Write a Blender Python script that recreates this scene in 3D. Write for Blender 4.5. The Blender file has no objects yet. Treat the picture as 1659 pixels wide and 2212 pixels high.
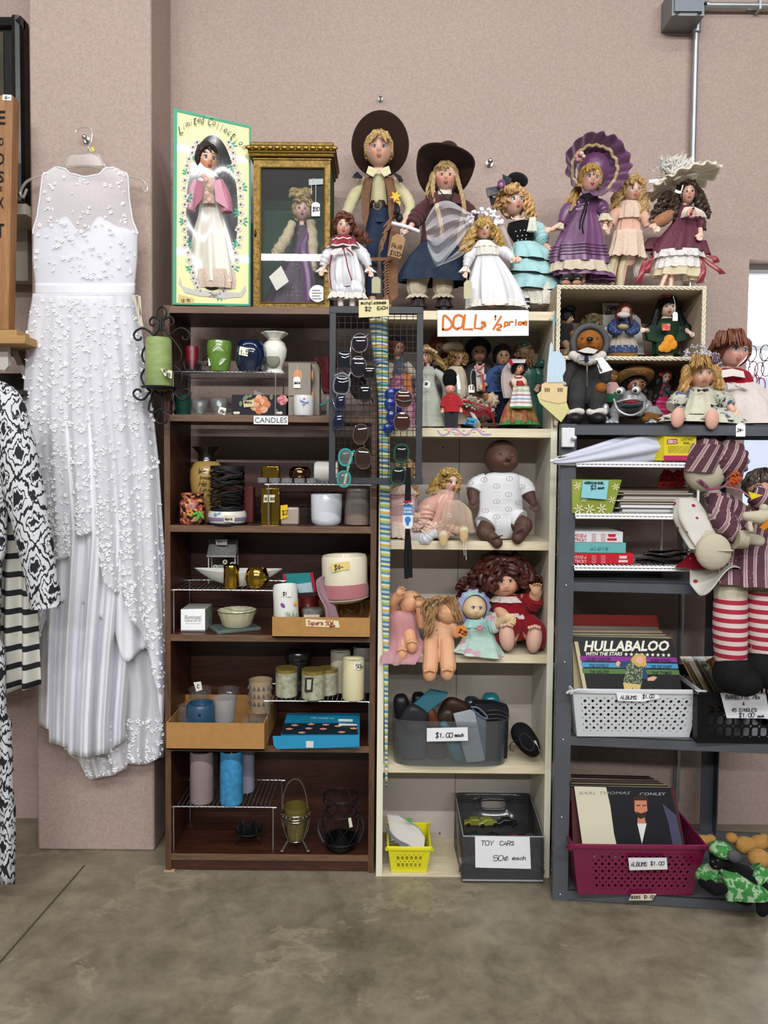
import bpy,math,random
import numpy as np
from mathutils import Vector as V,Matrix,Quaternion
from math import sin,cos,pi,radians,sqrt,atan2,exp,floor
random.seed(7)
MR=Matrix.Rotation
SC=bpy.context.scene
# -- camera, world, lights, exposure
W_,H_=1659,2212
FPX=1661.0
CAMH,PITCH,ROLL,SHIFT=1.38,radians(2.47),radians(0.5),-39.0
_F=V((0,cos(PITCH),-sin(PITCH)));_U=V((0,sin(PITCH),cos(PITCH)));_R=V((1,0,0))
cam_d=bpy.data.cameras.new('camera');cam=bpy.data.objects.new('camera',cam_d)
SC.collection.objects.link(cam);SC.camera=cam
cam_d.sensor_fit='VERTICAL';cam_d.sensor_height=36.0
cam_d.lens=36.0*FPX/H_;cam_d.shift_y=SHIFT/H_;cam_d.clip_start=0.05
_sr=_R*cos(ROLL)+_U*sin(ROLL);_su=_U*cos(ROLL)-_R*sin(ROLL)
cam.matrix_world=Matrix(((_sr.x,_su.x,-_F.x,0),(_sr.y,_su.y,-_F.y,0),(_sr.z,_su.z,-_F.z,CAMH),(0,0,0,1)))
wd=bpy.data.worlds.new('world');SC.world=wd;wd.use_nodes=True
wd.node_tree.nodes['Background'].inputs[0].default_value=(1.0,0.98,0.95,1)
wd.node_tree.nodes['Background'].inputs[1].default_value=0.17
def area(name,loc,rot,sx,sy,power,col=(1,1,1)):
 l=bpy.data.lights.new(name,'AREA');l.shape='RECTANGLE';l.size=sx;l.size_y=sy;l.energy=power;l.color=col
 o=bpy.data.objects.new(name,l);o.location=loc;o.rotation_euler=rot;SC.collection.objects.link(o);return o
area('ceiling_tube_light',(0.2,-0.9,3.7),(radians(28),0,0),4.8,0.05,158)
area('ceiling_tube_light',(-0.2,1.2,3.9),(0,0,0),4.8,0.08,42)
area('ceiling_tube_light',(0.4,-4.6,3.9),(radians(55),0,0),6.0,0.08,235)
SC.view_settings.view_transform='Standard';SC.view_settings.look='None'
SC.view_settings.gamma=1.0;SC.view_settings.use_curve_mapping=False;SC.view_settings.exposure=0.0
def P(px,py,Y):
 dx,dy=px-W_/2,py-(H_/2+SHIFT)
 xr=dx*cos(ROLL)+dy*sin(ROLL);yr=-dx*sin(ROLL)+dy*cos(ROLL)
 d=_F+_R*(xr/FPX)-_U*(yr/FPX)
 return V((0,0,CAMH))+d*(Y/d.y)
def S(Y):return Y/FPX
def GY(px,py): # distance at which a pixel meets the floor
 a=P(px,py,1.0);return CAMH/(CAMH-a.z)
# -- materials
def lin(h):
 if not isinstance(h,str):return h
 h=h.lstrip('#');c=[int(h[i:i+2],16)/255 for i in(0,2,4)]
 return tuple((x/12.92 if x<=.04045 else((x+.055)/1.055)**2.4)for x in c)+(1,)
_M={}
class NT:
 def __init__(s,name):
  s.m=bpy.data.materials.new(name);s.m.use_nodes=True;s.t=s.m.node_tree;s.b=s.t.nodes['Principled BSDF']
 def n(s,typ,**kw):
  x=s.t.nodes.new(typ)
  for k,v in kw.items():
   if k in x.inputs:x.inputs[k].default_value=v
   else:setattr(x,k,v)
  return x
 def l(s,a,b):s.t.links.new(a,b)
 def co(s,kind='Object',scale=(1,1,1),rot=(0,0,0)):
  c=s.n('ShaderNodeTexCoord');mp=s.n('ShaderNodeMapping');mp.inputs['Scale'].default_value=scale;mp.inputs['Rotation'].default_value=rot
  s.l(c.outputs[kind],mp.inputs[0]);return mp.outputs[0]
 def ramp(s,src,stops,interp='LINEAR'):
  r=s.n('ShaderNodeValToRGB');r.color_ramp.interpolation=interp;e=r.color_ramp.elements
  while len(e)<len(stops):e.new(0.5)
  for i,(p,c)in enumerate(stops):e[i].position=p;e[i].color=lin(c)
  s.l(src,r.inputs[0]);return r.outputs[0]
 def mix(s,f,a,b):
  x=s.n('ShaderNodeMix',data_type='RGBA')
  if isinstance(f,float):x.inputs[0].default_value=f
  else:s.l(f,x.inputs[0])
  for i,v in((6,a),(7,b)):
   if isinstance(v,(str,tuple)):x.inputs[i].default_value=lin(v)
   else:s.l(v,x.inputs[i])
  return x.outputs[2]
 def bump(s,src,strength=.3,dist=.002):
  b=s.n('ShaderNodeBump');b.inputs['Strength'].default_value=strength;b.inputs['Distance'].default_value=dist
  s.l(src,b.inputs['Height']);s.l(b.outputs[0],s.b.inputs['Normal'])
def mat(col,rough=.6,metal=0.,var=0.,vscale=30,bump=0.,bscale=200,sheen=0.,coat=0.,trans=0.,ior=1.45,emit=0.,alpha=1.,streak=None,spec=None):
 key=(str(col),rough,metal,var,vscale,bump,bscale,sheen,coat,trans,ior,emit,alpha,str(streak),spec)
 if key in _M:return _M[key]
 t=NT('material');b=t.b;b.inputs['Roughness'].default_value=rough;b.inputs['Metallic'].default_value=metal
 c=lin(col);b.inputs['Base Color'].default_value=c
 sc=streak or(1,1,1)
 if var:
  nz=t.n('ShaderNodeTexNoise');nz.inputs['Scale'].default_value=vscale;nz.inputs['Detail'].default_value=5;t.l(t.co(scale=sc),nz.inputs['Vector'])
  lo=tuple(x*(1-var)for x in c[:3])+(1,);hi=tuple(min(1,x*(1+var))for x in c[:3])+(1,)
  t.l(t.ramp(nz.outputs[0],[(.3,lo),(.7,hi)]),b.inputs['Base Color'])
 if bump:
  nz=t.n('ShaderNodeTexNoise');nz.inputs['Scale'].default_value=bscale;nz.inputs['Detail'].default_value=3;t.l(t.co(scale=sc),nz.inputs['Vector'])
  t.bump(nz.outputs[0],bump)
 if sheen:b.inputs['Sheen Weight'].default_value=sheen
 if coat:b.inputs['Coat Weight'].default_value=coat
 if spec is None and rough>=.4 and not metal:spec=.2
 if spec is not None:b.inputs['Specular IOR Level'].default_value=spec
 if trans:b.inputs['Transmission Weight'].default_value=trans;b.inputs['IOR'].default_value=ior
 if emit:b.inputs['Emission Color'].default_value=c;b.inputs['Emission Strength'].default_value=emit
 if alpha<1:b.inputs['Alpha'].default_value=alpha
 _M[key]=t.m;return t.m
def glass(tint='#ffffff',a=.18,rough=.05): # thin clear pane or film: glossy coat over mostly clear body
 k=('glass',tint,a,rough)
 if k in _M:return _M[k]
 t=NT('clear');out=t.t.nodes['Material Output'];tr=t.n('ShaderNodeBsdfTransparent');m1=t.n('ShaderNodeMixShader');m2=t.n('ShaderNodeMixShader')
 t.b.inputs['Base Color'].default_value=lin(tint);t.b.inputs['Roughness'].default_value=max(rough,.2)
 tr.inputs[0].default_value=tuple(.55+.45*x for x in lin(tint)[:3])+(1,)
 gl=t.n('ShaderNodeBsdfGlossy');gl.inputs['Roughness'].default_value=rough;lw=t.n('ShaderNodeLayerWeight',Blend=.5);pw=t.n('ShaderNodeMath',operation='POWER');t.l(lw.outputs['Facing'],pw.inputs[0]);pw.inputs[1].default_value=3.5;fr=t.n('ShaderNodeMath',operation='MULTIPLY_ADD');t.l(pw.outputs[0],fr.inputs[0]);fr.inputs[1].default_value=.6;fr.inputs[2].default_value=.04
 m1.inputs[0].default_value=a;t.l(tr.outputs[0],m1.inputs[1]);t.l(t.b.outputs[0],m1.inputs[2])
 t.l(fr.outputs[0],m2.inputs[0]);t.l(m1.outputs[0],m2.inputs[1]);t.l(gl.outputs[0],m2.inputs[2]);t.l(m2.outputs[0],out.inputs[0])
 _M[k]=t.m;return t.m
def tulle(col,a=.3,scale=0): # sheer cloth
 k=('tulle',col,a)
 if k in _M:return _M[k]
 t=NT('sheer');out=t.t.nodes['Material Output'];tr=t.n('ShaderNodeBsdfTransparent');mx=t.n('ShaderNodeMixShader');mx.inputs[0].default_value=a
 t.b.inputs['Base Color'].default_value=lin(col);t.b.inputs['Roughness'].default_value=.9
 lw=t.n('ShaderNodeLayerWeight',Blend=.35);m=t.n('ShaderNodeMath',operation='MULTIPLY_ADD');t.l(lw.outputs['Facing'],m.inputs[0]);m.inputs[1].default_value=.45;m.inputs[2].default_value=a;m.use_clamp=True
 t.l(m.outputs[0],mx.inputs[0]);t.l(tr.outputs[0],mx.inputs[1]);t.l(t.b.outputs[0],mx.inputs[2]);t.l(mx.outputs[0],out.inputs[0]);_M[k]=t.m;return t.m
def pattern(kind,cols,scale=40,rough=.8,rot=(0,0,0),thr=.5,bump=0.):
 key=(kind,str(cols),str(scale),rough,rot,thr)
 if key in _M:return _M[key]
 t=NT(kind);t.b.inputs['Roughness'].default_value=rough
 sc=scale if isinstance(scale,tuple)else(scale,)*3
 co=t.co(scale=sc,rot=rot)
 if kind=='stripe': # bands along local z
  sp=t.n('ShaderNodeSeparateXYZ');t.l(co,sp.inputs[0]);f=t.n('ShaderNodeMath',operation='FRACT');t.l(sp.outputs[2],f.inputs[0])
  n=len(cols);st=[(c[0],c[1])for c in cols]if isinstance(cols[0],tuple)else[(i/n,c)for i,c in enumerate(cols)]
  src=t.ramp(f.outputs[0],st,'CONSTANT')
 elif kind=='dots':
  v=t.n('ShaderNodeTexVoronoi');v.inputs['Scale'].default_value=1;v.inputs['Randomness'].default_value=.35;t.l(co,v.inputs[0])
  src=t.ramp(v.outputs['Distance'],[(0,cols[1]),(thr,cols[0])],'CONSTANT')
 elif kind=='spots':
  v=t.n('ShaderNodeTexVoronoi');v.inputs['Scale'].default_value=1;t.l(co,v.inputs[0])
  sp=t.n('ShaderNodeSeparateColor');t.l(v.outputs['Color'],sp.inputs[0]);n=len(cols)
  src=t.ramp(sp.outputs[0],[(i/n,c)for i,c in enumerate(cols)],'CONSTANT')
 elif kind=='blotch':
  v=t.n('ShaderNodeTexNoise');v.inputs['Scale'].default_value=1;v.inputs['Detail'].default_value=4;v.inputs['Distortion'].default_value=.6;t.l(co,v.inputs[0])
  n=len(cols);src=t.ramp(v.outputs[0],[(.5+(i-(n)/2)*thr*.3,c)for i,c in enumerate(cols)],'CONSTANT')
 elif kind=='scroll':
  v=t.n('ShaderNodeTexWave',wave_type='BANDS');v.inputs['Scale'].default_value=1;v.inputs['Distortion'].default_value=9;v.inputs['Detail'].default_value=1;t.l(co,v.inputs[0])
  src=t.ramp(v.outputs[0],[(0,cols[1]),(thr,cols[0])],'LINEAR')
 t.l(src,t.b.inputs['Base Color']);_M[key]=t.m;return t.m
def wood(c1,c2,scale=8,rough=.5,axis=0,var=1.):
 key=('wood',c1,c2,scale,rough,axis)
 if key in _M:return _M[key]
 t=NT('wood');s=[14,14,14];s[axis]=1.2;co=t.co('Object',tuple(s))
 nz=t.n('ShaderNodeTexNoise');nz.inputs['Scale'].default_value=scale*.35;nz.inputs['Detail'].default_value=6;nz.inputs['Distortion'].default_value=1.2;t.l(co,nz.inputs['Vector'])
 w=t.n('ShaderNodeTexNoise');w.inputs['Scale'].default_value=scale*1.6;w.inputs['Detail'].default_value=4;t.l(co,w.inputs['Vector'])
 a=t.ramp(nz.outputs[0],[(.3,c1),(.7,c2)]);b=t.ramp(w.outputs[0],[(.35,c1),(.65,c2)])
 t.l(t.mix(.45,a,b),t.b.inputs['Base Color']);t.b.inputs['Roughness'].default_value=rough
 _M[key]=t.m;return t.m
# -- geometry collector
class G:
 def __init__(s):s.v=[];s.f=[];s.k=[];s.mi=0
 def add(s,vs,fs):
  o=len(s.v);s.v+=[V(v)for v in vs];s.f+=[tuple(i+o for i in f)for f in fs];s.k+=[s.mi]*len(fs);return s
 def box(s,c,size,rot=None,bev=0):
  hx,hy,hz=[a/2 for a in size];c=V(c);vs=[]
  for z in(-hz,hz):
   for y in(-hy,hy):
    for x in(-hx,hx):
     p=V((x,y,z));vs.append(c+(rot@p if rot else p))
  return s.add(vs,[(0,2,3,1),(4,5,7,6),(0,1,5,4),(2,6,7,3),(0,4,6,2),(1,3,7,5)])
 def bb(s,a,b):a,b=V(a),V(b);return s.box((a+b)/2,[abs(x)for x in(b-a)])
 def grid(s,fn,nu,nv,cu=False,cap=False):
  vs=[fn(u/(nu if cu else nu-1),v/(nv-1))for v in range(nv)for u in range(nu)];fs=[]
  for v in range(nv-1):
   for u in range(nu if cu else nu-1):
    a=v*nu+u;b=v*nu+(u+1)%nu;fs.append((a,b,b+nu,a+nu))
  if cap:fs+=[tuple(range(nu))[::-1],tuple(range((nv-1)*nu,nv*nu))]
  return s.add(vs,fs)
 def lathe(s,c,prof,n=28,rot=None,sy=1.,wob=None):
  c=V(c);m=len(prof)
  def fn(u,v):
   r,z=prof[min(m-1,int(round(v*(m-1))))];a=2*pi*u
   if wob:r*=wob(a,z)
   p=V((r*cos(a),r*sin(a)*sy,z));return c+(rot@p if rot else p)
  return s.grid(fn,n,m,True,True)
 def ell(s,c,r,nu=16,nv=10,rot=None,fn=None):
  c=V(c);r=(r,)*3 if isinstance(r,(int,float))else r
  def f(u,v):
   a,b=2*pi*u,pi*(v*.996+.002)-pi/2;d=V((cos(a)*cos(b),sin(a)*cos(b),sin(b)))
   p=V((d.x*r[0],d.y*r[1],d.z*r[2]))
   if fn:p=fn(d,p)
   return c+(rot@p if rot else p)
  return s.grid(f,nu,nv,True,True)
 def tube(s,pts,r,n=8,closed=False,flat=1.):
  pts=[V(p)for p in pts];m=len(pts)
  if m<2:return s
  rr=r if isinstance(r,(list,tuple))else[r]*m;vs=[];t0=None;nrm=None
  for i,p in enumerate(pts):
   a=pts[(i-1)%m]if(closed or i>0)else p;b=pts[(i+1)%m]if(closed or i<m-1)else p
   t=(b-a);t=t.normalized()if t.length>1e-9 else V((0,0,1))
   if nrm is None:nrm=t.orthogonal().normalized()if abs(t.y)>.9 else(V((0,1,0))-t*t.y).normalized()
   else:nrm=(nrm-t*nrm.dot(t));nrm=nrm.normalized()if nrm.length>1e-6 else t.orthogonal().normalized()
   bn=t.cross(nrm)
   for k in range(n):
    an=2*pi*k/n;vs.append(p+(nrm*cos(an)*flat+bn*sin(an))*rr[i])
  fs=[]
  for i in range(m if closed else m-1):
   j=(i+1)%m
   for k in range(n):fs.append((i*n+k,i*n+(k+1)%n,j*n+(k+1)%n,j*n+k))
  if not closed:fs+=[tuple(range(n))[::-1],tuple(range((m-1)*n,m*n))]
  return s.add(vs,fs)
 def poly(s,pts,d): # flat outline given real thickness d (vector)
  pts=[V(p)for p in pts];n=len(pts);d=V(d)
  return s.add(pts+[p+d for p in pts],[tuple(range(n))[::-1],tuple(range(n,2*n))]+[(i,(i+1)%n,n+(i+1)%n,n+i)for i in range(n)])
 def strip(s,pts,w,d=None): # flat pen stroke in the x-z plane
  s.si=getattr(s,'si',0)+1;d=V((0,-.0005-.00002*(s.si%60),0));pts=[V(p)for p in pts];L,R=[],[];n=len(pts)
  for i,p in enumerate(pts):
   a,b=pts[max(0,i-1)],pts[min(n-1,i+1)];t=b-a;t.y=0
   t=t.normalized()if t.length>1e-7 else V((1,0,0));nn=V((-t.z,0,t.x))*w/2;e=t*w*(-.35 if i==0 else .35 if i==n-1 else 0)
   L.append(p+nn+d+e);R.append(p-nn+d+e)
  return s.add(L+R,[(i,i+1,n+i+1,n+i)for i in range(n-1)])
def thing(name,label,cat,loc,group=None):
 o=bpy.data.objects.new(name,None);SC.collection.objects.link(o);o.location=loc;o.empty_display_size=.02
 o['label']=label;o['category']=cat
 if group:o['group']=group
 return o
def obj(name,g,m,parent=None,label=None,cat=None,group=None,kind=None,sharp=38,mods=None):
 ms=m if isinstance(m,list)else[m];v=np.array([tuple(x)for x in g.v],dtype=float)
 if parent is not None:
  off=V((0,0,0));q=parent
  while q is not None:off+=V(q.location);q=q.parent
 elif kind=='structure':off=V((0,0,0))
 else:off=V(((v[:,0].min()+v[:,0].max())/2,(v[:,1].min()+v[:,1].max())/2,v[:,2].min()))
 v=v-np.array(tuple(off));me=bpy.data.meshes.new(name)
 me.from_pydata([tuple(x)for x in v],[],g.f)
 for x in ms:me.materials.append(x)
 me.polygons.foreach_set('material_index',g.k);me.validate();me.update()
 me.polygons.foreach_set('use_smooth',[True]*len(me.polygons));me.set_sharp_from_angle(angle=radians(sharp))
 o=bpy.data.objects.new(name,me);SC.collection.objects.link(o)
 if parent is not None:o.parent=parent
 else:o.location=off
 for k,val in(('label',label),('category',cat),('group',group),('kind',kind)):
  if val:o[k]=val
 return o
def bevel(o,w=.002,seg=2):
 b=o.modifiers.new('bevel','BEVEL');b.width=w;b.segments=seg;b.limit_method='ANGLE';return o
def solid(o,t=.001):m=o.modifiers.new('solidify','SOLIDIFY');m.thickness=t;m.offset=0;return o
def pbox(g,x0,x1,y0,y1,Yf,Yb): # box whose front face fills a photo rectangle at depth Yf
 ym,xm=(y0+y1)/2,(x0+x1)/2
 return g.bb((P(x0,ym,Yf).x,Yf,P(xm,y1,Yf).z),(P(x1,ym,Yf).x,Yb,P(xm,y0,Yf).z))
def cr(pts,n=6,closed=False): # Catmull-Rom
 pts=[V(p)for p in pts];m=len(pts);out=[]
 for i in range(m if closed else m-1):
  a,b,c,d=(pts[(i-1)%m]if(closed or i>0)else pts[i]),pts[i],pts[(i+1)%m],(pts[(i+2)%m]if(closed or i<m-2)else pts[i+1])
  for k in range(n):
   t=k/n;out.append(.5*((2*b)+(c-a)*t+(2*a-5*b+4*c-d)*t*t+(3*b-3*c+d-a)*t**3))
 if not closed:out.append(pts[-1])
 return out
def pp(pts,Y,n=6,smooth=True): # pixel polyline -> world; a point may carry its own depth offset
 w=[P(p[0],p[1],Y+(p[2]if len(p)>2 else 0))for p in pts]
 return cr(w,n)if smooth and len(w)>2 else w
# single-stroke hand lettering on a 4 x 6 grid (y up); lower case below
_SF={'A':'00 26 40|12 32','B':'00 06 35 33 03|33 41 30 00','C':'45 26 05 01 20 41','D':'00 06 25 43 41 20 00','E':'40 00 06 46|03 33','F':'00 06 46|03 33',
'G':'45 26 05 01 20 41 43 23','H':'00 06|40 46|03 43','I':'20 26','J':'46 41 20 01','K':'00 06|46 03 40','L':'06 00 40','M':'00 06 23 46 40','N':'00 06 40 46',
'O':'20 01 05 26 45 41 20','P':'00 06 36 45 43 03','R':'00 06 36 44 33 03|23 40','S':'45 26 05 14 32 41 20 01','T':'06 46|26 20','U':'06 01 20 41 46','V':'06 20 46',
'W':'06 10 24 30 46','X':'00 46|06 40','Y':'06 23 46|23 20','Z':'06 46 00 40','0':'20 01 05 26 45 41 20','1':'14 26 20','2':'05 26 45 44 00 40','3':'06 46 23 42 30 01',
'4':'30 36 02 42','5':'46 06 03 34 42 30 00','7':'06 46 10','8':'23 05 26 45 23 01 20 41 23','9':'44 24 05 26 45 40','$':'45 26 05 41 20 01|27 2/','.':'10 11','-':'03 43',
'c/':'44 24 03 11 31 42|36 10','a':'33 13 01 20 32|34 31 40','b':'06 00 20 42 33 03','c':'43 13 01 20 41','d':'33 13 01 20 31|36 30','e':'02 42 34 13 01 20 40','g':'33 13 01 20 31|34 3/ 1/',
'h':'06 00|03 24 33 30','i':'20 24|26 26','l':'16 10 30','n':'00 04|03 24 33 30','p':'0/ 04|03 24 42 20 01','r':'00 04|03 24 44','s':'43 14 03 41 20 00','u':'04 01 20 31|34 30',
'o':'20 01 03 24 43 41 20','t':'16 11 20 30|04 34','k':'06 00|34 02 30','m':'00 04|03 14 20|24 34 40','/':'00 46','v':'04 20 44','y':'04 20|44 0/',"'":'26 24','&':'40 15 26 34 01 20 42','!':'26 22|20 20',',':'11 0/'}
def hand(g,txt,x0,y0,h,Y,w=.6,pen=2.,sp=1.25,slant=.1,rot=0.,jit=.04): # pixel start (baseline), height px
 R_=random.Random(len(txt)*7+int(x0));x=0
 for ch in txt:
  if ch==' ':x+=h*w*.9;continue
  ch2='c/' if ch=='\u00a2' else ch
  d=_SF.get(ch2)or _SF.get(ch2.upper())
  if d:
   for st in d.split('|'):
    pts=[]
    for q in st.split():
     gx=int(q[0])/4*w*h;gy=(-1.5 if q[1]=='/' else int(q[1]))/6*h
     gx+=gy*slant+R_.uniform(-jit,jit)*h;gy+=R_.uniform(-jit,jit)*h
     X,Z=x+gx,gy;pts.append(P(x0+X*cos(rot)+Z*sin(rot),y0-Z*cos(rot)+X*sin(rot),Y))
    if len(pts)>3:pts=cr(pts,3)
    g.strip(pts,pen*S(Y))
  x+=h*w*sp
 return g
FONT=None
def ptext(g,txt,cx,cy,wpx,hpx,Y,bold=0.,rot=0.,shear=0.): # printed lettering fitted to a pixel box
 cu=bpy.data.curves.new('t','FONT');cu.body=txt;cu.offset=bold;cu.resolution_u=2;cu.shear=shear;cu.extrude=0
 o=bpy.data.objects.new('t',cu);SC.collection.objects.link(o);dg=bpy.context.evaluated_depsgraph_get();dg.update()
 me=bpy.data.meshes.new_from_object(o.evaluated_get(dg));n=len(me.vertices)
 if n:
  co=np.zeros(n*3);me.vertices.foreach_get('co',co);co=co.reshape(-1,3)
  lo,hi=co.min(0),co.max(0);c=(lo+hi)/2;sx,sy=wpx/max(1e-6,hi[0]-lo[0]),hpx/max(1e-6,hi[1]-lo[1])
  vs=[]
  for p in co:
   a,b=(p[0]-c[0])*sx,(p[1]-c[1])*sy
   vs.append(P(cx+a*cos(rot)+b*sin(rot),cy-b*cos(rot)+a*sin(rot),Y))
  g.add(vs,[tuple(f.vertices)for f in me.polygons])
 bpy.data.objects.remove(o);bpy.data.curves.remove(cu);bpy.data.meshes.remove(me);return g
def rect(g,x0,x1,y0,y1,Y,t=.0012): # thin card facing the room
 return g.poly([P(x0,y1,Y),P(x1,y1,Y),P(x1,y0,Y),P(x0,y0,Y)],(0,t,0))
def quad(g,pts,Y,t=.0012):
 return g.poly([P(p[0],p[1],Y+(p[2]if len(p)>2 else 0))for p in pts],(0,t,0))
INK=lambda:mat('#17171a',.6)
PAPER=lambda:mat('#eef0f0',.7,var=.03,vscale=20)
WALL=2.89
# -- setting
def wall_mat():
 t=NT('painted_stucco');t.b.inputs['Roughness'].default_value=.75
 co=t.co();n1=t.n('ShaderNodeTexNoise',Scale=1.6,Detail=4);t.l(co,n1.inputs['Vector'])
 n2=t.n('ShaderNodeTexNoise',Scale=130,Detail=3,Roughness=.6);t.l(co,n2.inputs['Vector'])
 n3=t.n('ShaderNodeTexNoise',Scale=60,Detail=2);t.l(co,n3.inputs['Vector'])
 a=t.ramp(n1.outputs[0],[(.3,'#a28e85'),(.7,'#aa958b')]);b=t.ramp(n2.outputs[0],[(.35,'#96827a'),(.65,'#b49f96')])
 t.l(t.mix(.45,a,b),t.b.inputs['Base Color'])
 ad=t.n('ShaderNodeMath',operation='ADD');t.l(n2.outputs[0],ad.inputs[0]);t.l(n3.outputs[0],ad.inputs[1])
 t.bump(ad.outputs[0],.4,.003);return t.m
WM=wall_mat()
def floor_mat():
 t=NT('worn_concrete');co=t.co()
 n1=t.n('ShaderNodeTexNoise',Scale=2.6,Detail=9,Roughness=.68,Distortion=.5);t.l(co,n1.inputs['Vector'])
 n2=t.n('ShaderNodeTexNoise',Scale=9,Detail=10,Roughness=.75,Distortion=.3);t.l(co,n2.inputs['Vector'])
 n3=t.n('ShaderNodeTexNoise',Scale=2.2,Detail=9,Roughness=.66,Distortion=.25);t.l(t.co(scale=(1,1.5,1)),n3.inputs['Vector'])
 a=t.ramp(n1.outputs[0],[(.32,'#5a5342'),(.5,'#746c5a'),(.68,'#8e8672')])
 b=t.ramp(n2.outputs[0],[(.36,'#554e3e'),(.64,'#988f7a')])
 c=t.mix(.42,a,b)
 m=t.ramp(n3.outputs[0],[(.575,'#000000'),(.59,'#a8a8a8'),(.63,'#505050'),(.8,'#303030')])
 t.l(t.mix(m,c,'#a59a80'),t.b.inputs['Base Color'])
 t.l(t.ramp(n2.outputs[0],[(.3,'#8c8c8c'),(.7,'#c0c0c0')]),t.b.inputs['Roughness'])
 t.bump(n2.outputs[0],.15,.004);return t.m
colx0,colx1=P(72,1000,2.65).x,-0.797
wx0=P(1612,800,WALL).x;wz1=P(1640,560,WALL).z;wz0=P(1640,1470,WALL).z;wx1=wx0+1.2
g=G()
g.bb((-3.2,WALL,0),(wx0,WALL+.2,4.2));g.bb((wx0,WALL,0),(wx1,WALL+.2,wz0));g.bb((wx0,WALL,wz1),(wx1,WALL+.2,4.2));g.bb((wx1,WALL,0),(3.0,WALL+.2,4.2))
obj('wall_back',g,WM,kind='structure')
g=G();g.bb((colx0,2.65,0),(colx1,WALL,4.2));o=obj('wall_column',g,WM,kind='structure');bevel(o,.008,3)
g=G();g.bb((-3.4,1.0,0),(-3.2,WALL+.2,4.2));obj('wall_left',g,WM,kind='structure')
g=G();g.bb((-3.4,-2.5,-.1),(3.2,WALL+.2,0));obj('floor',g,floor_mat(),kind='structure')
# saw-cut joint in the concrete
a,b=GY(150,1905),GY(5,2090);p0,p1=P(152,1905,a),P(8,2070,GY(8,2070));d=(p1-p0).normalized();n_=V((-d.y,d.x,0))*.003
g=G();p0=p0-d*.1;p1=p1+d*.3;g.add([p0+n_+V((0,0,.0015)),p0-n_+V((0,0,.0015)),p1-n_+V((0,0,.0015)),p1+n_+V((0,0,.0015))],[(0,1,2,3)])
obj('trim_1',g,mat('#4a4538',.9),kind='structure')
# window
g=G();t_=.035
g.bb((wx0,WALL+.08,wz0),(wx0+t_,WALL+.13,wz1));g.bb((wx1-t_,WALL+.08,wz0),(wx1,WALL+.13,wz1));g.bb((wx0,WALL+.08,wz0),(wx1,WALL+.13,wz0+t_))
g.bb((wx0,WALL+.08,wz1-t_),(wx1,WALL+.13,wz1));zm=P(1640,745,WALL).z;g.bb((wx0,WALL+.08,zm-.01),(wx1,WALL+.13,zm+.01))
w1=obj('window_1',g,mat('#cfd2d6',.4),kind='structure')
g=G();g.bb((wx0,WALL+.1,wz0),(wx1,WALL+.104,wz1));obj('glass',g,glass('#ffffff',.02),w1)
# self-glowing panel and post stand in for daylight outside; area lamp shines inward
g=G();g.bb((wx0-2.5,WALL+3,-.5),(wx1+4,WALL+3.1,6));obj('wall_daylight_glow',g,mat('#fbfcff',.9,emit=3.2),kind='structure')
g=G();g.bb((wx0+.75,WALL+2.2,-.5),(wx0+1.3,WALL+2.6,1.95));obj('wall_daylight_glow_post',g,mat('#b9c6dd',.9,emit=1.0),kind='structure')
area('window_daylight',((wx0+wx1)/2,WALL+.3,(wz0+wz1)/2),(radians(-90),0,0),1.1,1.3,16,(.93,.97,1))
# -- dark wooden bookcase
YW=2.52
dark=wood('#260f08','#4c2617',8,.42,0);darkv=wood('#260f08','#4c2617',8,.42,2);edge=wood('#4c3424','#755840',10,.5,0);edgev=wood('#42291b','#66472f',10,.5,2)
def unit_geo(x0,x1,ztop,zs,Yf,depth,tp,ts,rt,shelf_m,panel_m,kick=None,backs=None,back_m=None,edge_m=None,edgev_m=None):
 r=rt;yb=Yf+depth
 def part(n,a,b,m,em=None,lab=None):
  g=G();g.bb(a,b)
  if em:g.mi=1;g.bb((min(a[0],b[0]),Yf-.0012,min(a[2],b[2])),(max(a[0],b[0]),Yf,max(a[2],b[2])))
  o=obj(n,g,[m,em]if em else m,parent=r,label=lab);return o
 part('side_panel',(x0,Yf,0),(x0+tp,yb,ztop),panel_m,edgev_m);part('side_panel',(x1-tp,Yf,0),(x1,yb,ztop),panel_m,edgev_m)
 for z in zs:part('shelf',(x0+tp,Yf,z-ts),(x1-tp,yb,z),shelf_m,edge_m)
 if kick:part('kick_board',(x0+tp,Yf+.004,.006),(x1-tp,Yf+.02,kick),shelf_m)
 if backs:
  for(a,b)in backs:part('back_panel',(x0+.004,yb,a),(x1-.004,yb+.005,b),back_m or shelf_m)
zW=lambda py,px=585,Y=YW:P(px,py,Y).z
x0,x1=P(356,1300,YW).x,P(812,1300,YW).x
bc=thing('bookcase','dark brown wooden bookcase full of candles and vases against the pink wall','bookcase',((x0+x1)/2,YW+.13,0))
zsW=[zW(663),zW(897),zW(1136),zW(1372),zW(1610),zW(1845)]
unit_geo(x0,x1,zW(661),zsW,YW,.27,.019,.022,bc,dark,darkv,kick=zsW[-1]-.018,backs=[(.02,zW(1000))],back_m=dark,edge_m=edge,edgev_m=edgev)
g=G();g.bb((x0-.004,YW-.006,0),(x0+.03,YW+.05,.004));obj('foot_pad',g,mat('#b59a72',.8),bc)
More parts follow.
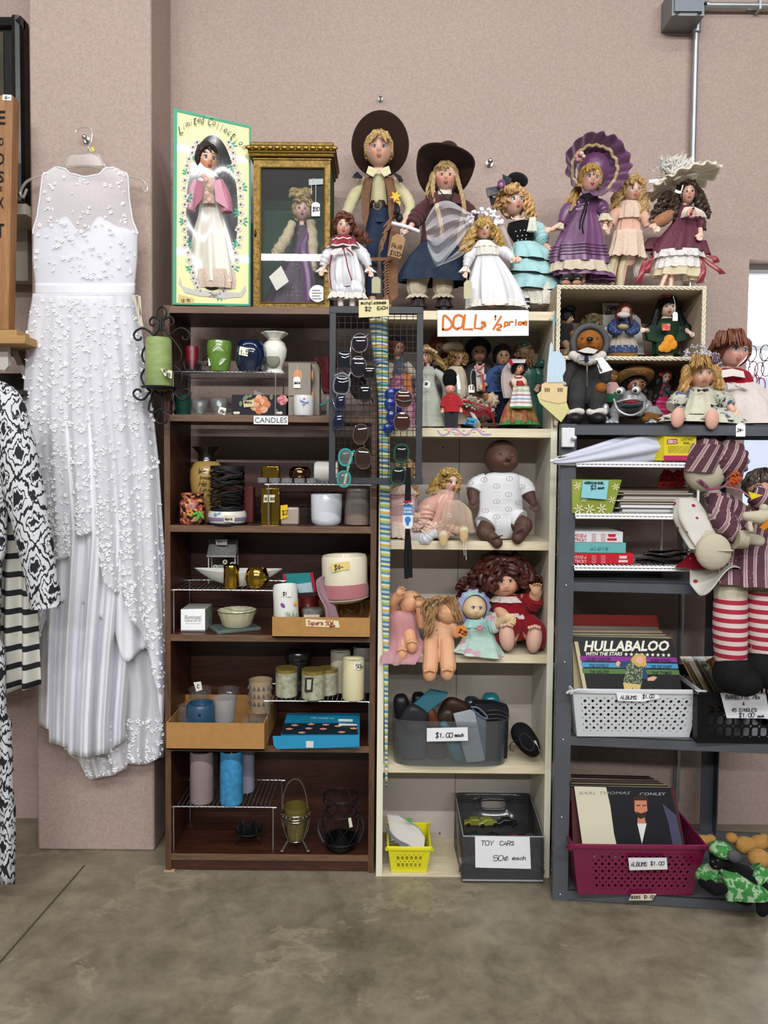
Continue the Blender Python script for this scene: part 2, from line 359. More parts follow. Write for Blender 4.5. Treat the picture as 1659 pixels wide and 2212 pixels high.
# -- pale bookcase
YC=2.50
cx0,cx1=P(817,1300,YC).x,P(1197,1300,YC).x
pale=wood('#c2b596','#d8ccb0',8,.5,0);palev=wood('#c9c5b4','#d8d4c4',5,.5,2)
backm=mat('#c9c2b6',.6,var=.05,vscale=6)
bc2=thing('bookcase','pale birch bookcase with dolls on its shelves beside the dark bookcase','bookcase',((cx0+cx1)/2,YC+.12,0))
zC=lambda py,px=1005,Y=YC:P(px,py,Y).z
zsC=[zC(672),zC(925),zC(1169),zC(1413),zC(1652),zC(1890)]
unit_geo(cx0,cx1,zC(670),zsC,YC,.245,.0205,.028,bc2,pale,palev,kick=None,backs=[(.0,zC(670))],back_m=mat('#b5aca4',.6,var=.05,vscale=5,bump=.1,bscale=60),edge_m=pale,edgev_m=mat('#dcd8c4',.5))
g=G();g.bb((cx0+.02,YC+.004,.004),(cx1-.02,YC+.02,zsC[-1]-.005));obj('kick_board',g,pale,bc2)
xm=P(987,1400,YC+.245).x
g=G();g.bb((xm-.0012,YC+.2435,.0),(xm+.0012,YC+.2452,zC(690)));obj('back_seam',g,mat('#6f6962',.8),bc2)
g=G()
for(px,py)in((957,967),(950,1800),(1025,1774),(1126,1777)):g.ell(P(px,py,YC+.243),.003,8,6)
obj('screw_hole',g,mat('#2a2522',.8),bc2)
# painted ribbon and roses decal on the shelf edge
g=G();g.mi=0;YY=YC-.002
for seg in([(946,931),(955,940),(968,936),(976,928),(986,927),(1000,938),(1010,938),(1020,928),(1032,928),(1042,938),(1060,938)],):
 pts=[P(x,y,YY)for x,y in seg];pts=cr(pts,5);g.strip(pts,3.2*S(YY))
g.mi=1
for(px,py)in((971,929),(990,936),(1013,934),(1036,928)):
 for k in range(5):a=k*1.257;g.ell(P(px+2.6*cos(a),py+2.2*sin(a),YY),(.004,.0008,.0035),8,5)
g.mi=2
for(px,py)in((963,928),(980,934),(984,938),(1002,930),(1024,934),(1045,932)):g.ell(P(px,py,YY),(.006,.0006,.002),8,5)
obj('decal',g,[mat('#9a8db8',.6),mat('#d7a2a0',.6),mat('#93a37f',.6)],parent=bc2,label='ribbon and roses decal')
# -- grey steel rack (slightly turned towards the room)
YG=2.37
gray=mat('#4c4f55',.42,.0,var=.12,vscale=8,coat=.15);gdark=mat('#33363b',.45)
gx0,gx1=P(1205,1300,YG).x,P(1760,1300,YG).x
def GYx(x):return YG-.10*(x-gx0) # front plane depth
zG=lambda py,px=1330,Y=2.36:P(px,py,Y).z
zsG=[zG(917),zG(1256),zG(1590),.036]
GD=.46
rk=thing('steel_rack','grey painted steel shelving rack with bolted corner posts, right of the pale bookcase','shelf rack',((gx0+gx1)/2,YG+.15,0))
rotg=MR(atan2(-.10,1),3,'Z');ex,ey=rotg@V((1,0,0)),rotg@V((0,1,0));go=V((gx0,YG,0))
def gp(u,v,z):return go+ex*u+ey*v+V((0,0,z))
Wg=(gx1-gx0)
for i,z in enumerate(zsG):
 g=G();h=.032
 def gb(u0,u1,v0,v1,z0,z1):g.add([gp(u,v,z)for z in(z0,z1)for v in(v0,v1)for u in(u0,u1)],[(0,2,3,1),(4,5,7,6),(0,1,5,4),(2,6,7,3),(0,4,6,2),(1,3,7,5)])
 gb(.03,Wg,0,GD,z-.004,z);gb(.03,Wg,0,.003,z-h,z);gb(.03,Wg,GD-.003,GD,z-h,z);gb(.03,.033,0,GD,z-h,z)
 obj('shelf',g,gray,rk)
for(u,v,su,sv)in((0,0,1,1),(Wg-.0,0,-1,1),(0,GD,1,-1),(Wg-.165,GD,-1,-1)):
 g=G();zt=zG(917)+.001
 gb(u,u+su*.047,v-.002*sv,v+.002*sv,0,zt);gb(u,u+su*.004,v,v+sv*.045,0,zt)
 pz=obj('post',g,gray,rk)
g=G()
for py in(926,1266,1432,1600,1768,1935):
 for dz in(0,):g.ell(gp(.024,-.004,zG(py)),(.0035,.002,.0035),8,6)
for k in range(38):g.ell(gp(-.001,.018,.05+k*.036),(.0015,.003,.004),6,5)
obj('bolts',g,mat('#c9ccd0',.3,.9),rk)
# -- woven wicker shelf box on the rack
def wicker(c1,c2,s=90):
 k=('wick',c1,s)
 if k in _M:return _M[k]
 t=NT('woven');b=t.n('ShaderNodeTexBrick');t.l(t.co('Object',(s,s,s),(radians(90),0,0)),b.inputs[0])
 b.inputs['Color1'].default_value=lin(c1);b.inputs['Color2'].default_value=lin(c1);b.inputs['Mortar'].default_value=lin(c2);b.inputs['Scale'].default_value=1.;b.inputs['Mortar Size'].default_value=.06
 t.l(b.outputs[0],t.b.inputs['Base Color']);t.b.inputs['Roughness'].default_value=.7;t.bump(b.outputs[1],-.6,.003);_M[k]=t.m;return t.m
Yk=2.47
wk=thing('wicker_shelf','cream woven wicker shelf box standing on the grey steel rack','shelf',P(1362,917,Yk+.1))
wx=[P(1200,800,Yk).x,P(1524,690,Yk).x];zt,zm_,zb=P(1362,617,Yk).z,P(1362,770,Yk).z,zG(917)+.001
wm=mat('#d9d2bb',.7);wmb=wicker('#cdbfa6','#9c8a74',70)
g=G();g.bb((wx[0],Yk,zt-.012),(wx[1],Yk+.24,zt));obj('top_board',g,wmb,wk)
g=G();g.bb((wx[0],Yk,zm_-.012),(wx[1],Yk+.24,zm_));obj('shelf',g,wmb,wk)
for sx in(0,1):
 x=wx[sx]-sx*.01;g=G();g.bb((x,Yk,zb),(x+.01,Yk+.24,zt));obj('side_panel',g,wmb,wk)
g=G();g.bb((wx[0],Yk+.235,zb),(wx[1],Yk+.24,zt));obj('back_panel',g,wicker('#b9a58e','#8a7563',70),wk)
def braid(g,a,b,r=.0045): # plaited edge roll
 a,b=V(a),V(b);L=(b-a).length;n=int(L/.006);t=(b-a).normalized();o1=V((0,-1,0));o2=t.cross(o1)
 for ph in(0,2.1,4.2):
  g.tube([a+t*(L*i/n)+(o1*cos(i*.75+ph)*.5+o2*sin(i*.75+ph))*r for i in range(n+1)],r*.62,5)
g=G();z_=zt-.006
braid(g,(wx[0],Yk,z_),(wx[1],Yk,z_));braid(g,(wx[0],Yk,zm_-.006),(wx[1],Yk,zm_-.006));braid(g,(wx[0]+.006,Yk,zb+.006),(wx[0]+.006,Yk,zt));braid(g,(wx[1]-.006,Yk,zb+.006),(wx[1]-.006,Yk,zt))
obj('braided_edge',g,wm,wk)
# -- conduit and junction box
met=mat('#a9afb0',.35,.75,var=.1,vscale=20)
g=G();pbox(g,1452,1522,-30,34,2.78,WALL);jb=thing('junction_box','grey steel electrical junction box high on the wall at the top right','electrical box',P(1487,52,2.84))
for i in():pass
obj('box',g,mat('#7b7f82',.45,.4),jb)
g=G();pbox(g,1458,1518,-30,24,2.772,2.78);obj('cover_plate',g,mat('#6d747b',.4,.3),jb)
g=G();g.ell(P(1464,27,2.77),(.008,.003,.004));g.ell(P(1511,29,2.77),(.008,.003,.004));g.ell(P(1524,8,2.78),(.006,)*3);obj('screw',g,mat('#303436',.3,.8),jb)
g=G();a=P(1505,58,WALL-.035);xx=a.x;g.lathe((xx,WALL-.035,a.z-.02),[(0,0),(.0155,0),(.0155,.05),(0,.05)],18);obj('connector',g,met,jb)
g=G();g.tube([(xx,WALL-.03,a.z),(xx,WALL-.03,.1)],.0105,16);obj('conduit',g,met,label='vertical steel conduit pipe running down the wall behind the burgundy doll',cat='pipe')
g=G();zz=P(1600,12,WALL-.03).z;g.tube([(P(1524,12,2.84).x,WALL-.03,zz),(1.9,WALL-.03,zz)],.0105,16);g.tube([(P(1527,12,2.84).x,WALL-.03,zz),(P(1533,12,2.84).x,WALL-.03,zz)],.015,16)
xs_=P(1639,10,2.86).x;g.bb((xs_-.004,WALL-.043,zz-.018),(xs_+.004,WALL,zz+.018));g.bb((xs_-.03,WALL-.006,zz-.012),(xs_,WALL,zz+.012))
obj('conduit',g,met,label='horizontal steel conduit pipe leaving the junction box to the right',cat='pipe')
# wall hooks / bolts
for(px,py,r,Yh,lab)in((822,212,4,WALL,'small steel bolt in the wall above the boy cowboy doll'),(1058,351,6,WALL,'chrome hook bolt in the wall right of the brown cowgirl hat'),(186,300,5,2.65,'small steel anchor bolt in the column behind the clothes hanger')):
 g=G();c=P(px,py,Yh-.012);g.tube([c+V((0,.014,0)),c,c+V((0,-.012,0))],[r*.0012,r*.0012,r*.0016],12);g.ell(c+V((0,-.014,0)),r*.0018,12,8)
 g.lathe(c+V((0,.010,0)),[(0,0),(r*.0022,0),(r*.0022,.002),(0,.002)],14,rot=MR(radians(90),3,'X'))
 obj('wall_bolt',g,mat('#c8cbcd',.2,.95),label=lab,cat='bolt')
# -- doll kit
def nrmz(v):v=V(v);return v.normalized()
def g2(x,z,cx,cz,s):return exp(-((x-cx)**2+(z-cz)**2)/(2*s*s))
class Head:
 def __init__(s,px,py,rx,rz,Y,yaw=0,pitch=0,roll=0,kind='doll'):
  s.c=P(px,py,Y);s.k=S(Y);rx,rz=(rx*1.1,rz*1.06)if kind=='doll' and rx<28 else(rx,rz);s.rx,s.rz=rx*s.k,rz*s.k;s.ry=(rx*.55+rz*.5)*s.k;s.kind=kind
  s.R=MR(radians(roll),3,'Y')@MR(radians(yaw),3,'Z')@MR(radians(pitch),3,'X')
  s.px,s.py,s.Y=px,py,Y
 def loc(s,d,pad=0.):
  x,y,z=d;f=1 if y<0 else 0;fr=max(0,-y)**.6 if y<0 else 0
  tx=1-(.20 if s.kind=='doll' else .06)*max(0,-z)**1.3+(.0 if s.kind=='doll' else .08)*g2(0,z,0,-.35,.3)
  X,Yy,Z=x*tx,y,z
  if f:
   if s.kind=='doll':
    o=.25*g2(x,z,0,-.29,.085)+.08*g2(x,z,0,-.14,.08)-.07*(g2(x,z,.33,-.07,.13)+g2(x,z,-.33,-.07,.13))+.05*(g2(x,z,.42,-.36,.2)+g2(x,z,-.42,-.36,.2))+.08*g2(x,z,0,-.55,.12)+.08*g2(x,z,0,-.84,.16)-.04*g2(x,z,0,-.68,.06)
   else:
    o=.13*g2(x,z,0,-.12,.1)-.05*(g2(x,z,.36,.05,.12)+g2(x,z,-.36,.05,.12))+.12*(g2(x,z,.46,-.36,.22)+g2(x,z,-.46,-.36,.22))+.05*g2(x,z,0,-.62,.14)
   Yy-=o*fr
  q=1+pad
  return V((X*s.rx*q,Yy*s.ry*q,Z*s.rz*q))
 def w(s,v):return s.c+s.R@V(v)
 def on(s,x,z,pad=0.):return s.w(s.loc(V((x,-sqrt(max(.01,1-x*x-z*z)),z)),pad))
 def nor(s,x,z):return(s.R@V((x*.7,-sqrt(max(.01,1-x*x-z*z)),z*.4))).normalized()
def remesh(g,vox,smooth=3):
 me=bpy.data.meshes.new('tmp');me.from_pydata([tuple(v)for v in g.v],[],g.f);o=bpy.data.objects.new('tmp',me);SC.collection.objects.link(o)
 r=o.modifiers.new('r','REMESH');r.mode='VOXEL';r.voxel_size=vox
 if smooth:sm=o.modifiers.new('s','SMOOTH');sm.iterations=smooth;sm.factor=.5
 dg=bpy.context.evaluated_depsgraph_get();dg.update();m2=bpy.data.meshes.new_from_object(o.evaluated_get(dg))
 bpy.data.objects.remove(o);bpy.data.meshes.remove(me);return m2
def skin_mat(base,rough=.38):
 k=('skin',base,rough)
 if k in _M:return _M[k]
 t=NT('skin');a=t.n('ShaderNodeAttribute',attribute_name='Col');t.l(a.outputs[0],t.b.inputs['Base Color']);t.b.inputs['Roughness'].default_value=rough
 t.b.inputs['Coat Weight'].default_value=.15 if rough<.6 else 0;_M[k]=t.m;return t.m
def chain(g,pts,Y,n=12,flat=False):
 w=[P(p[0],p[1],Y+p[2])for p in pts];r=[p[3]*S(Y)for p in pts];m=len(w);W2=[];R2=[]
 for i in range(m-1):
  for k in range(5):t=k/5;W2.append(w[i].lerp(w[i+1],t));R2.append(r[i]*(1-t)+r[i+1]*t)
 W2.append(w[-1]);R2.append(r[-1]);i0=len(g.v);g.tube(W2,R2,n)
 for i in range(m):g.ell(w[i],r[i],12,8)
 if flat: # trunks are flatter than they are wide
  y0=w[0].y
  for v in g.v[i0:]:v.y=y0+(v.y-y0)*.55
def hand_geo(g,px,py,dy,ang,r,Y,curl=.5,side=1): # ang: pointing direction in the picture, degrees from straight down towards right
 k=S(Y);c=P(px,py,Y+dy);d=V((sin(radians(ang)),-.15,-cos(radians(ang)))).normalized();s_=V((d.z,0,-d.x)).normalized()*-1;f=V((0,-1,0))
 g.ell(c,(r*k*.95,r*k*.55,r*k*1.0),12,8)
 for i in range(4):
  o=(i-1.5)*.48*r*k;b=c+s_*o+d*r*k*.55;L=r*k*(1.25,1.45,1.35,1.0)[i]
  pts=[b,b+d*L*.5+f*L*.1,b+d*L*(1-.3*curl)+f*L*(.1+.45*curl)];g.tube(pts,[r*k*.27,r*k*.25,r*k*.19],7);g.ell(pts[-1],r*k*.2,8,6);g.ell(pts[1],r*k*.25,8,6)
 b=c-s_*side*r*k*.6*-1*-1;th=(d*.7-s_*side*.8).normalized();b=c-s_*side*r*k*.5
 g.tube([b,b+th*r*k*.7,b+th*r*k*1.1+d*r*k*.25],[r*k*.3,r*k*.27,r*k*.2],7);g.ell(b+th*r*k*1.1+d*r*k*.25,r*k*.2,8,6)
def doll(name,label,cat,H,Y,base,chains=(),hands=(),skin='#d8ae98',blush='#cf7f68',eye='#41618a',lips='#a5463c',brow='#8a6a45',eyer=.2,eyes=True,group=None,vox=None,head_extra=None,ears=True,mouth='lips',nose=None,eyecol_white='#e8e6e2',ex=.33,ez=-.07,bl=.55,lash='#3a2c24',rough=.38):
 root=thing(name,label,cat,P(base[0],base[1],Y),group);rough=.68 if H and H.kind=='soft' else rough
 g=G()
 if H:
  g.grid(lambda u,v:H.w(H.loc(V((cos(2*pi*u)*cos(pi*(v*.998+.001)-pi/2),sin(2*pi*u)*cos(pi*(v*.998+.001)-pi/2),sin(pi*(v*.998+.001)-pi/2))))),48,36,True,True)
  if ears:
   for sx in(-1,1):g.ell(H.w((sx*H.rx*.95,H.ry*.08,-H.rz*.1)),(H.rx*.12,H.rx*.14,H.rz*.2),10,8)
  if head_extra:head_extra(g,H)
 sh=.84 if H and H.kind=='doll' else 1
 for i,c in enumerate(chains):chain(g,[(p[0],p[1],p[2],p[3]*sh)for p in c],Y,flat=i==0 or max(p[3]for p in c)>14.5 and(not H or H.kind=='doll'))
 for h in hands:hand_geo(g,*h[:5],Y,*(h[5:]))
 v_=vox or max(.0011,(H.rx/20 if H else .002));me=remesh(g,v_,2)
 n=len(me.vertices);co=np.zeros(n*3);me.vertices.foreach_get('co',co);co=co.reshape(-1,3)
 col=np.tile(np.array(lin(skin)),(n,1));bc_=np.array(lin(blush))
 if H and bl:
  for sx in(-1,1):
   p=np.array(tuple(H.on(sx*.5,-.33)));d2=((co-p)**2).sum(1);w=np.exp(-d2/(2*(H.rx*.27)**2))*bl;col=col*(1-w[:,None])+bc_*w[:,None]
 at=me.color_attributes.new('Col','FLOAT_COLOR','POINT');at.data.foreach_set('color',col.astype(np.float32).ravel())
 off=np.array(tuple(root.location));me.vertices.foreach_set('co',(co-off).ravel());me.materials.append(skin_mat(skin,rough));me.update()
 me.polygons.foreach_set('use_smooth',[True]*len(me.polygons))
 o=bpy.data.objects.new('body',me);SC.collection.objects.link(o);o.parent=root
 if H and eyes:
  r=H.rx*eyer
  for sx in(-1,1):
   g=G();c=H.on(sx*ex,ez);nn=H.nor(sx*ex,ez);q=nn.to_track_quat('-Y','Z').to_matrix();s_=H.R
   g.mi=0;g.ell(c-nn*r*.2,(r*1.15,r*.55,r*.85),14,8,rot=s_)
   g.mi=1;g.ell(c+nn*r*.22,(r*.62,r*.2,r*.68),14,8,rot=s_)
   g.mi=2;g.ell(c+nn*r*.36,(r*.3,r*.12,r*.34),10,6,rot=s_)
   g.mi=3;g.tube([c+s_@V((r*1.2*cos(a),-r*.38+r*.2*abs(cos(a)),r*.8*sin(a)))for a in[pi*k/8 for k in range(9)]],r*.14,5)
   obj('eye',g,[mat(eyecol_white,.15,coat=.5),mat(eye,.12,coat=.6),mat('#0c0a0a',.1),mat(lash,.6)],root)
  if brow:
   g=G()
   for sx in(-1,1):g.tube([H.on(sx*(ex-.16+.34*t),ez+.24+.07*sin(pi*t),.01)for t in[k/6 for k in range(7)]],H.rx*.022,5)
   obj('eyebrows',g,mat(brow,.8),root)
 if H and mouth=='lips':
  g=G();r=H.rx*.24;c=H.on(0,-.56,.005);
  g.ell(c+H.R@V((-r*.3,0,r*.16)),(r*.5,r*.22,r*.24),10,6,rot=H.R);g.ell(c+H.R@V((r*.3,0,r*.16)),(r*.5,r*.22,r*.24),10,6,rot=H.R);g.ell(c+H.R@V((0,0,-r*.2)),(r*.6,r*.28,r*.28),10,6,rot=H.R)
  obj('lips',g,mat(lips,.4),root)
 elif H and mouth=='line':
  g=G();g.tube([H.on(x,-.42-.25*x*x,.01)for x in[-.2+.05*k for k in range(9)]],H.rx*.03,5);obj('mouth',g,mat(lips,.6),root)
 elif H and mouth=='frown':
  g=G();g.tube([H.on(x,-.46-1.6*x*x,.012)for x in[-.2+.05*k for k in range(9)]],H.rx*.045,5);obj('lips',g,mat(lips,.5),root)
 return root
def hairm(c,rough=.45):
 k=('hair',c,rough)
 if k in _M:return _M[k]
 t=NT('hair');w=t.n('ShaderNodeTexNoise',Scale=260,Detail=3);t.l(t.co('Object',(1,1,.22)),w.inputs['Vector'])
 cc=lin(c);lo=tuple(x*.55 for x in cc[:3])+(1,);hi=tuple(min(1,x*1.35)for x in cc[:3])+(1,)
 t.l(t.ramp(w.outputs[0],[(.35,lo),(.65,hi)]),t.b.inputs['Base Color']);t.b.inputs['Roughness'].default_value=rough;t.bump(w.outputs[0],.5,.002)
 _M[k]=t.m;return t.m
def cap(g,H,th=.12,fa=.68,fb=.78,z0=-.28,low=-.9,fringe=0.,wave=.03,seed=1):
 fa,fb=fa+.14,fb+.06 # hair shell, hugging the head under the hairline
 R_=random.Random(seed);ph=[R_.uniform(0,6.3)for _ in range(5)]
 def fn(u,v):
  a,b=2*pi*u,pi*(v*.998+.001)-pi/2;d=V((cos(a)*cos(b),sin(a)*cos(b),sin(b)))
  az=atan2(d.x,-d.y);e=(d.x/fa)**2+((d.z-z0)/fb)**2
  w=wave*(sin(9*az+ph[0]+3*d.z)+.6*sin(21*az+ph[1])+.5*sin(14*d.z+ph[2]+4*az))
  inside=d.y<.1 and(e<1 or d.z<z0 and abs(d.x)<fa)
  p=-.12 if inside else th+w
  if d.z<low:p=-.12
  return H.w(H.loc(d,p)if p<0 else V((d.x*H.rx,d.y*H.ry,d.z*H.rz))*(1+p)+V((0,0,H.rz*th*.3)))
 return g.grid(fn,96,56,True,True)
def lock(g,a,b,r,amp=0.,turns=0.,sag=0.,n=6,ph=0.,fan=0.):
 a,b=V(a),V(b);L=b-a;m=max(5,int(turns*8)+3);t=L.normalized()if L.length>0 else V((0,0,-1));u=t.cross(V((0,1,0)));u=u.normalized()if u.length>.01 else V((1,0,0));w=t.cross(u)
 pts=[];rr=[]
 for i in range(m):
  s=i/(m-1);e=amp*min(1,s*3+.2);p=a+L*s+(u*cos(2*pi*turns*s+ph)+w*sin(2*pi*turns*s+ph))*e+V((0,0,-sag*sin(pi*s)));pts.append(p);rr.append(r*(1-.55*s**3)*(.7+.3*min(1,s*6)))
 return g.tube(pts,rr,n)
def locks(g,Y,specs,seed=3): # (x0,y0,x1,y1,spread0,spread1,n,r,amp,turns[,dy])
 R_=random.Random(seed);k=S(Y)
 for q in specs:
  x0,y0,x1,y1,s0,s1,n,r,amp,tn=q[:10];dy=q[10]if len(q)>10 else 0
  for i in range(n):
   t=(i+.5)/n*2-1;j=R_.uniform(-.25,.25)
   a=P(x0+s0*(t+j*.5),y0+R_.uniform(-3,3),Y+dy+R_.uniform(-.012,.012));b=P(x1+s1*(t+j),y1+R_.uniform(-6,6),Y+dy+R_.uniform(-.02,.02))
   lock(g,a,b,r*k*R_.uniform(.8,1.2),amp*k,tn*R_.uniform(.8,1.2),ph=R_.uniform(0,6.3))
def hcurls(g,H,n,r,seed=1,z=(-.3,1.),pad=.15,fa=.6,z0=-.25,fb=.75,big=1.0): # ringlet loops scattered over the crown
 R_=random.Random(seed)
 for i in range(n*4):
  if n<=0:break
  zz=R_.uniform(*z);a=R_.uniform(0,2*pi);c=sqrt(max(0,1-zz*zz));d=V((cos(a)*c,sin(a)*c,zz))
  if d.y>.5 or(d.y<.2 and(d.x/fa)**2+((zz-z0)/fb)**2<1):continue
  n-=1;p=H.w(V((d.x*H.rx,d.y*H.ry,d.z*H.rz))*(1+pad));rr=r*H.k*R_.uniform(.7,1.25)
  t1=(H.R@d).orthogonal().normalized();t1.rotate(Quaternion(H.R@d,R_.uniform(0,6.3)));t2=(H.R@d).cross(t1)
  g.tube([p+(t1*cos(q)+(H.R@d)*.5*sin(q)+t2*.12*q)*rr for q in[k*.7 for k in range(11)]],rr*.42,6)
def loft(g,rings,Y,folds=0,a0=0.,a1=0.,flat=.6,n=96,seed=1,dy=0.,cap_=False,scal=0.,sub=6,nfr=0): # rings: (cx, cy, half width px[, tilt px[, dy]])
 k=S(Y);R_=random.Random(seed);ph=R_.uniform(0,6);ph2=R_.uniform(0,6);a1*=1.7 if 4<folds<12 else 1
 rr=[V((q[0],q[1],q[2]))for q in rings];ex_=[V((q[3]if len(q)>3 else 0,q[4]if len(q)>4 else 0,0))for q in rings]
 rr,ex_=(cr(rr,sub),cr(ex_,sub))if len(rings)>2 else([rr[0].lerp(rr[1],i/6)for i in range(7)],[ex_[0].lerp(ex_[1],i/6)for i in range(7)])
 m=len(rr)
 def fn(u,v):
  i=int(round(v*(m-1)));c,e=rr[i],ex_[i];th=2*pi*u;am=a0+(a1-a0)*v**1.3
  q=1+am*(sin(folds*th+ph+.8*sin(2*th+ph2))+.35*sin((folds*2-1)*th+ph2));x=cos(th)*c.z*q;yy=sin(th)*c.z*q*flat
  dz=scal*abs(sin(nfr/2*th))if(scal and i==m-1)else 0
  p=P(c.x+x,c.y+e.x*cos(th)+dz,Y+dy+e.y);p.y+=yy*k;return p
 return g.grid(fn,n,m,True,cap_)
def ptube(g,pts,Y,n=14,wr=0.,freq=3.,flat=1.,seed=0): # sleeve, stocking, boot: (x,y,dy,r) px
 w=cr([P(p[0],p[1],Y+p[2])for p in pts],6);r=cr([V((p[3],0,0))for p in pts],6);k=S(Y)
 return g.tube(w,[max(.0005,q.x*k*(1+wr*sin(i*freq+seed)))for i,q in enumerate(r)],n,flat=flat)
def ball(g,px,py,r,Y,dy=0.,sy=1.,sz=1.,rot=None):c=P(px,py,Y+dy);k=S(Y);return g.ell(c,(r*k,r*k*sy,r*k*sz),16,10,rot)
def tagcard(label,x0,x1,y0,y1,Y,txt=None,string=None,col='#eceae4',rot=0.,group=None,h=None,cat='price tag',t2=None): # paper price tag with its string
 g=G();w=(x1-x0)/2;hh=(y1-y0)/2;cx,cy=(x0+x1)/2,(y0+y1)/2
 def R(x,y):return(cx+x*cos(rot)-y*sin(rot),cy+x*sin(rot)+y*cos(rot))
 quad(g,[R(-w,hh),R(w,hh),R(w,-hh*.7),R(w*.5,-hh),R(-w*.5,-hh),R(-w,-hh*.7)],Y,.0008)
 root=obj('price_tag',g,mat(col,.7),label=label,cat=cat,group=group)
 if string:g=G();g.tube(pp(string,Y,5),.0006+.0002,5);obj('string',g,mat('#e4e0d8',.8),root)
 if txt:g=G();x,y=R(-w*.75,hh*.25);hand(g,txt,x,y,h or hh*.7,Y-.001,.5,1.3,rot=rot);obj('writing',g,INK(),root)
 if t2:g=G();x,y=R(-w*.75,hh*.85);hand(g,t2,x,y,h or hh*.6,Y-.001,.5,1.3,rot=rot);obj('writing',g,INK(),root)
 return root
def card(name,label,cat,pts,Y,col,lines=(),stroke=1.6,t=.001,group=None,ink=None): # flat sign: lines of (text, x, y, height, rot)
 g=G();quad(g,pts,Y,t);r=obj(name,g,mat(col,.7,var=.02,vscale=15),label=label,cat=cat,group=group)
 if lines:
  g=G()
  for q in lines:hand(g,q[0],q[1],q[2],q[3],Y-.0012,q[5]if len(q)>5 else .6,q[6]if len(q)>6 else stroke,rot=q[4]if len(q)>4 else 0)
  obj('writing',g,mat(ink,.6)if ink else INK(),r)
 return r
SATIN=lambda c:mat(c,.32,sheen=.3,bump=.4,bscale=55,streak=(1,1,.25))
CLOTH=lambda c:mat(c,.85,sheen=.2,bump=.25,bscale=400,var=.06,vscale=60)
VELV=lambda c:mat(c,.95,sheen=.12,bump=.2,bscale=500,var=.15,vscale=80)
def lace(c='#ece6dc',s=420,a=.62):
 k=('lace',c,s,a)
 if k in _M:return _M[k]
 t=NT('lace');out=t.t.nodes['Material Output'];tr=t.n('ShaderNodeBsdfTransparent');mx=t.n('ShaderNodeMixShader');v=t.n('ShaderNodeTexVoronoi',Scale=s);t.l(t.co(),v.inputs[0])
 f=t.ramp(v.outputs['Distance'],[(0,'#505050'),(.35,'#707070'),(.55,'#ffffff')]);n=t.n('ShaderNodeMath',operation='MULTIPLY');t.l(f,n.inputs[0]);n.inputs[1].default_value=1.0
 ad=t.n('ShaderNodeMath',operation='MAXIMUM');t.l(n.outputs[0],ad.inputs[0]);ad.inputs[1].default_value=a
 t.b.inputs['Base Color'].default_value=lin(c);t.b.inputs['Roughness'].default_value=.8
 t.l(ad.outputs[0],mx.inputs[0]);t.l(tr.outputs[0],mx.inputs[1]);t.l(t.b.outputs[0],mx.inputs[2]);t.l(mx.outputs[0],out.inputs[0]);_M[k]=t.m;return t.m
# -- dolls standing on top of the bookcases
def topy(Y):return 995-(995-668)*YC/Y+2 # where the top board lies at depth Y
# boy in cowboy hat
Y=2.66;H=Head(818,326,25,34,Y,yaw=2)
r=doll('cowboy_doll','tall blond boy doll in a big dark brown cowboy hat, tan vest and sheriff star','doll',H,Y,(818,topy(Y)),
 [[(818,350,0,11),(818,372,0,12),(818,400,0,26),(818,440,0,21),(818,470,0,23)],[(785,392,0,11),(758,425,.0,10),(745,470,-.01,8),(742,500,-.02,7)],[(852,392,0,11),(880,425,0,10),(888,460,-.02,8),(870,485,-.05,7)],[(806,470,0,14),(804,560,0,12),(803,690,0,9)],[(832,470,0,14),(836,560,0,12),(838,690,0,9)]],
 [(742,508,-.02,0,7)],eye='#3d5f8c',eyer=.15,brow='#b09468',mouth='lips',lips='#b05a4c',bl=.45)
g=G();cap(g,H,.13,.80,.86,-.22,low=-.45,wave=.035);locks(g,Y,[(812,286,800,304,8,6,8,3.6,1,.6,-.058),(828,286,838,302,10,7,8,3.6,1,.6,-.058)],5);obj('hair',g,hairm('#b89a62'),r)
def cowhat(r,cx,cy,a,b,Y,tilt,roll,curl,col,crown,lab,back=0):
 g=G();c=P(cx,cy,Y);k=S(Y);M=MR(radians(roll),3,'Y')@MR(radians(tilt),3,'X')
 def fn(u,v):
  th=2*pi*u;q=.36+.64*v;x,y=a*k*q*cos(th),b*k*q*sin(th);z=curl*k*abs(cos(th))**2.2*v**2-back*k*max(0,sin(th))**.7*v**1.5;return c+M@V((x,y,z))
 g.grid(fn,64,10,True);bo=obj('hat_brim',g,VELV(col),parent=r,label=lab);solid(bo,.004)
 g=G();pr=[(1.0,-.05),(.97,.25),(.9,.6),(.8,.9),(.6,1.02),(.3,.95),(.01,.9)]
 g.grid(lambda u,v:c+M@V((a*k*.40*pr[int(round(v*6))][0]*cos(2*pi*u),b*k*.44*pr[int(round(v*6))][0]*sin(2*pi*u)*(1-.18*v*abs(sin(2*pi*u))),crown*k*pr[int(round(v*6))][1])),40,7,True,True)
 obj('hat_crown',g,VELV(col),r)
cowhat(r,821,312,61,67,Y+.035,-80,4,10,'#27150f',38,'dark brown felt hat brim')
g=G();ptube(g,[(788,396,0,11),(765,425,0,13),(748,465,-.01,12),(744,492,-.015,8)],Y,wr=.06);ptube(g,[(850,396,0,11),(876,425,0,13),(886,455,-.01,12),(872,478,-.03,8)],Y,wr=.06);loft(g,[(818,378,14),(818,390,32),(818,420,27),(818,446,22)],Y,7,.0,.03,.7);obj('shirt',g,CLOTH('#c2b993'),r)
g=G()
for sx in(-1,1):quad(g,[(818,366,-.05),(818+sx*22,358,-.03),(818+sx*27,374,-.05),(818+sx*12,382,-.06)],Y,.004)
for yy in(386,398,412,428):ball(g,817,yy,1.2,Y,-.055)
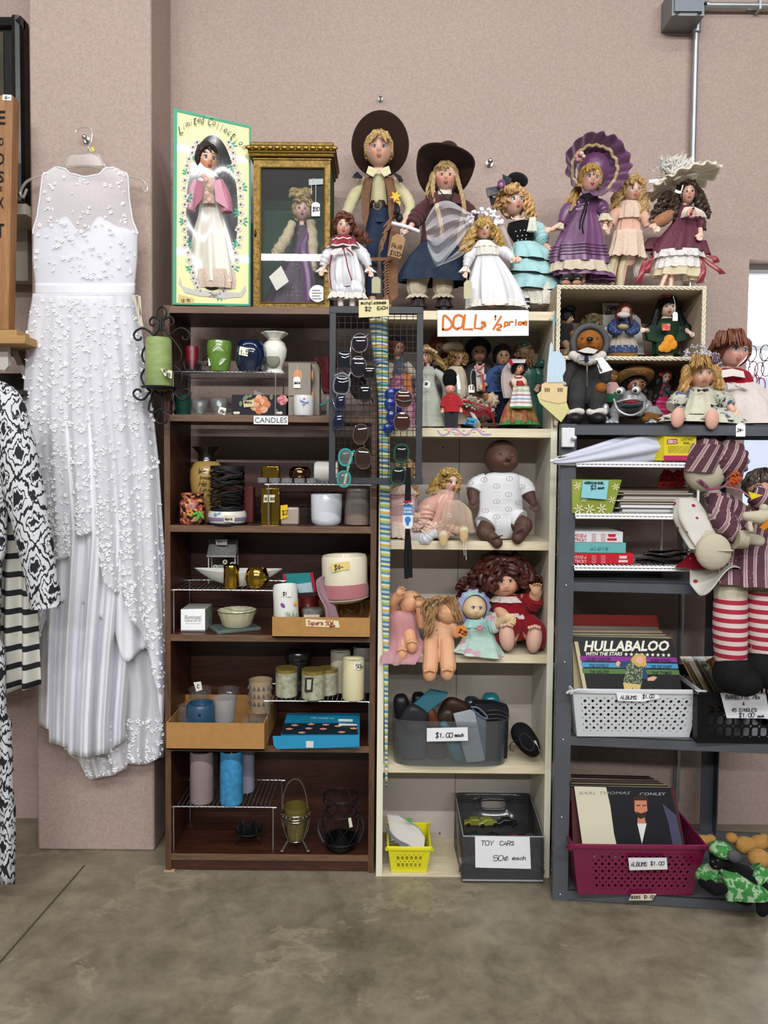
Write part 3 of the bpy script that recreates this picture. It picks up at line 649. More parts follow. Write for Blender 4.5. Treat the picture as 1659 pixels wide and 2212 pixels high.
obj('collar',g,CLOTH('#c8bf9a'),r)
g=G();loft(g,[(818,446,22),(818,470,25),(818,485,26)],Y,5,0,.02,.7);ptube(g,[(806,478,0,17),(803,560,0,14),(802,640,0,12)],Y,wr=.03);ptube(g,[(832,478,0,17),(836,560,0,14),(838,640,0,12)],Y,wr=.03);obj('jeans',g,CLOTH('#26324a'),r)
g=G();loft(g,[(818,437,22.6),(818,452,23)],Y,flat=.73);b_=obj('belt',g,mat('#33251f',.5),r)
g=G();g.tube([P(815+8*cos(a),444+8.5*sin(a),Y-.06)for a in[k*pi/10 for k in range(20)]],.0016,6,closed=True);obj('buckle',g,mat('#cfc08a',.25,.9),b_)
g=G()
for sx in(-1,1):
 quad(g,[(818+sx*12,378,-.045),(818+sx*32,385,-.02),(818+sx*38,420,-.03),(818+sx*36,470,-.04),(818+sx*28,492,-.055),(818+sx*21,460,-.062),(818+sx*19,420,-.06)],Y,.006)
for k in range(9):ptube(g,[(848-k*2.2,466+k*6,-.05,3),(838-k*2.4+(k%3)*3,480+k*7,-.062,2.4),(828-k+(k%2)*7,490+k*7,-.06,1.2)],Y,6,flat=.4)
obj('vest',g,VELV('#7d5a42'),parent=r,label='tan fringed vest')
g=G();quad(g,[(846,478,-.05),(858,500,-.03),(860,640,-.03),(842,655,-.03),(835,560,-.045)],Y,.012);quad(g,[(800,556,-.05),(846,556,-.05),(846,562,-.05),(800,564,-.05)],Y,.004)
for k in range(14):g.tube(pp([(840,562+k*6.2,-.05),(833,566+k*6.2,-.056),(828+(k%3)*2,571+k*6.2,-.056)],Y,3),.0028,6,flat=.4)
obj('chaps',g,VELV('#7d5a42'),r)
g=G()
for k in range(13):g.tube(pp([(772+k*1.2,372+k*1.2,-.02),(766+k*2.4,377+k,-.05),(762+k*3,384+(k%3),-.05)],Y,3),.0022,5)if k<8 else g.tube(pp([(848+(k-8)*4,372+(k-8)*2,-.03),(856+(k-8)*3,380+(k-8)*2,-.05),(862+(k-8)*2,390+(k%2)*4,-.05)],Y,3),.0028,5)
obj('shoulder_fringe',g,mat('#26262a',.8),r)
g=G();c=P(855,424,Y-.068);R0,R1=13*S(Y),6*S(Y);g.poly([c+V(((R0 if i%2==0 else R1)*sin(i*pi/6+.3),0,(R0 if i%2==0 else R1)*cos(i*pi/6+.3)))for i in range(12)],(0,.002,0));quad(g,[(856,434,-.068),(866,436,-.068),(862,450,-.068),(856,446,-.068)],Y);obj('sheriff_star',g,mat('#e0a81c',.4),r)
g=G();ptube(g,[(857,440,-.06,5),(858,456,-.07,6),(850,462,-.07,3)],Y,8);ball(g,862,470,8,Y,-.05,.5,1.2);obj('toy_pistol',g,mat('#1c1d20',.4),r)
# small auburn doll in white satin with red cape
Y=2.55;H=Head(742,490,17,22,Y,yaw=6,roll=4)
r=doll('porcelain_doll','small auburn doll in a white satin romper with a dark red cape collar','doll',H,Y,(745,topy(Y)),
 [[(742,508,0,7),(744,520,0,9),(745,545,0,17),(747,580,0,19)],[(725,530,0,7),(708,556,-.01,7),(698,582,-.02,5)],[(765,530,0,7),(784,555,-.01,6),(798,582,-.02,5)],[(736,580,0,8),(736,640,0,6),(737,662,0,5)],[(757,580,0,8),(759,640,0,6),(760,662,0,5)]],
 [(696,588,-.025,-20,5),(801,590,-.025,20,5)],eye='#5f6d78',brow='#6d4830')
g=G();cap(g,H,.2,.62,.72,-.32,wave=.05);hcurls(g,H,34,6,3,(.1,1),.18);locks(g,Y,[(716,500,700,575,4,8,9,5,3.5,2.5,.02),(770,495,792,525,4,9,9,5,4,2.2,-.01)],4);obj('hair',g,hairm('#5c3220'),r)
g=G();loft(g,[(743,516,12),(744,535,24),(745,565,32),(747,600,37),(748,622,33)],Y,9,.01,.07,.62);ptube(g,[(724,530,0,10),(706,556,-.01,13),(697,576,-.015,7)],Y,wr=.08);ptube(g,[(765,530,0,10),(785,552,-.01,13),(797,576,-.015,7)],Y,wr=.08)
loft(g,[(733,608,18),(732,626,20),(732,634,17)],Y,7,.02,.08,.7,dy=-.01);loft(g,[(762,608,19),(766,626,22),(766,636,19)],Y,7,.02,.08,.7,dy=-.01);obj('romper',g,SATIN('#cecdd2'),r)
g=G();loft(g,[(732,632,19),(731,644,23)],Y,12,.04,.1,.7,dy=-.01,scal=2,nfr=12);loft(g,[(767,634,21),(768,646,25)],Y,12,.04,.1,.7,dy=-.01,scal=2,nfr=12);loft(g,[(697,578,6),(694,588,11)],Y,9,.04,.15,.8,dy=-.015);loft(g,[(797,578,6),(800,588,11)],Y,9,.04,.15,.8,dy=-.015);obj('lace_trim',g,lace(),r)
g=G();loft(g,[(743,508,12),(743,518,24),(742,536,37)],Y,8,.01,.06,.66,dy=-.008);ca=obj('cape',g,SATIN('#7d1028'),r)
g=G()
for row,rad in((536,37.5),(519,23)):
 pts=[P(742+(rad+1.5*sin(9*a))*cos(a),row+3*sin(a*9)*.4,Y-.008)+V((0,(rad*.68)*S(Y)*sin(a),0))for a in[k*pi/40 for k in range(80)]];g.tube(pts,.0026,6,closed=True)
obj('lace_trim',g,mat('#e6ddd8',.8),ca)
g=G()
for pts in([(738,535),(722,538),(710,548),(722,552),(740,540)],[(744,536),(758,532),(760,545),(746,540)]):quad(g,[(x,y,-.055)for x,y in pts],Y,.004)
obj('ribbon_bow',g,SATIN('#d9b7b0'),r)
g=G();g.tube(pp([(742,538,-.056),(748,560,-.06),(752,580,-.064),(760,606,-.066)],Y),.0022,6);g.tube(pp([(748,536,-.056),(758,544,-.058),(763,552,-.06)],Y),.002,6);g.tube(pp([(716,548,-.04),(712,590,-.03),(716,625,-.03)],Y),.0022,6);obj('ribbon',g,SATIN('#7d1028'),r)
g=G();ptube(g,[(735,645,-.0,7),(736,662,0,6)],Y);ptube(g,[(761,645,0,7),(761,662,0,6)],Y);obj('stocking',g,CLOTH('#ddd0cd'),r)
for x in(736,761):g=G();ball(g,x,topy(Y)-4,8,Y,-.012,1.6,.7);obj('shoe',g,mat('#6d1426',.25,coat=.5),r)
tagcard('olive green folded tag hanging from the hand of the red-caped doll',803,822,598,633,2.5,None,[(800,590),(806,596),(808,600)],'#a8a888')
# cowgirl
Y=2.64;H=Head(962,385,23,29,Y,yaw=-2)
r=doll('cowgirl_doll','doll with long blond braids in a brown cowgirl hat, maroon shirt and denim skirt','doll',H,Y,(950,topy(Y)),
 [[(962,408,0,9),(962,420,0,12),(960,450,0,26),(955,500,0,24)],[(925,440,0,11),(898,475,-.02,9),(884,494,-.05,7)],[(1000,440,0,11),(1020,480,-.0,9),(1020,520,0,7)],[(935,560,0,12),(905,640,0,9),(905,690,0,8)],[(965,560,0,12),(958,640,0,9),(956,690,0,8)]],
 [(878,497,-.06,-60,7.5,.9)],eye='#4a2a22',eyer=.15,brow='#a08055',bl=.65,blush='#c8685c')
g=G();cap(g,H,.11,.70,.80,-.28,low=-.6);locks(g,Y,[(938,372,926,425,5,7,9,4,2,1,-.01),(959,357,956,364,14,12,9,3,.6,.5,-.052)],6)
for pts in([(938,378,-.035),(935,405,-.045),(942,440,-.06),(952,480,-.075),(954,500,-.075)],[(986,378,-.035),(992,400,-.045),(1000,430,-.055),(1003,455,-.06),(1000,470,-.05)]):
 c=pp(pts,Y,7);n=len(c)
 for ph in(0,2.09,4.18):g.tube([p+V((cos(i*.85+ph),.5*sin(2*(i*.85+ph)),0))*.0042 for i,p in enumerate(c)],.0042,7)
locks(g,Y,[(954,500,953,515,2,6,6,2.5,1,.7,-.075)],2)
obj('hair',g,hairm('#a68a5e'),r)
cowhat(r,962,354,62,62,Y+.01,-16,12,10,'#2a1712',46,'dark brown felt hat brim',46)
g=G();loft(g,[(962,403,14),(961,412,15),(960,424,17),(960,440,24)],Y,flat=.75);obj('turtleneck',g,CLOTH('#dcd5c8'),r)
g=G();loft(g,[(962,424,24),(960,436,40),(955,460,40),(950,495,38),(946,526,37)],Y,8,.01,.04,.62);ptube(g,[(930,438,0,13),(906,462,-.01,18),(890,486,-.035,14)],Y,wr=.08);ptube(g,[(992,438,0,13),(1014,462,-.01,17),(1020,500,-.0,12)],Y,wr=.08);obj('shirt',g,CLOTH('#47272a'),r)
g=G()
for pts in([(944,412,-.06),(926,424,-.05),(930,442,-.06),(952,434,-.07)],[(978,414,-.06),(1000,424,-.05),(1002,440,-.055),(978,438,-.065)]):quad(g,pts,Y,.005)
obj('collar',g,CLOTH('#4d2b2d'),r)
g=G();g.tube(pp([(944,404,-.055),(958,422,-.07),(968,436,-.072)],Y),.0018,5);g.tube(pp([(981,402,-.05),(978,420,-.068),(970,436,-.072)],Y),.0018,5);obj('hat_cord',g,mat('#17161a',.6),r)
g=G();loft(g,[(948,522,36),(944,550,56),(938,585,70),(938,612,72,4)],Y,7,.02,.07,.62);sk=obj('skirt',g,mat('#2b3647',.85,var=.22,vscale=40,bump=.3,bscale=500),parent=r,label='dark blue denim skirt')
for x,yb in((901,640),(957,640)):
 g=G();loft(g,[(x,596,22),(x,625,22),(x,636,17)],Y,8,.02,.05,.8);loft(g,[(x,636,17),(x,644,23)],Y,14,.04,.1,.8,scal=2,nfr=14);obj('pantaloon',g,CLOTH('#b9ae99'),r)
 g=G();ptube(g,[(x+2,640,0,12),(x+2,668,0,12),(x+2,topy(Y)-2,0,13)],Y);ball(g,x+2,topy(Y)-6,13,Y,-.02,1.7,.6);loft(g,[(x+2,646,13),(x+2,664,19)],Y,12,.03,.08,.8);obj('boot',g,mat('#2c2224',.5),r)
g=G();g.tube(pp([(846,482,-.07),(875,489,-.07),(900,498,-.07)],Y),.0062,10);g.tube(pp([(898,497,-.07),(906,501,-.07)],Y),[.0062]*6+[.001],8);obj('pen',g,mat('#dedfe6',.4),label='white marker pen in the hand of the cowgirl doll',cat='pen')
tagcard('brown kraft paper tag reading PAIR $100 hanging from the hand of the cowgirl doll',843,872,506,556,Y-.085,'PAIR',[(872,490),(866,498),(868,510),(876,500),(880,492)],'#9c7a58',rot=.26,h=9,t2='$100-')
# bride doll
Y=2.545;H=Head(1045,497,17,21,Y,yaw=-4,roll=-3)
r=doll('bride_doll','small blond bride doll in a white satin gown with a tulle veil','doll',H,Y,(1062,topy(Y)),
 [[(1046,514,0,6),(1048,524,0,9),(1052,545,0,17),(1058,580,0,18),(1062,650,0,20)],[(1026,540,0,7),(1012,562,-.01,7),(1006,585,-.02,5)],[(1075,540,0,7),(1095,552,-.01,6),(1112,562,-.03,5)]],
 [(1006,592,-.025,-10,5),(1118,558,-.035,60,5)],eye='#4a5a60',brow='#a07c48')
g=G();cap(g,H,.16,.62,.72,-.34,wave=.05);locks(g,Y,[(1024,490,1003,545,4,10,12,4.5,4,2,-.01),(1067,490,1082,530,4,7,9,4.5,4,2,-.01),(1040,478,1036,488,10,9,7,3.5,1,.6,-.042)],8);hcurls(g,H,16,5,5,(-.6,.2),.3);obj('hair',g,hairm('#b08c4a'),r)
g=G();loft(g,[(1046,520,14),(1050,538,26),(1053,553,24),(1058,575,35),(1066,620,54),(1072,664,62)],Y,9,.01,.06,.6);ptube(g,[(1027,536,0,9),(1014,555,-.01,12),(1007,577,-.015,7)],Y,wr=.08);ptube(g,[(1074,536,0,9),(1092,546,-.01,12),(1108,560,-.02,7)],Y,wr=.08);obj('gown',g,SATIN('#d2d0d4'),r)
g=G();loft(g,[(1046,521,15),(1050,536,28)],Y,14,.03,.09,.7,dy=-.004);loft(g,[(1050,530,24),(1053,553,25)],Y,14,.01,.03,.72,dy=-.005);loft(g,[(1006,576,6),(1003,588,11)],Y,9,.04,.15,.8,dy=-.015);loft(g,[(1108,556,7),(1114,568,10)],Y,9,.04,.15,.8,dy=-.02);loft(g,[(1072,652,61),(1072,667,66)],Y,22,.02,.04,.6);obj('lace_trim',g,lace('#e6e0d6'),r)
g=G();R_=random.Random(4)
for k in range(70):a=pi*R_.uniform(.0,1);q=R_.uniform(.85,1.35);c=P(1045+30*q*cos(a),485-26*q*sin(a),Y+R_.uniform(-.025,.02));s0=R_.uniform(.004,.009);g.ell(c,(s0,s0*.6,s0*.7),7,5,MR(R_.uniform(0,3),3,'Y'))
obj('veil_headpiece',g,mat('#e4e2e6',.8),r)
g=G();n_=0
def veil(L0,L1,T,B,Yv,fol,am):
 def fn(u,v):
  a=V(L0).lerp(V(L1),v);b=V(T).lerp(V(B),v);p=a.lerp(b,u);q=P(p.x,p.y,Yv+am*sin(u*fol)*(1-abs(2*v-1)*.3));return q
 return fn
def poly_sheet(g,top,bot,Yv,am,fol,nu=30,nv=16):
 a,b=cr([V((x,y,0))for x,y in top],8),cr([V((x,y,0))for x,y in bot],8)
 def fn(u,v):i=u*(min(len(a),len(b))-1);i=int(i);p=a[i].lerp(b[i],v);return P(p.x,p.y,Yv+am*sin(v*fol+u*4))
 g.grid(fn,min(len(a),len(b)),nv)
poly_sheet(g,[(1022,462),(1000,450),(970,434),(940,442),(918,480)],[(1022,474),(1005,505),(975,545),(945,575),(925,540)],Y-.03,.012,22);poly_sheet(g,[(1020,480),(1012,505),(990,540),(960,565)],[(1026,476),(1020,510),(1000,550),(940,577)],Y-.025,.004,6)
poly_sheet(g,[(1072,466),(1090,490),(1105,530),(1112,555)],[(1062,476),(1070,500),(1082,530),(1092,556)],Y+.0,.006,8);obj('veil',g,tulle('#f2f0f4',.15),r)
tagcard('pale olive folded tag hanging from the hand of the small bride doll',1002,1020,606,645,Y-.06,None,[(1008,592),(1008,600),(1010,608)],'#b5b394')
# pale blue dress doll
Y=2.62;H=Head(1107,436,22,29,Y,yaw=14,roll=-8,pitch=0)
r=doll('porcelain_doll','blond doll in a pale blue tiered dress with black velvet bodice and black beret','doll',H,Y,(1150,topy(Y)),
 [[(1114,460,0,8),(1118,474,0,9),(1124,500,0,19),(1135,540,0,19),(1150,620,0,22)],[(1160,500,0,8),(1172,525,-.01,8),(1186,536,-.03,6)]],
 [(1190,538,-.035,40,6)],eye='#5f7f80',brow='#a88454',skin='#d6b09c')
g=G();cap(g,H,.16,.64,.76,-.28,wave=.06);hcurls(g,H,46,6.5,9,(-.2,1),.16);locks(g,Y,[(1135,420,1150,470,6,8,12,4.5,4,2.6,-.01),(1080,420,1074,452,6,6,8,4.5,4,2,0),(1095,404,1112,412,10,14,8,4,3,1.2,-.05)],9);obj('hair',g,hairm('#c39a66'),r)
g=G();ball(g,1118,389,23,Y,.0,1.,.62,MR(radians(14),3,'Y'));hb=obj('beret',g,VELV('#0e0e12'),r)
g=G();quad(g,[(1088,402,-.05),(1086,376,-.06),(1106,386,-.05),(1102,398,-.05)],Y,.012);quad(g,[(1086,400,-.05),(1050,406,-.05),(1054,424,-.05),(1076,418,-.06)],Y,.014);quad(g,[(1056,420,-.04),(1062,446,-.03),(1072,430,-.04)],Y,.008);obj('hat_bow',g,SATIN('#232a2e'),hb)
g=G()
for k in range(9):a=k*.7;ball(g,1083+6*cos(a),397+7*sin(a),3,Y,-.065)
obj('flower',g,mat('#7d4a7c',.6),hb)
g=G()
for k in range(18):a=pi*(.08+k/17*.84);ball(g,1119+15*cos(a),468+6*sin(a),1.5,Y,-.02-.012*sin(a))
obj('necklace',g,mat('#e0d6c4',.25),r)
g=G();loft(g,[(1120,480,22,-3),(1124,500,28),(1132,525,21)],Y,0,0,0,.62,dy=-.003);vb=obj('bodice',g,VELV('#0b0b0f'),parent=r,label='black velvet bodice')
g=G()
for(x,y)in((1114,500),(1124,498),(1133,497),(1143,496),(1118,510),(1128,509),(1137,508),(1119,519),(1127,518),(1136,516)):ball(g,x,y,1.3,Y,-.052)
obj('beads',g,mat('#e8e4dc',.3),vb)
blue=CLOTH('#9fc7c8')
tiers=[[(1135,524,24),(1148,545,42),(1152,565,48,6)],[(1140,552,38),(1152,580,50),(1155,597,55,7)],[(1146,585,45),(1154,610,56),(1150,630,58,4)]]
for i,t_ in enumerate(tiers):
 g=G();loft(g,t_,Y,7,.02,.07,.6,dy=-.004*(2-i),seed=i+2);o=obj('skirt_tier',g,blue,r)
 g=G();R0=t_[-1];n=72;rr=G();loft(rr,t_,Y,7,.02,.07,.6,dy=-.004*(2-i),seed=i+2);g.tube(rr.v[-96:],.0028,6,closed=True);obj('black_piping',g,mat('#0d0d10',.6),o)
g=G();loft(g,[(1152,620,52),(1158,650,44),(1160,660,42)],Y,16,.03,.06,.6);loft(g,[(1178,595,14),(1182,640,20),(1182,658,20)],Y,6,.03,.08,.6,dy=-.03);loft(g,[(1151,470,7),(1149,500,10)],Y,7,.05,.1,.6,dy=-.045);obj('lace_petticoat',g,lace('#d9d8cc'),r)
g=G();ptube(g,[(1146,484,0,10),(1164,498,0,16),(1172,520,-.01,14),(1178,528,-.015,9)],Y,wr=.07);obj('sleeve',g,blue,r)
for x in(1137,):g=G();[ptube(g,[(x,645+k*9,-.03,8),(x,651+k*9,-.03,8)],Y)for k in range(2)];ball(g,x,670,9,Y,-.04,1.5,.7);obj('shoe',g,mat('#14141a',.4),r);g=G();ptube(g,[(x,640,-.03,7),(x,668,-.03,7)],Y);obj('stocking',g,CLOTH('#d8d8d8'),r)
# purple bonnet doll, peach lace doll and burgundy doll on the wicker shelf
Y=2.56
def topk(Y):return 995-(995-616)*2.47/Y+1
H=Head(1274,388,21,27,Y,yaw=2,roll=5)
r=doll('porcelain_doll','blond doll in a purple satin dress and huge ruffled purple bonnet','doll',H,Y,(1250,topk(Y)),
 [[(1272,410,0,8),(1268,424,0,9),(1264,450,0,18),(1258,490,0,18),(1250,580,0,20)],[(1240,440,0,9),(1220,480,-.01,8),(1192,496,-.03,6)],[(1288,440,0,8),(1305,455,-.01,7),(1308,480,-.02,6)],[(1240,570,0,9),(1231,606,-.01,8)],[(1260,570,0,9),(1258,606,-.01,8)]],
 [(1186,496,-.035,-60,6),(1307,488,-.03,10,5.5)],eye='#4d5f82',brow='#a5824a')
g=G();cap(g,H,.12,.66,.78,-.3,wave=.03);locks(g,Y,[(1252,400,1226,452,5,8,10,4.5,2,1.2,-.02),(1274,362,1274,370,14,15,14,2.6,.5,.5,-.05)],3);obj('hair',g,hairm('#a98544'),r)
pur=SATIN('#62365f');
g=G();c0=P(1282,372,Y)
def brim(u,v):
 th=2*pi*u;a=(34+34*v)*S(Y);b=(38+27*v)*S(Y);w=(1+.035*v*sin(13*th+sin(3*th))+.02*v*sin(7*th));x,z=a*w*cos(th),b*w*sin(th)
 if z<0:z*=.98
 M=MR(radians(8),3,'Y');return c0+M@V((x,(.02-.085*v)*1+.009*sin(17*th+v*3+sin(4*th))*(.3+.7*v)+.0,z))+V((0,.01,.006))
g.grid(brim,150,14,True);hb=obj('bonnet_brim',g,pur,parent=r,label='wide ruffled purple brim');solid(hb,.002)
g=G();g.ell(P(1284,366,Y+.045),(36*S(Y),.05,40*S(Y)),30,16,fn=lambda d,p:p*(1+.03*sin(16*atan2(d.x,d.z))));obj('bonnet_crown',g,pur,r)
g=G();ring=[brim((k+52)/60%1,.42)+V((0,-.006,0))for k in range(47)];g.tube(ring,.0055,8);obj('gimp_trim',g,CLOTH('#b5a27c'),hb)
g=G()
for k in range(6):a=k*1.05;ball(g,1252+7*cos(a),338+7*sin(a),5,Y,-.075,.5)
g.mi=1;ball(g,1256,332,5,Y,-.085);ball(g,1261,338,4,Y,-.085);obj('fabric_rose',g,[SATIN('#9a6a60'),SATIN('#cfa9a2')],hb)
g=G();loft(g,[(1270,418,16,-4),(1266,440,29,-5),(1262,460,27),(1256,500,44),(1250,545,58),(1252,572,62,3)],Y,8,.01,.06,.62);ptube(g,[(1242,438,0,10),(1226,456,-.01,16),(1214,484,-.015,10)],Y,wr=.06);ptube(g,[(1288,436,0,9),(1300,448,-.01,15),(1306,464,-.015,10)],Y,wr=.06);dr=obj('dress',g,pur,r)
g=G()
for k in range(4):rr=G();loft(rr,[(1250,533+k*7,56+k*1.6),(1250,536+k*7,58+k*1.6)],Y,8,.06,.06,.63,n=60);g.tube(rr.v[-60:],.0018,5,closed=True)
obj('tuck',g,pur,dr)
g=G();loft(g,[(1252,570,62),(1254,590,67,3)],Y,14,.03,.06,.62,scal=3,nfr=20);loft(g,[(1210,484,9),(1200,496,15)],Y,8,.03,.12,.7,dy=-.02);loft(g,[(1306,462,9),(1308,478,15)],Y,8,.03,.12,.7,dy=-.02);obj('lace_trim',g,lace('#c9bba6',420,.8),dr)
g=G();loft(g,[(1256,580,58),(1262,600,66,3)],Y,12,.03,.06,.58);loft(g,[(1292,580,22),(1296,608,34)],Y,8,.03,.06,.6,dy=.0);obj('underskirt',g,pur,dr)
g=G();quad(g,[(1252,424,-.055),(1270,416,-.06),(1286,424,-.055),(1272,430,-.06)],Y,.01);g.tube(pp([(1268,424,-.062),(1262,450,-.07),(1254,475,-.075),(1252,495,-.085)],Y),.003,6,flat=.5);g.tube(pp([(1270,424,-.062),(1266,455,-.07),(1258,485,-.08),(1260,505,-.088)],Y),.003,6,flat=.5);obj('ribbon',g,VELV('#121018'),r)
g=G()
for(x,y)in((1243,443),(1250,437),(1258,447),(1262,440),(1270,438),(1266,449),(1246,452)):ball(g,x,y,2,Y,-.052)
obj('beads',g,mat('#c5b0cc',.2,coat=1),dr)
for x,a in((1222,0),(1246,6)):
 g=G();ptube(g,[(x+3,580,-.01,9),(x+2,604,-.02,8)],Y);obj('stocking',g,CLOTH('#d9d2d0'),r)
 g=G();ball(g,x,606,12,Y,-.04,1.3,.8);obj('shoe',g,mat('#17171b',.3,coat=.4),r)
 g=G();ball(g,x,611,10,Y,-.062,.5,.55);obj('shoe_sole',g,mat('#a0765c',.7),r)
# peach lace doll
Y=2.6;H=Head(1364,413,19,23,Y,yaw=6)
r=doll('porcelain_doll','blond curly doll in a peach dress with white lace, right of the purple bonnet doll','doll',H,Y,(1345,topk(Y)),
 [[(1362,430,0,8),(1362,445,0,9),(1360,470,0,16),(1358,560,0,18)],[(1340,455,0,8),(1322,475,-.01,7),(1316,492,-.03,6)],[(1330,560,0,8),(1318,topk(Y)-6,0,6)],[(1352,555,0,8),(1340,topk(Y)-6,0,6)]],
 [(1314,498,-.035,-10,5)],eye='#3a5fa8',eyer=.17,brow='#b09060',mouth='lips',lips='#c0655a',bl=.3)
g=G();cap(g,H,.2,.66,.74,-.3,wave=.06);hcurls(g,H,40,7,12,(.05,1),.2);locks(g,Y,[(1340,410,1322,460,5,9,12,5,4,1.8,-.0),(1388,410,1392,465,5,7,12,5,4,1.8,0),(1390,450,1388,485,4,7,7,4,3,1.5,.0)],13);obj('hair',g,hairm('#b08f5c'),r)
pch=CLOTH('#d3a794')
g=G();loft(g,[(1362,430,11),(1361,445,18),(1360,470,24),(1358,480,23),(1356,520,32),(1354,548,36)],Y,8,.01,.05,.62);ptube(g,[(1342,452,0,8),(1326,466,-.01,12),(1319,486,-.02,9)],Y,wr=.06);ptube(g,[(1381,452,0,8),(1392,470,-.01,11),(1398,490,-.01,8)],Y,wr=.06);dr=obj('dress',g,pch,r)
g=G();loft(g,[(1360,436,18),(1360,455,26),(1359,474,28)],Y,12,.03,.06,.64,dy=-.004);loft(g,[(1356,500,31),(1354,535,36),(1352,556,40,2)],Y,10,.03,.06,.64,dy=-.004,scal=3,nfr=16);obj('lace_overlay',g,lace('#d9c2ae',520,.72),dr)
for x in(1316,1338):g=G();ptube(g,[(x+12,556,-.0,8),(x+4,585,-.005,7.5),(x,topk(Y)-4,-.0,8)],Y,wr=.05);ball(g,x-1,topk(Y)-6,8.5,Y,-.02,1.5,.7);obj('boot',g,mat('#bdb18f',.5),r)
g=G();c=pp([(1375,560,.0),(1398,585,.0),(1392,600,-.01)],Y);loft(g,[(1384,540,10,0,.02),(1392,580,22,0,.02),(1398,598,24,0,.02)],Y,7,.04,.1,.4);obj('petticoat',g,tulle('#e0d6c8',.5),r)
# burgundy doll
Y=2.575;H=Head(1484,418,15,22,Y,yaw=-6,roll=-4)
r=doll('porcelain_doll','dark ringlet doll in a burgundy dress and cream feathered hat at the wicker shelf end','doll',H,Y,(1468,topk(Y)),
 [[(1482,436,0,6),(1480,448,0,8),(1476,470,0,17),(1470,540,0,20)],[(1450,470,0,8),(1420,485,-.02,7),(1406,490,-.03,6)],[(1500,465,0,8),(1512,490,-.02,7),(1513,505,-.03,6)],[(1452,545,0,9),(1448,topk(Y)-6,-.02,6)],[(1482,545,0,9),(1440,590,-.03,6),(1425,topk(Y)-6,-.04,5)]],
 [(1414,492,-.04,60,6.5,.2),(1513,508,-.045,-20,7,.3)],eye='#3b2b24',brow='#3c2a20',skin='#d9b09c')
g=G();cap(g,H,.22,.62,.74,-.3,wave=.06);hcurls(g,H,16,6,21,(.2,.9),.2)
locks(g,Y,[(1445,415,1412,470,6,10,16,4.2,3.2,4,-.0),(1458,425,1450,470,6,14,14,4.2,3.2,4,.0),(1508,405,1530,470,4,6,6,4,3.4,5,.01),(1505,420,1518,495,3,5,5,4,3.4,6,-.0)],22);obj('hair',g,hairm('#3a2820'),r)
bur=pattern('scroll',['#612438','#3c1424'],42,.7,thr=.35)
g=G();loft(g,[(1482,445,14),(1480,462,26),(1478,480,25),(1470,515,44),(1464,548,54)],Y,7,.01,.06,.62);ptube(g,[(1500,462,0,9),(1512,480,-.01,12),(1513,496,-.02,9)],Y,wr=.08);dr=obj('dress',g,bur,r)
g=G();loft(g,[(1420,515,20,0,.03),(1402,535,16,0,.03),(1404,540,18,0,.03)],Y,5,.03,.06,.6);loft(g,[(1516,520,10,0,.02),(1522,550,14,0,.02)],Y,5,.03,.06,.6);obj('dress_side',g,bur,dr)
g=G();ptube(g,[(1454,460,0,10),(1432,474,-.01,14),(1412,486,-.02,9)],Y,wr=.08);obj('sleeve',g,CLOTH('#9a6a4c'),r)
g=G();loft(g,[(1465,544,52),(1466,558,54)],Y,12,.02,.05,.62,dy=-.004,scal=2,nfr=20);loft(g,[(1466,556,46),(1464,580,50)],Y,16,.02,.05,.62,dy=-.002,scal=3,nfr=18);obj('lace_trim',g,lace('#e2dcd8',300,.7),dr)
g=G();loft(g,[(1464,570,46),(1462,600,50,3)],Y,8,.03,.08,.62);loft(g,[(1494,580,18),(1500,608,24)],Y,6,.03,.1,.6);obj('underskirt',g,tulle('#dccfae',.75),r)
for sx,pts in((0,[(1398,556),(1388,580),(1380,612)]),(0,[(1412,552),(1402,570),(1398,590)]),(0,[(1512,552),(1518,580),(1512,612)]),(0,[(1516,552),(1540,575),(1562,592)]),(0,[(1520,548),(1540,556),(1548,568)])):
 g=G();c=pp([(x,y,-.03)for x,y in pts],Y,6);n=len(c)
 g.grid(lambda u,v:c[int(round(v*(n-1)))]+V((.008*(u-.5)*2*(.6+v),.006*sin(v*6+u),.003*(u-.5))),4,n);o=obj('ribbon',g,SATIN('#86192a'),r);solid(o,.0008)
g=G();loft(g,[(1490,448,12,0,-.03),(1496,458,22,0,-.035),(1498,470,25,0,-.03)],Y,10,.03,.1,.4);cl=obj('collar',g,tulle('#e6d8c8',.6),r)
g=G();
for k in range(7):a=k*.9;ball(g,1494+6*cos(a),460+7*sin(a),4.5,Y,-.07,.5)
g.mi=1;ball(g,1498,450,2.5,Y,-.082);ball(g,1493,462,3.4,Y,-.085);obj('fabric_rose',g,[SATIN('#c58f86'),SATIN('#5e0f1e')],cl)
g=G();ch=P(1476,386,Y)
def hb_(u,v):
 th=2*pi*u;q=.3+.7*v;p=V((76*S(Y)*q*cos(th)*(1+.05*v*sin(11*th)),66*S(Y)*q*sin(th)*(1+.05*v*sin(13*th)),-8*S(Y)*v*v+v*5*S(Y)*sin(15*th)))
 return ch+MR(radians(-16),3,'Y')@MR(radians(-10),3,'X')@p
g.grid(hb_,120,8,True);hb=obj('hat_brim',g,mat('#d5ccb6',.8,sheen=.2),parent=r,label='cream ruffled hat brim');solid(hb,.004)
g=G();g.ell(ch+V((0,0,.012)),(.045,.045,.035),20,12);obj('hat_crown',g,CLOTH('#cfc6b4'),r)
g=G();R_=random.Random(11)
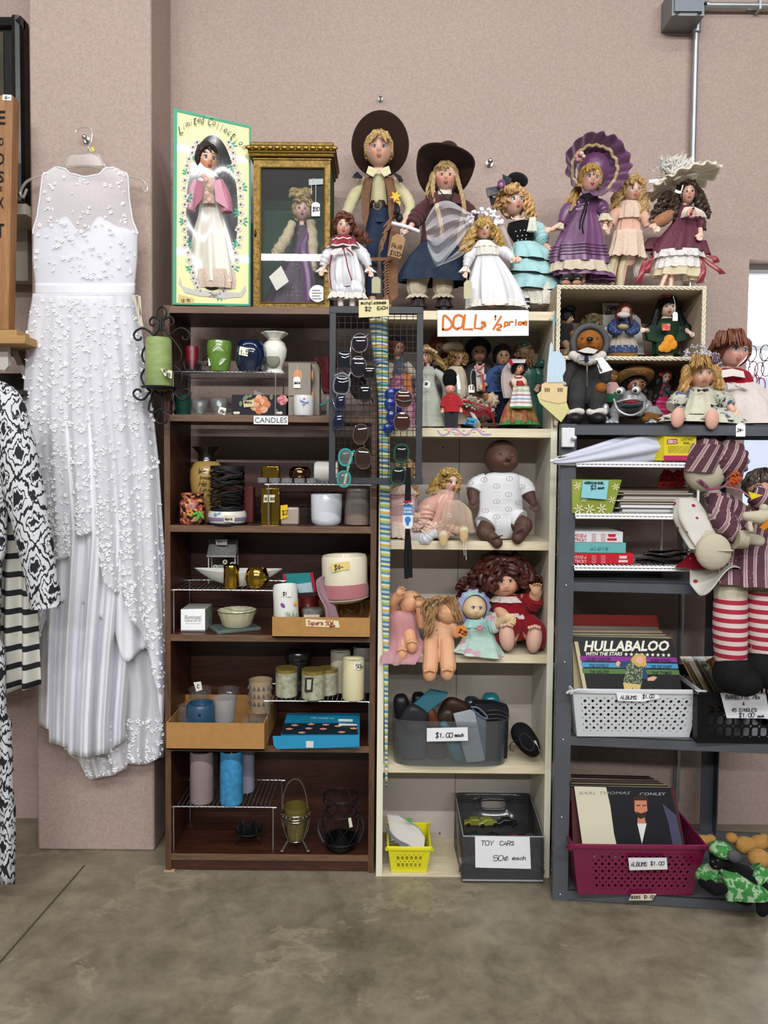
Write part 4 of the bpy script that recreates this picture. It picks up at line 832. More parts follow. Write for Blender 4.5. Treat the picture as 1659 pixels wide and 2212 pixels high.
for k in range(420):
 c=P(1460+R_.gauss(0,14),368+R_.gauss(0,9),Y+R_.uniform(-.06,-.0));a=R_.uniform(-.3,pi+.3);L=R_.uniform(.02,.05);d=V((cos(a),R_.uniform(-.4,.3),sin(a)*.8+.1));s_=d.cross(V((0,1,0))).normalized()*.0013
 g.add([c-s_,c+s_,c+d*L*.6+s_*1.3+V((0,-.002,.002)),c+d*L,c+d*L*.6-s_*1.3],[(0,1,2,3,4)])
obj('feather',g,mat('#d6d4cc',.9),parent=r,kind='stuff')
g=G();g.tube(pp([(1440,385,-.07),(1420,390,-.08),(1402,392,-.07)],Y),[.002]*6+[.006]*7,6,flat=.3);g.tube(pp([(1475,400,-.09),(1470,415,-.1),(1458,412,-.1)],Y),[.002]*6+[.006]*7,6,flat=.3);obj('hat_ribbon',g,SATIN('#dfdde0'),r)
g=G()
for x in(1447,1426):ball(g,x,topk(Y)-7,9,Y,-.035,1.6,.6)
obj('sandal',g,mat('#a06a50',.6),r)
# -- boxed doll in its yellow window carton
Yb=2.52;ygl=mat('#d6cf8e',.35,coat=.2);grn=mat('#3f9a78',.45)
FQ=[(373,658,0),(541,661,.05),(543,272,.05),(375,234,0)]
bx=thing('doll_box','tall yellow window carton with Limited Collection lettering and a doll inside','boxed doll',P(458,664,Yb+.06))
bv=V((-.022,.11,0))
def fq(px,py):t=(px-373)/170;return P(px,py,Yb+.05*t)
oc,oa,ob=(460,462),56,168
def oval(a,k=1.):return(458+oa*k*cos(a)+(0),460-ob*k*sin(a))
g=G();n=72;inn=[];out=[]
for i in range(n):
 a=2*pi*i/n;x,y=oval(a);inn.append((x,y));dx,dy=cos(a),-sin(a)
 t=1e9
 for(lim,cc,dd)in((375,458,dx),(541,458,dx)):
  if abs(dd)>1e-6 and(lim-cc)/dd>0:t=min(t,(lim-cc)/dd)
 # top edge slopes
 best=t
 for s_ in range(400):
  q=s_*.8;X,Yp=458+dx*q,460+dy*q;top=234+(X-375)/168*38
  if X<375 or X>541 or Yp<top or Yp>658+(X-373)*.018:best=q;break
 out.append((458+dx*best,460+dy*best))
vs=[fq(*p)for p in inn]+[fq(*p)for p in out]
# snap to the four corners
for cxy in((375,234),(542,272),(541,661),(373,658)):
 i=min(range(n),key=lambda i:(out[i][0]-cxy[0])**2+(out[i][1]-cxy[1])**2);vs[n+i]=fq(*cxy)
g.add(vs,[(i,(i+1)%n,n+(i+1)%n,n+i)for i in range(n)])
c4=[fq(373,658),fq(541,661),fq(542,272),fq(375,234)];bk=[p+bv for p in c4]
g.add(c4+bk,[(3,0,4,7),(1,2,6,5),(2,3,7,6),(0,1,5,4)])
g.mi=1;g.add([p+V((0,-.004,0))+bv for p in c4],[(0,1,2,3)])
obj('carton',g,[ygl,mat('#59585e',.5)],bx)
g=G();e=.0012
def edgeband(a,b,w):g.add([fq(*a)+V((0,-e,0)),fq(*b)+V((0,-e,0)),fq(b[0]+w[0],b[1]+w[1])+V((0,-e,0)),fq(a[0]+w[0],a[1]+w[1])+V((0,-e,0))],[(0,1,2,3)])
edgeband((373,658),(375,234),(8,0));edgeband((375,234),(542,272),(0,6));edgeband((542,272),(541,661),(-4,0));edgeband((373,658),(541,661),(0,-4));obj('green_border',g,grn,bx)
g=G();R_=random.Random(5)
for i in range(64): # printed garland of white blossoms and leaves round the window
 a=2*pi*i/64;x,y=oval(a,1.09);x+=R_.uniform(-3,3)
 if 4.4<a<5.0 or 1.0<a<2.1:continue
 for q in range(5):b=q*1.257+i;g.mi=0;c=fq(x+5*cos(b),y+5*sin(b));g.ell(c+V((0,-.0012,0)),(.0048,.0006,.0048),7,4)
 g.mi=2;g.ell(fq(x,y)+V((0,-.002,0)),(.0032,.0004,.0032),6,4)
 if i%3==0:
  for q in(-.6,0,.6):g.mi=1;c=fq(x+10*cos(a+q)*(1 if i%2 else-1),y-10*sin(a+q)*(1 if i%2 else-1));g.ell(c+V((0,-.0006,0)),(.010,.0005,.0034),8,4,MR(-(a+q),3,'Y'))
obj('printed_garland',g,[mat('#c9c4bf',.6),mat('#47a27e',.6),mat('#5a5758',.6)],bx)
g=G();g.mi=0;txt='Limited Collection'
for i,ch in enumerate(txt): # lettering along the arch
 if ch==' ':continue
 t=i/(len(txt)-1);X=389+139*t;Yp=281-22*t/.35*(1-t/.7)*2*(t<.35)-22*(t>=.35)+62*max(0,t-.35)**1.6*1.9;sl=-.42+1.15*t
 ptext(g,ch,X,Yp,(3 if ch in 'il' else 7.5 if ch!='m' else 10)if ch.islower()else 10,17 if(ch in 'ldt' or ch.isupper())else(9 if ch not in 'i' else 13),Yb+.05*(X-373)/170-.008,rot=sl,shear=.3)
ptext(g,'Le Cheri',454,636,34,9,Yb+.021,rot=.05,shear=.3)
obj('lettering',g,mat('#23423a',.5),bx)
g=G()
for pts in([(390,598),(394,618),(430,630),(432,640),(400,632),(386,612)],[(530,616),(520,632),(490,632),(488,644),(522,642),(532,628)],[(427,626),(492,634),(490,646),(427,639)]):g.add([fq(*p)+V((0,-.002,0))for p in pts],[tuple(range(len(pts)))])
obj('banner',g,mat('#bdbab4',.6),bx)
g=G();g.add([fq(*p)+V((0,-.0016,0))for p in((386,636),(420,645),(417,656),(385,655))],[(0,1,2,3)]);g.mi=1;hand(g,'12.99',391,652,6,Yb+.003,.5,1);obj('price_sticker',g,[mat('#c9b47c',.6),INK()],bx)
g=G();R_=random.Random(8)
for(y0,y1)in((300,340),(355,420),(432,455),(462,472),(520,560),(600,625)):g.add([fq(373,y)+bv*q+V((-.0012,0,0))for y,q in((y0,.3),(y0,.7),(y1,.7),(y1,.3))],[(0,1,2,3)])
obj('side_print',g,mat('#8a8a74',.6),bx)
g=G();g.grid(lambda u,v:fq(*oval(2*pi*u,.02+1.0*v))+V((0,-.004*cos(v*1.5)+.0012*sin(5*u*6.28+9*v)*v,0)),48,12,True);obj('window_film',g,glass('#ffffff',.03,.1),bx)
Y=2.57;H=Head(445,347,22,30,Y,yaw=30,roll=0)
k0=doll('porcelain_doll','dark-haired doll in pink satin jacket and cream skirt inside the yellow carton','doll',H,Y,(458,655),
 [[(446,368,0,8),(448,385,0,9),(450,410,0,16),(455,450,0,16),(458,600,0,18)],[(425,395,0,7),(412,430,0,7),(410,455,0,6)],[(470,395,0,7),(485,430,0,7),(492,455,0,6)]],[],eye='#4a4a5c',brow='#2c2020',bl=.7,blush='#d07a50',skin='#d8a88c')
g=G();cap(g,H,.1,.72,.78,-.25,wave=.02,z0=-.2)if False else cap(g,H,.2,.6,.72,-.3,wave=.02);locks(g,Y,[(440,316,447,330,12,15,14,4,1,.4,-.03),(468,345,490,390,6,12,16,5,4,2.2,.03),(475,370,487,410,6,12,10,5,4,2,.03)],4);obj('hair',g,hairm('#241a1c'),k0)
g=G();loft(g,[(444,380,14),(448,395,22),(452,425,22),(454,460,24),(455,520,40),(458,590,48),(460,612,48)],Y,8,.01,.06,.5);obj('gown',g,SATIN('#cbc5b8'),k0)
g=G();loft(g,[(458,585,48),(460,605,50),(462,625,46)],Y,18,.03,.06,.5,dy=-.002);loft(g,[(448,368,12),(450,382,20)],Y,12,.04,.1,.6,dy=-.01);loft(g,[(450,382,10),(451,440,12)],Y,12,.04,.08,.4,dy=-.03);obj('lace_trim',g,lace('#cdb8a8',300,.8),k0)
g=G();ptube(g,[(426,392,-.01,9),(416,420,-.015,13),(410,456,-.02,11)],Y,wr=.05);ptube(g,[(472,392,-.01,10),(484,425,-.015,14),(490,460,-.02,12)],Y,wr=.05);quad(g,[(424,388,-.05),(438,392,-.055),(436,430,-.05),(420,450,-.04)],Y,.006);quad(g,[(462,392,-.055),(476,388,-.05),(492,452,-.04),(466,434,-.05)],Y,.006);obj('jacket',g,SATIN('#b56f86'),parent=k0,label='pink satin jacket')
g=G()
for(x,y)in((445,388),(452,402),(447,418),(452,432),(440,380)):ball(g,x,y,5.5,Y,-.062,.5)
obj('fabric_rose',g,mat('#cfa59c',.7),k0)
# -- gilded display case
Yd=2.545;gold=mat('#604b20',.42,.75,var=.45,vscale=90,bump=.6,bscale=120);goldp=mat('#94742e',.32,.85)
dc=thing('display_case','gilded glass-fronted display case with a doll in purple inside','display case',P(630,664,Yd+.1))
xa,xb=P(548,500,Yd).x,P(713,500,Yd).x;za,zb_=zW(663)+.0005,P(630,347,Yd).z;dd=.19
def fb(x0,x1,y0,y1,Y0=Yd,Y1=Yd+.012):g=G();pbox(g,x0,x1,y0,y1,Y0,Y1);return g
g=G();g.bb((xa,Yd+.012,za),(xa+.006,Yd+dd,zb_));g.bb((xb-.006,Yd+.012,za),(xb,Yd+dd,zb_));g.bb((xa,Yd+dd-.006,za),(xb,Yd+dd,zb_));g.bb((xa,Yd+.012,za),(xb,Yd+dd,za+.006));obj('cabinet',g,mat('#2f5240',.9),parent=dc,label='dark green lining')
g=G();z1=P(600,360,Yd).z;xi0,xi1=P(563,500,Yd).x,P(701,500,Yd).x;zi0,zi1=P(630,655,Yd).z,P(630,363,Yd).z
g.bb((xa,Yd-.004,za),(xi0,Yd+.012,zb_));g.bb((xi1,Yd-.004,za),(xb,Yd+.012,zb_));g.bb((xi0,Yd-.004,za),(xi1,Yd+.012,zi0));g.bb((xi0,Yd-.004,zi1),(xi1,Yd+.012,zb_))
dr_=obj('door_frame',g,gold,parent=dc,label='carved gold door frame')
g=G()
for a,b in(((xi0,zi0),(xi0,zi1)),((xi1,zi0),(xi1,zi1)),((xi0,zi0),(xi1,zi0)),((xi0,zi1),(xi1,zi1))):g.tube([(a[0],Yd-.005,a[1]),(b[0],Yd-.005,b[1])],.0022,6)
obj('inner_bead',g,goldp,dr_)
g=G();g.bb((xi0,Yd,zi0),(xi1,Yd+.002,zi1));obj('glass',g,glass('#ffffff',.015,.01),dr_)
g=G();g.ell((xa+.006,Yd-.006,P(555,505,Yd).z),(.004,.004,.012));obj('latch',g,mat('#3c2c12',.4,.7),dr_)
g=G()
def slab(y0,y1,ov,top=False):z0,z1=P(630,y1,Yd).z,P(630,y0,Yd).z;g.bb((xa-ov,Yd-ov,z0),(xb+ov,Yd+dd+.0,z1))
slab(340,348,.006);slab(330,340,.014);slab(318,330,.018);slab(309,318,.010);co_=obj('cornice',g,gold,parent=dc,label='carved gold cornice');bevel(co_,.003)
g=G();zz=P(630,324,Yd).z
for i in range(13):g.ell((xa-.014+(xb-xa+.028)*i/12,Yd-.019,zz),(.011,.005,.007),12,8)
g.tube([(xa-.016,Yd-.016,P(630,333,Yd).z),(xb+.016,Yd-.016,P(630,333,Yd).z)],.004,8);g.tube([(xa-.012,Yd-.012,P(630,340,Yd).z),(xb+.012,Yd-.012,P(630,340,Yd).z)],.003,8);obj('scroll_moulding',g,goldp,co_)
Y=2.63;H=Head(652,455,16,21,Y,yaw=8)
kd=doll('porcelain_doll','doll in purple gown and cream fur stole behind the glass of the gilded case','doll',H,Y,(650,662),
 [[(652,470,0,6),(652,486,0,7),(650,510,0,14),(650,640,0,18)],[(632,500,0,6),(612,540,0,6),(605,560,0,5)],[(672,500,0,6),(684,530,0,6)]],[],eye='#4a4a60',lips='#4a1a22',bl=.2,skin='#cfa9a0')
g=G();cap(g,H,.16,.62,.8,-.25,wave=.05);hcurls(g,H,28,7,5,(.4,1),.3);locks(g,Y,[(652,412,652,430,16,20,14,6,5,1.5,-.02)],4);obj('hair',g,hairm('#a8905e'),kd)
star=pattern('dots',['#2b1634','#8a6a58'],75,.6,thr=.16)
g=G();loft(g,[(652,488,14),(652,510,18),(650,540,20),(640,580,34),(628,640,50),(624,662,60)],Y,6,.01,.06,.5);obj('gown',g,star,kd)
g=G();ptube(g,[(668,500,-.03,7),(655,540,-.045,12),(665,600,-.05,14),(668,655,-.05,15)],Y,wr=.05);ptube(g,[(620,508,-.02,10),(612,540,-.02,10)],Y);obj('shawl',g,SATIN('#4f2258'),kd)
g=G();ptube(g,[(632,480,-.02,8),(618,515,-.03,12),(598,545,-.03,12),(588,550,-.03,9)],Y,wr=.12,freq=2);ptube(g,[(672,478,-.02,9),(674,520,-.03,13),(674,570,-.03,12),(676,590,-.03,10)],Y,wr=.12,freq=2);obj('fur_stole',g,mat('#b5a98c',.95,bump=.9,bscale=260,var=.15,vscale=120),parent=kd,label='cream fur stole')
card('card_tag','white square card inside the gilded case','card tag',[(607,574),(624,608),(597,628),(581,598)],2.552,'#d6d4c8')
g=G();c=P(686,634,Yd-.004);g.grid(lambda u,v:c+V((.0275*v*cos(2*pi*u),0,.0275*v*sin(2*pi*u))),32,2,True);g.mi=1
for k_ in range(4):hand(g,'oooooooo'[:6+k_%2],674,628+k_*6,3,Yd-.006,.8,.7)
obj('round_sticker',g,[PAPER(),mat('#55555a',.6)],dc)
g=G();quad(g,[(667,387),(698,386),(698,398),(667,400)],Yd-.006,.0005);obj('tape',g,mat('#a4b0b0',.3,alpha=.55),dc)
tagcard('white price tag on a string taped to the gilded display case',673,691,437,467,Yd-.008,'$50',[(673,420),(673,395),(677,386),(682,395),(682,438)],h=8)
# -- dark bookcase: candles, vases, racks
def sz(py_front,Yf):return P(585,py_front,YW).z # (shelf height comes from its front edge)
Z1,Z2,Z3,Z4,Z5=zsW[1]+.0005,zsW[2]+.0005,zsW[3]+.0005,zsW[4]+.0005,zsW[5]+.0005
def at(px,z,Y):return V((P(px,995,Y).x,Y,z))
def atp(px,py,Y):return P(px,py,Y)
def pot(name,label,cat,px,z,Y,prof,m,n=32,group=None,sy=1.,wob=None,rot=None): # lathe thing; profile (r px, h px) from the base
 k=S(Y);g=G();x=P(px,900,Y).x
 # correct x for the row it stands on
 g.lathe((0,0,0),[(r*k,h*k)for r,h in prof],n,sy=sy,wob=wob,rot=rot);py=995-(z-CAMH)/k;c=V((P(px,py,Y).x,Y,z));g.v=[v+c for v in g.v]
 return obj(name,g,m,label=label,cat=cat,group=group),c
def label_on(parent,pts,Y,txt,x,y,h,col='#dedccf',pen=1.3,rot=0.,ink=None):
 g=G();quad(g,pts,Y,.0008);st=obj('price_sticker',g,mat(col,.7),parent);g=G();hand(g,txt,x,y,h,Y-.001,.55,pen,rot=rot);obj('writing',g,mat(ink,.6)if ink else INK(),st);return st
steel=mat('#b9bcc0',.28,.9);whitew=mat('#e8e9ea',.35)
def wire_rack(label,x0,x1,ytop,Yf,depth,z,m=steel,n=22,r=.0022,group=None,inset=.0,cat='wire rack'): # step shelf of bent wire
 k=S(Yf);zt=P((x0+x1)/2,ytop,Yf).z;py=ytop;X0,X1=P(x0,py,Yf).x,P(x1,py,Yf).x
 root=thing('wire_rack',label,cat,((X0+X1)/2,Yf+depth/2,z),group)
 for yy in(Yf,Yf+depth):g=G();g.tube(cr([(X0,yy,z),(X0,yy,zt-.012),(X0+.003,yy,zt-.003),(X0+.012,yy,zt),(X1-.012,yy,zt),(X1-.003,yy,zt-.003),(X1,yy,zt-.012),(X1,yy,z)],4),r,8);obj('leg_frame',g,m,root)
 g=G()
 for i in range(n):x=X0+.014+(X1-X0-.028)*i/(n-1);g.tube([(x,Yf-.003,zt+r*.6),(x,Yf,zt+r*1.6),(x,Yf+depth,zt+r*1.6)],r*.65,6)
 obj('wire_grid',g,m,root);return root,zt+r*2.3
# --- shelf 1
wr,zr1=wire_rack('silver wire step rack holding the green and navy jars',374,595,804,2.545,.2,Z1,n=24)
Y=2.57
cd,c=pot('candle','small dark red pillar candle leaning on the upper wire rack, left of the green mug','candle',415,zr1+.004,Y+.02,[(0,0),(13,0),(13.5,48),(12,52),(8,50),(0,48)],mat('#6d1323',.35),20)
g=G();k=S(Y);cc=V((c.x,Y+.02,zr1));g.lathe(cc,[(0,0),(30*k,.001),(30*k,.004),(0,.004)],24)
for i in range(7):a=i*.9;b=cc+V((cos(a)*15*k,sin(a)*12*k,.004));g.tube([b,b+V((cos(a)*.006,sin(a)*.006,.02)),b+V((cos(a)*.002,0,.032))],[.006,.005,.001],6)
obj('candle_holder',g,mat('#1f1e22',.5,.4),label='black metal leaf-shaped holder under the small dark red candle',cat='candle holder')
vase_p=[(0,0),(20,0),(21,2),(24,18),(26,38),(27,55),(25,64),(24,63),(25,54),(0,50)]
mg,c=pot('vase','lime green ceramic holder with white fern leaves and a curled handle','vase',474,zr1,Y,vase_p,mat('#5e8234',.25,coat=.5))
def on_cyl(c,rpx,a,h,Y,e=.001):k=S(Y);return V((c.x+(rpx*k+e)*sin(a),c.y-(rpx*k+e)*cos(a),c.z+h*k))
g=G()
for(a0,h0,a1,h1)in((-.35,38,.55,40),(.2,12,.75,24),(-.75,24,-.55,10)):
 base=[on_cyl(c,25.8,a0+(a1-a0)*t,h0+(h1-h0)*t+(8*sin(pi*t)if a0<0 and h0>30 else 0),Y)for t in[i/8 for i in range(9)]];g.tube(base,.0009,5)
 for i in range(1,8):
  for sgn in(-1,1):p=base[i];q=p+V((-.004*(1 if a1>a0 else-1),0,sgn*.009*(1-abs(i-4)/7)));g.tube([p,q],.0009,5)
obj('fern_pattern',g,mat('#e4e8dc',.5),mg)
g=G();pts=[P(451,765,Y),P(443,770,Y),P(438,780,Y),P(442,789,Y),P(448,788,Y),P(447,783,Y)];g.tube(cr(pts,5),.0022,8);obj('handle',g,mat('#1c1c1e',.4,.5),mg)
bj,c=pot('vase','dark navy ribbed ceramic jar with a white price sticker on the wire rack','vase',542,zr1,Y,[(0,0),(23,0),(28,8),(33,25),(34,38),(31,54),(25,64),(22,66),(20,62),(0,58)],mat('#0d1a38',.12,coat=1),64,wob=lambda a,z:1+.02*abs(sin(4*a)))
label_on(bj,[(518,748),(537,752),(535,770),(516,766)],Y-.056,'1.50',519,765,9)
wm_,c=pot('wax_warmer','white ceramic oil warmer with gold line and a round opening','oil warmer',593,zr1-.004,Y+.03,[(0,0),(22,0),(23,2),(16,10),(18,20),(25,38),(27,52),(22,66),(15,71),(14,74),(20,80),(28,86),(27,88),(18,84),(0,80)],mat('#dcdcd2',.2,coat=.6),40,wob=lambda a,z:1+(.06*sin(8*a)if z>78*S(2.6)else 0))
g=G();k=S(2.6);g.lathe(c,[(15.3*k,70*k),(15.8*k,71*k),(15.3*k,72*k)],30);obj('gold_line',g,mat('#b08c4a',.3,.8),wm_)
g=G();g.ell(on_cyl(c,22,0,26,2.6,-.004),(15*k,.009,15*k),20,12);g.ell(on_cyl(c,22,0,56,2.6,-.002),(5*k,.006,4.5*k),12,8)
for(x,h)in((-6,62),(7,62),(-12,58),(12,58)):g.ell(on_cyl(c,22,x/24,h,2.6,-.003),(2.2*k,.004,1.4*k),8,6)
obj('opening',g,mat('#77786a',.7),wm_)
cg,c=pot('candle','dark green candle on the shelf below the wire rack, far left','candle',395,Z1,2.585,[(0,0),(17,0),(18,20),(18,42),(14,44),(14,38),(0,37)],mat('#123f35',.2,coat=.5))
gl_=glass('#e8f0ee',.05,.03)
for(x,w,h,lab,yy)in((432,18,32,'small round clear glass candle bowl next to the dark green candle',2.58),(473,19,36,'clear faceted glass votive with a paper sticker, left of the floral box',2.57)):
 o,c=pot('glass_votive',lab,'glass votive',x,Z1,yy,[(0,0),(w*.55,0),(w*.6,6),(w,h*.6),(w*1.05,h),(w*.95,h),(w*.85,h*.6),(w*.4,5),(0,4)],gl_,24)
 if x==473:label_on(o,[(474,878),(489,882),(486,897),(471,892)],yy-.034,'75c',474,892,6)
Yq=2.57;g=G();pbox(g,501,618,853,897,Yq,Yq+.1);fb_=obj('storage_box',g,mat('#25232a',.6),label='black floral lidded box printed with large orange and pink roses',cat='box')
g=G();Yr=Yq-.001
def rose(g,px,py,r,Y,mi0,mi1,seed=1):
 R_=random.Random(seed)
 for ring in range(3):
  n=7-ring;rr=r*(1-ring*.33)
  for i in range(n):
   a=2*pi*i/n+ring;g.mi=mi0 if(i+ring)%2 else mi1;c=P(px+rr*.55*cos(a),py+rr*.5*sin(a),Y-.0008*ring);g.ell(c,(rr*.42*S(Y),.0006,rr*.36*S(Y)),10,5,MR(-a,3,'Y'))
rose(g,562,874,24,Yr,0,1,1);rose(g,610,864,13,Yr,2,3,2);g.mi=4
for(x,y,r)in((530,860,8),(520,872,6),(540,856,5),(586,858,6),(596,888,5)):g.ell(P(x,y,Yr),(r*S(Yr),.0006,r*.6*S(Yr)),10,5,MR(x,3,'Y'))
g.mi=5
for x in(508,514,600,606):g.ell(P(x,892,Yr),(.007,.0006,.005),8,5)
obj('printed_roses',g,[mat('#d5a382',.6),mat('#c27a52',.6),mat('#b5646c',.6),mat('#cf8d90',.6),mat('#6f7f63',.6),mat('#cfc8ae',.6)],fb_)
label_on(fb_,[(525,866),(549,863),(551,878),(527,880)],Yr-.004,'whole',528,871,4.5,'#c9bb92',1)
g=G();quad(g,[(549,842),(576,855),(549,855)],Yq+.03,.001);obj('box_flap',g,mat('#8c8a88',.6),fb_)
Yq=2.565;g=G();pbox(g,623,671,784,855,Yq,Yq+.085);pbox(g,623,671,857,897,Yq,Yq+.085);bs=obj('candle_box',g,mat('#8b8378',.6),label='tall beige carton of candle boxes with an orange oval emblem',cat='box')
g=G();pbox(g,672,690,787,897,Yq+.05,Yq+.12);bs2=obj('candle_box',g,mat('#a49c8f',.6),label='pale beige carton behind, half hidden by the red glass goblet',cat='box')
g=G();g.ell(P(643,812,Yq-.0005),(10*S(Yq),.0008,14*S(Yq)),24,6);
for y in(812,858):g.ell(P(675,y,Yq+.02),(.006,.012,13*S(Yq)),16,8)
obj('orange_emblem',g,mat('#c98a5e',.5),bs)
tagcard('white handwritten price tag on the beige candle carton',634,649,814,838,Yq-.004,'sale',[(643,790),(642,802),(642,816)],h=5)
o,c=pot('candle_cup','white fluted cup printed with a blue bird, right of the CANDLES sign','candle cup',656,Z1,2.545,[(0,0),(20,0),(22,3),(22,40),(21.5,43),(19,43),(19,38),(0,36)],mat('#d8d8d8',.25,coat=.4),60,wob=lambda a,z:1+.012*sin(20*a))
g=G();Yt=2.545-23*S(2.545)
for(x,y,w,h,r)in((655,868,5,2.4,.5),(663,869,5,1.8,-.4),(650,866,4,1.6,1.1),(656,874,4,1.6,0)):g.ell(P(x,y,Yt),(w*S(Yt),.001,h*S(Yt)),10,5,MR(r,3,'Y'))
g.mi=1;g.ell(P(657,861,Yt),(.004,.001,.003));g.tube(pp([(656,875),(655,882)],Yt,smooth=False),.0005,5);obj('printed_bird',g,[mat('#7d86ad',.6),mat('#b07f90',.6)],o)
red_gl=glass('#5c0d20',.72,.05)
o,c=pot('goblet','tall dark red glass candle vase on clear stem behind the sunglasses frame','glass vase',708,Z1,2.575,[(0,0),(24,0),(24,1.5),(3,4),(3,44),(9,48),(14,60),(14,85),(20,108),(30,124),(29,124),(18,106),(12,85),(0,55)],[red_gl],32)
o.data.materials.append(glass('#f2f6f6',.1));
for f in o.data.polygons:
 if f.center.z<46*S(2.575):f.material_index=1
o,c=pot('goblet','second dark red glass goblet, seen through the wire grid','glass vase',772,Z1,2.60,[(0,0),(20,0),(20,1.5),(2.6,4),(2.6,38),(8,42),(17,56),(19,80),(18,96),(17,96),(17,80),(0,48)],[glass('#2b1a20',.6,.05)],28)
o.data.materials.append(glass('#f2f6f6',.1))
for f in o.data.polygons:
 if f.center.z<40*S(2.6):f.material_index=1
s_=card('sign','small white printed CANDLES sign on the shelf edge','sign',[(548,898),(622,899),(622,917),(548,916)],YW-.005,'#dfe0e2',t=.001);g=G();ptext(g,'CANDLES',585,907.5,69,11.5,YW-.0062,0);obj('lettering',g,mat('#4b5560',.6),s_)
# --- shelf 2 (third opening)
Y=2.6
vs_,c=pot('vase','mustard yellow vase with black flared rim and script lettering','vase',447,Z2,2.66,[(0,0),(26,0),(28,6),(32,60),(36,92),(35,112),(28,126),(24,130),(20,131),(17,140),(18,148),(30,160),(31,162),(18,160),(12,150),(0,120)],[mat('#a98a4c',.3,coat=.5,var=.1,vscale=14),mat('#15130f',.25,coat=.6)],40)
for f in vs_.data.polygons:
 if f.center.z>131*S(2.66):f.material_index=1
g=G();Yt=2.66-33*S(2.66)-.004
for i,(t,x,y,h)in enumerate((('We love',427,1023,11),('because',432,1035,7),('He first',429,1050,11),('loved Us',430,1062,9),('John',445,1071,5))):hand(g,t,x,y,h,Yt,.62,1.3,slant=.35)
obj('lettering',g,mat('#3a2a18',.6),vs_)
sl,c=pot('candle_sleeve','tall black perforated metal candle sleeve on a white and purple warmer','candle sleeve',491,Z2+.05,2.575,[(30,0),(34,0),(35,5),(35,88),(34,92),(31,92)],mat('#17171b',.5,.3),40)
bpy.data.objects.remove(sl)
g=G();k=S(2.575);c=at(491,Z2,2.575);c.x=P(491,1060,2.575).x;zb2=Z2+30*k
g.lathe(c+V((0,0,zb2-Z2)),[(30*k,0),(36*k,0),(36*k,5*k),(30*k,5*k)],40);g.lathe(c+V((0,0,zb2-Z2+88*k)),[(32*k,0),(36*k,0),(36*k,8*k),(32*k,8*k)],40)
R_=random.Random(2)
for i in range(15):
 h0=4+i*6;ph=R_.uniform(0,6);am=R_.uniform(3,7);g.tube([c+V((35*k*cos(t),35*k*sin(t),zb2-Z2+max(3,min(90,h0+am*sin(2*t+ph)+2*sin(5*t+ph)))*k))for t in[j*2*pi/48 for j in range(48)]],.0042,6,closed=True,flat=.35)
sl=obj('candle_sleeve',g,mat('#17171b',.5,.3),label='tall black swirl-cut metal candle sleeve standing on the purple banded warmer',cat='candle sleeve')
g=G();g.lathe(c+V((0,0,.006)),[(0,0),(38*k,0),(41*k,6*k),(41*k,18*k),(38*k,25*k),(0,25*k)],40);wb=obj('candle_warmer',g,[mat('#cbcabf',.35)],label='round white electric warmer with a purple band and butterfly',cat='warmer')
g=G();g.lathe(c+V((0,0,.006)),[(40.8*k,5*k),(41.6*k,6*k),(41.6*k,12*k),(40.8*k,12.5*k)],40);obj('purple_band',g,mat('#7c6a92',.4),wb)
g=G();g.lathe(c,[(0,0),(43*k,0),(43*k,.006),(0,.006)],40);g.tube(pp([(535,1136,.0),(550,1128,.03),(565,1134,.0),(560,1120,.05),(548,1130,.06)],2.6),.003,6);obj('black_base',g,mat('#131316',.5),wb)
g=G();g.ell(P(466,1112,2.575-38*k),(.008,.001,.006),8,5,MR(.7,3,'Y'));g.ell(P(474,1111,2.575-39*k),(.007,.001,.006),8,5,MR(-.7,3,'Y'));obj('butterfly',g,mat('#6d8aa3',.6),wb)
label_on(wb,[(484,1113),(508,1114),(506,1129),(483,1127)],2.575-42.5*k,'warm',486,1124,6,'#c9c4b2',1)
g=G();c=P(416,1136,2.56);c.z=Z2;k=S(2.56)
g.lathe(c,[(0,0),(24*k,0),(28*k,6*k),(28*k,46*k),(24*k,52*k),(20*k,55*k),(23*k,60*k),(25*k,66*k),(22*k,67*k),(18*k,62*k),(0,55*k)],36)
jr=obj('jar',g,pattern('spots',['#120e0e','#6e2a22','#a8563a','#15100f','#8a4436','#c38a62'],105,.3),label='small round black jar decorated with red and orange petals',cat='jar')
g=G()
for(x,y,r,w,h)in((427,1118,.5,3.5,11),(434,1112,-.6,3.5,10),(421,1110,1.2,3,8)):g.ell(P(x,y,2.56-28*k),(w*k,.002,h*k),10,6,MR(r,3,'Y'))
g.mi=1
for i in range(5):g.ell(P(410+5*cos(i*1.26),1108+5*sin(i*1.26),2.56-28*k),(3.4*k,.002,3.4*k),8,6)
obj('leaf_ornament',g,[mat('#4f9a3c',.5),mat('#b8863e',.5)],jr)
g=G();g.box(P(535,1090,2.62)+V((0,.03,-.005)),(.035,.05,.125));cdl=obj('candle',g,mat('#5c2a28',.5),label='square rust-red candle block behind the black sleeve',cat='candle');bevel(cdl,.004);cdl.location.z=Z2
wr2,zr2=wire_rack('silver wire step rack on the third shelf holding tealights',580,801,1047,2.545,.19,Z2,n=22)
g=G()
for i in range(5):
 cc=P(566+i*27,1040,2.57);cc.z=zr2;k=S(2.57);g2_=G();g2_.lathe(cc,[(0,0),(12*k,0),(12.6*k,10*k),(11.5*k,10*k),(11.5*k,7*k),(0,7*k)],24)
 obj('tealight',g2_,mat('#c6c9ce',.2,.85),label='silver tealight in the row of five on the wire rack beside the sunglasses frame',cat='tealight',group='tealights on the wire rack')
goldc=mat('#b4913c',.12,1.,var=.1,vscale=20)
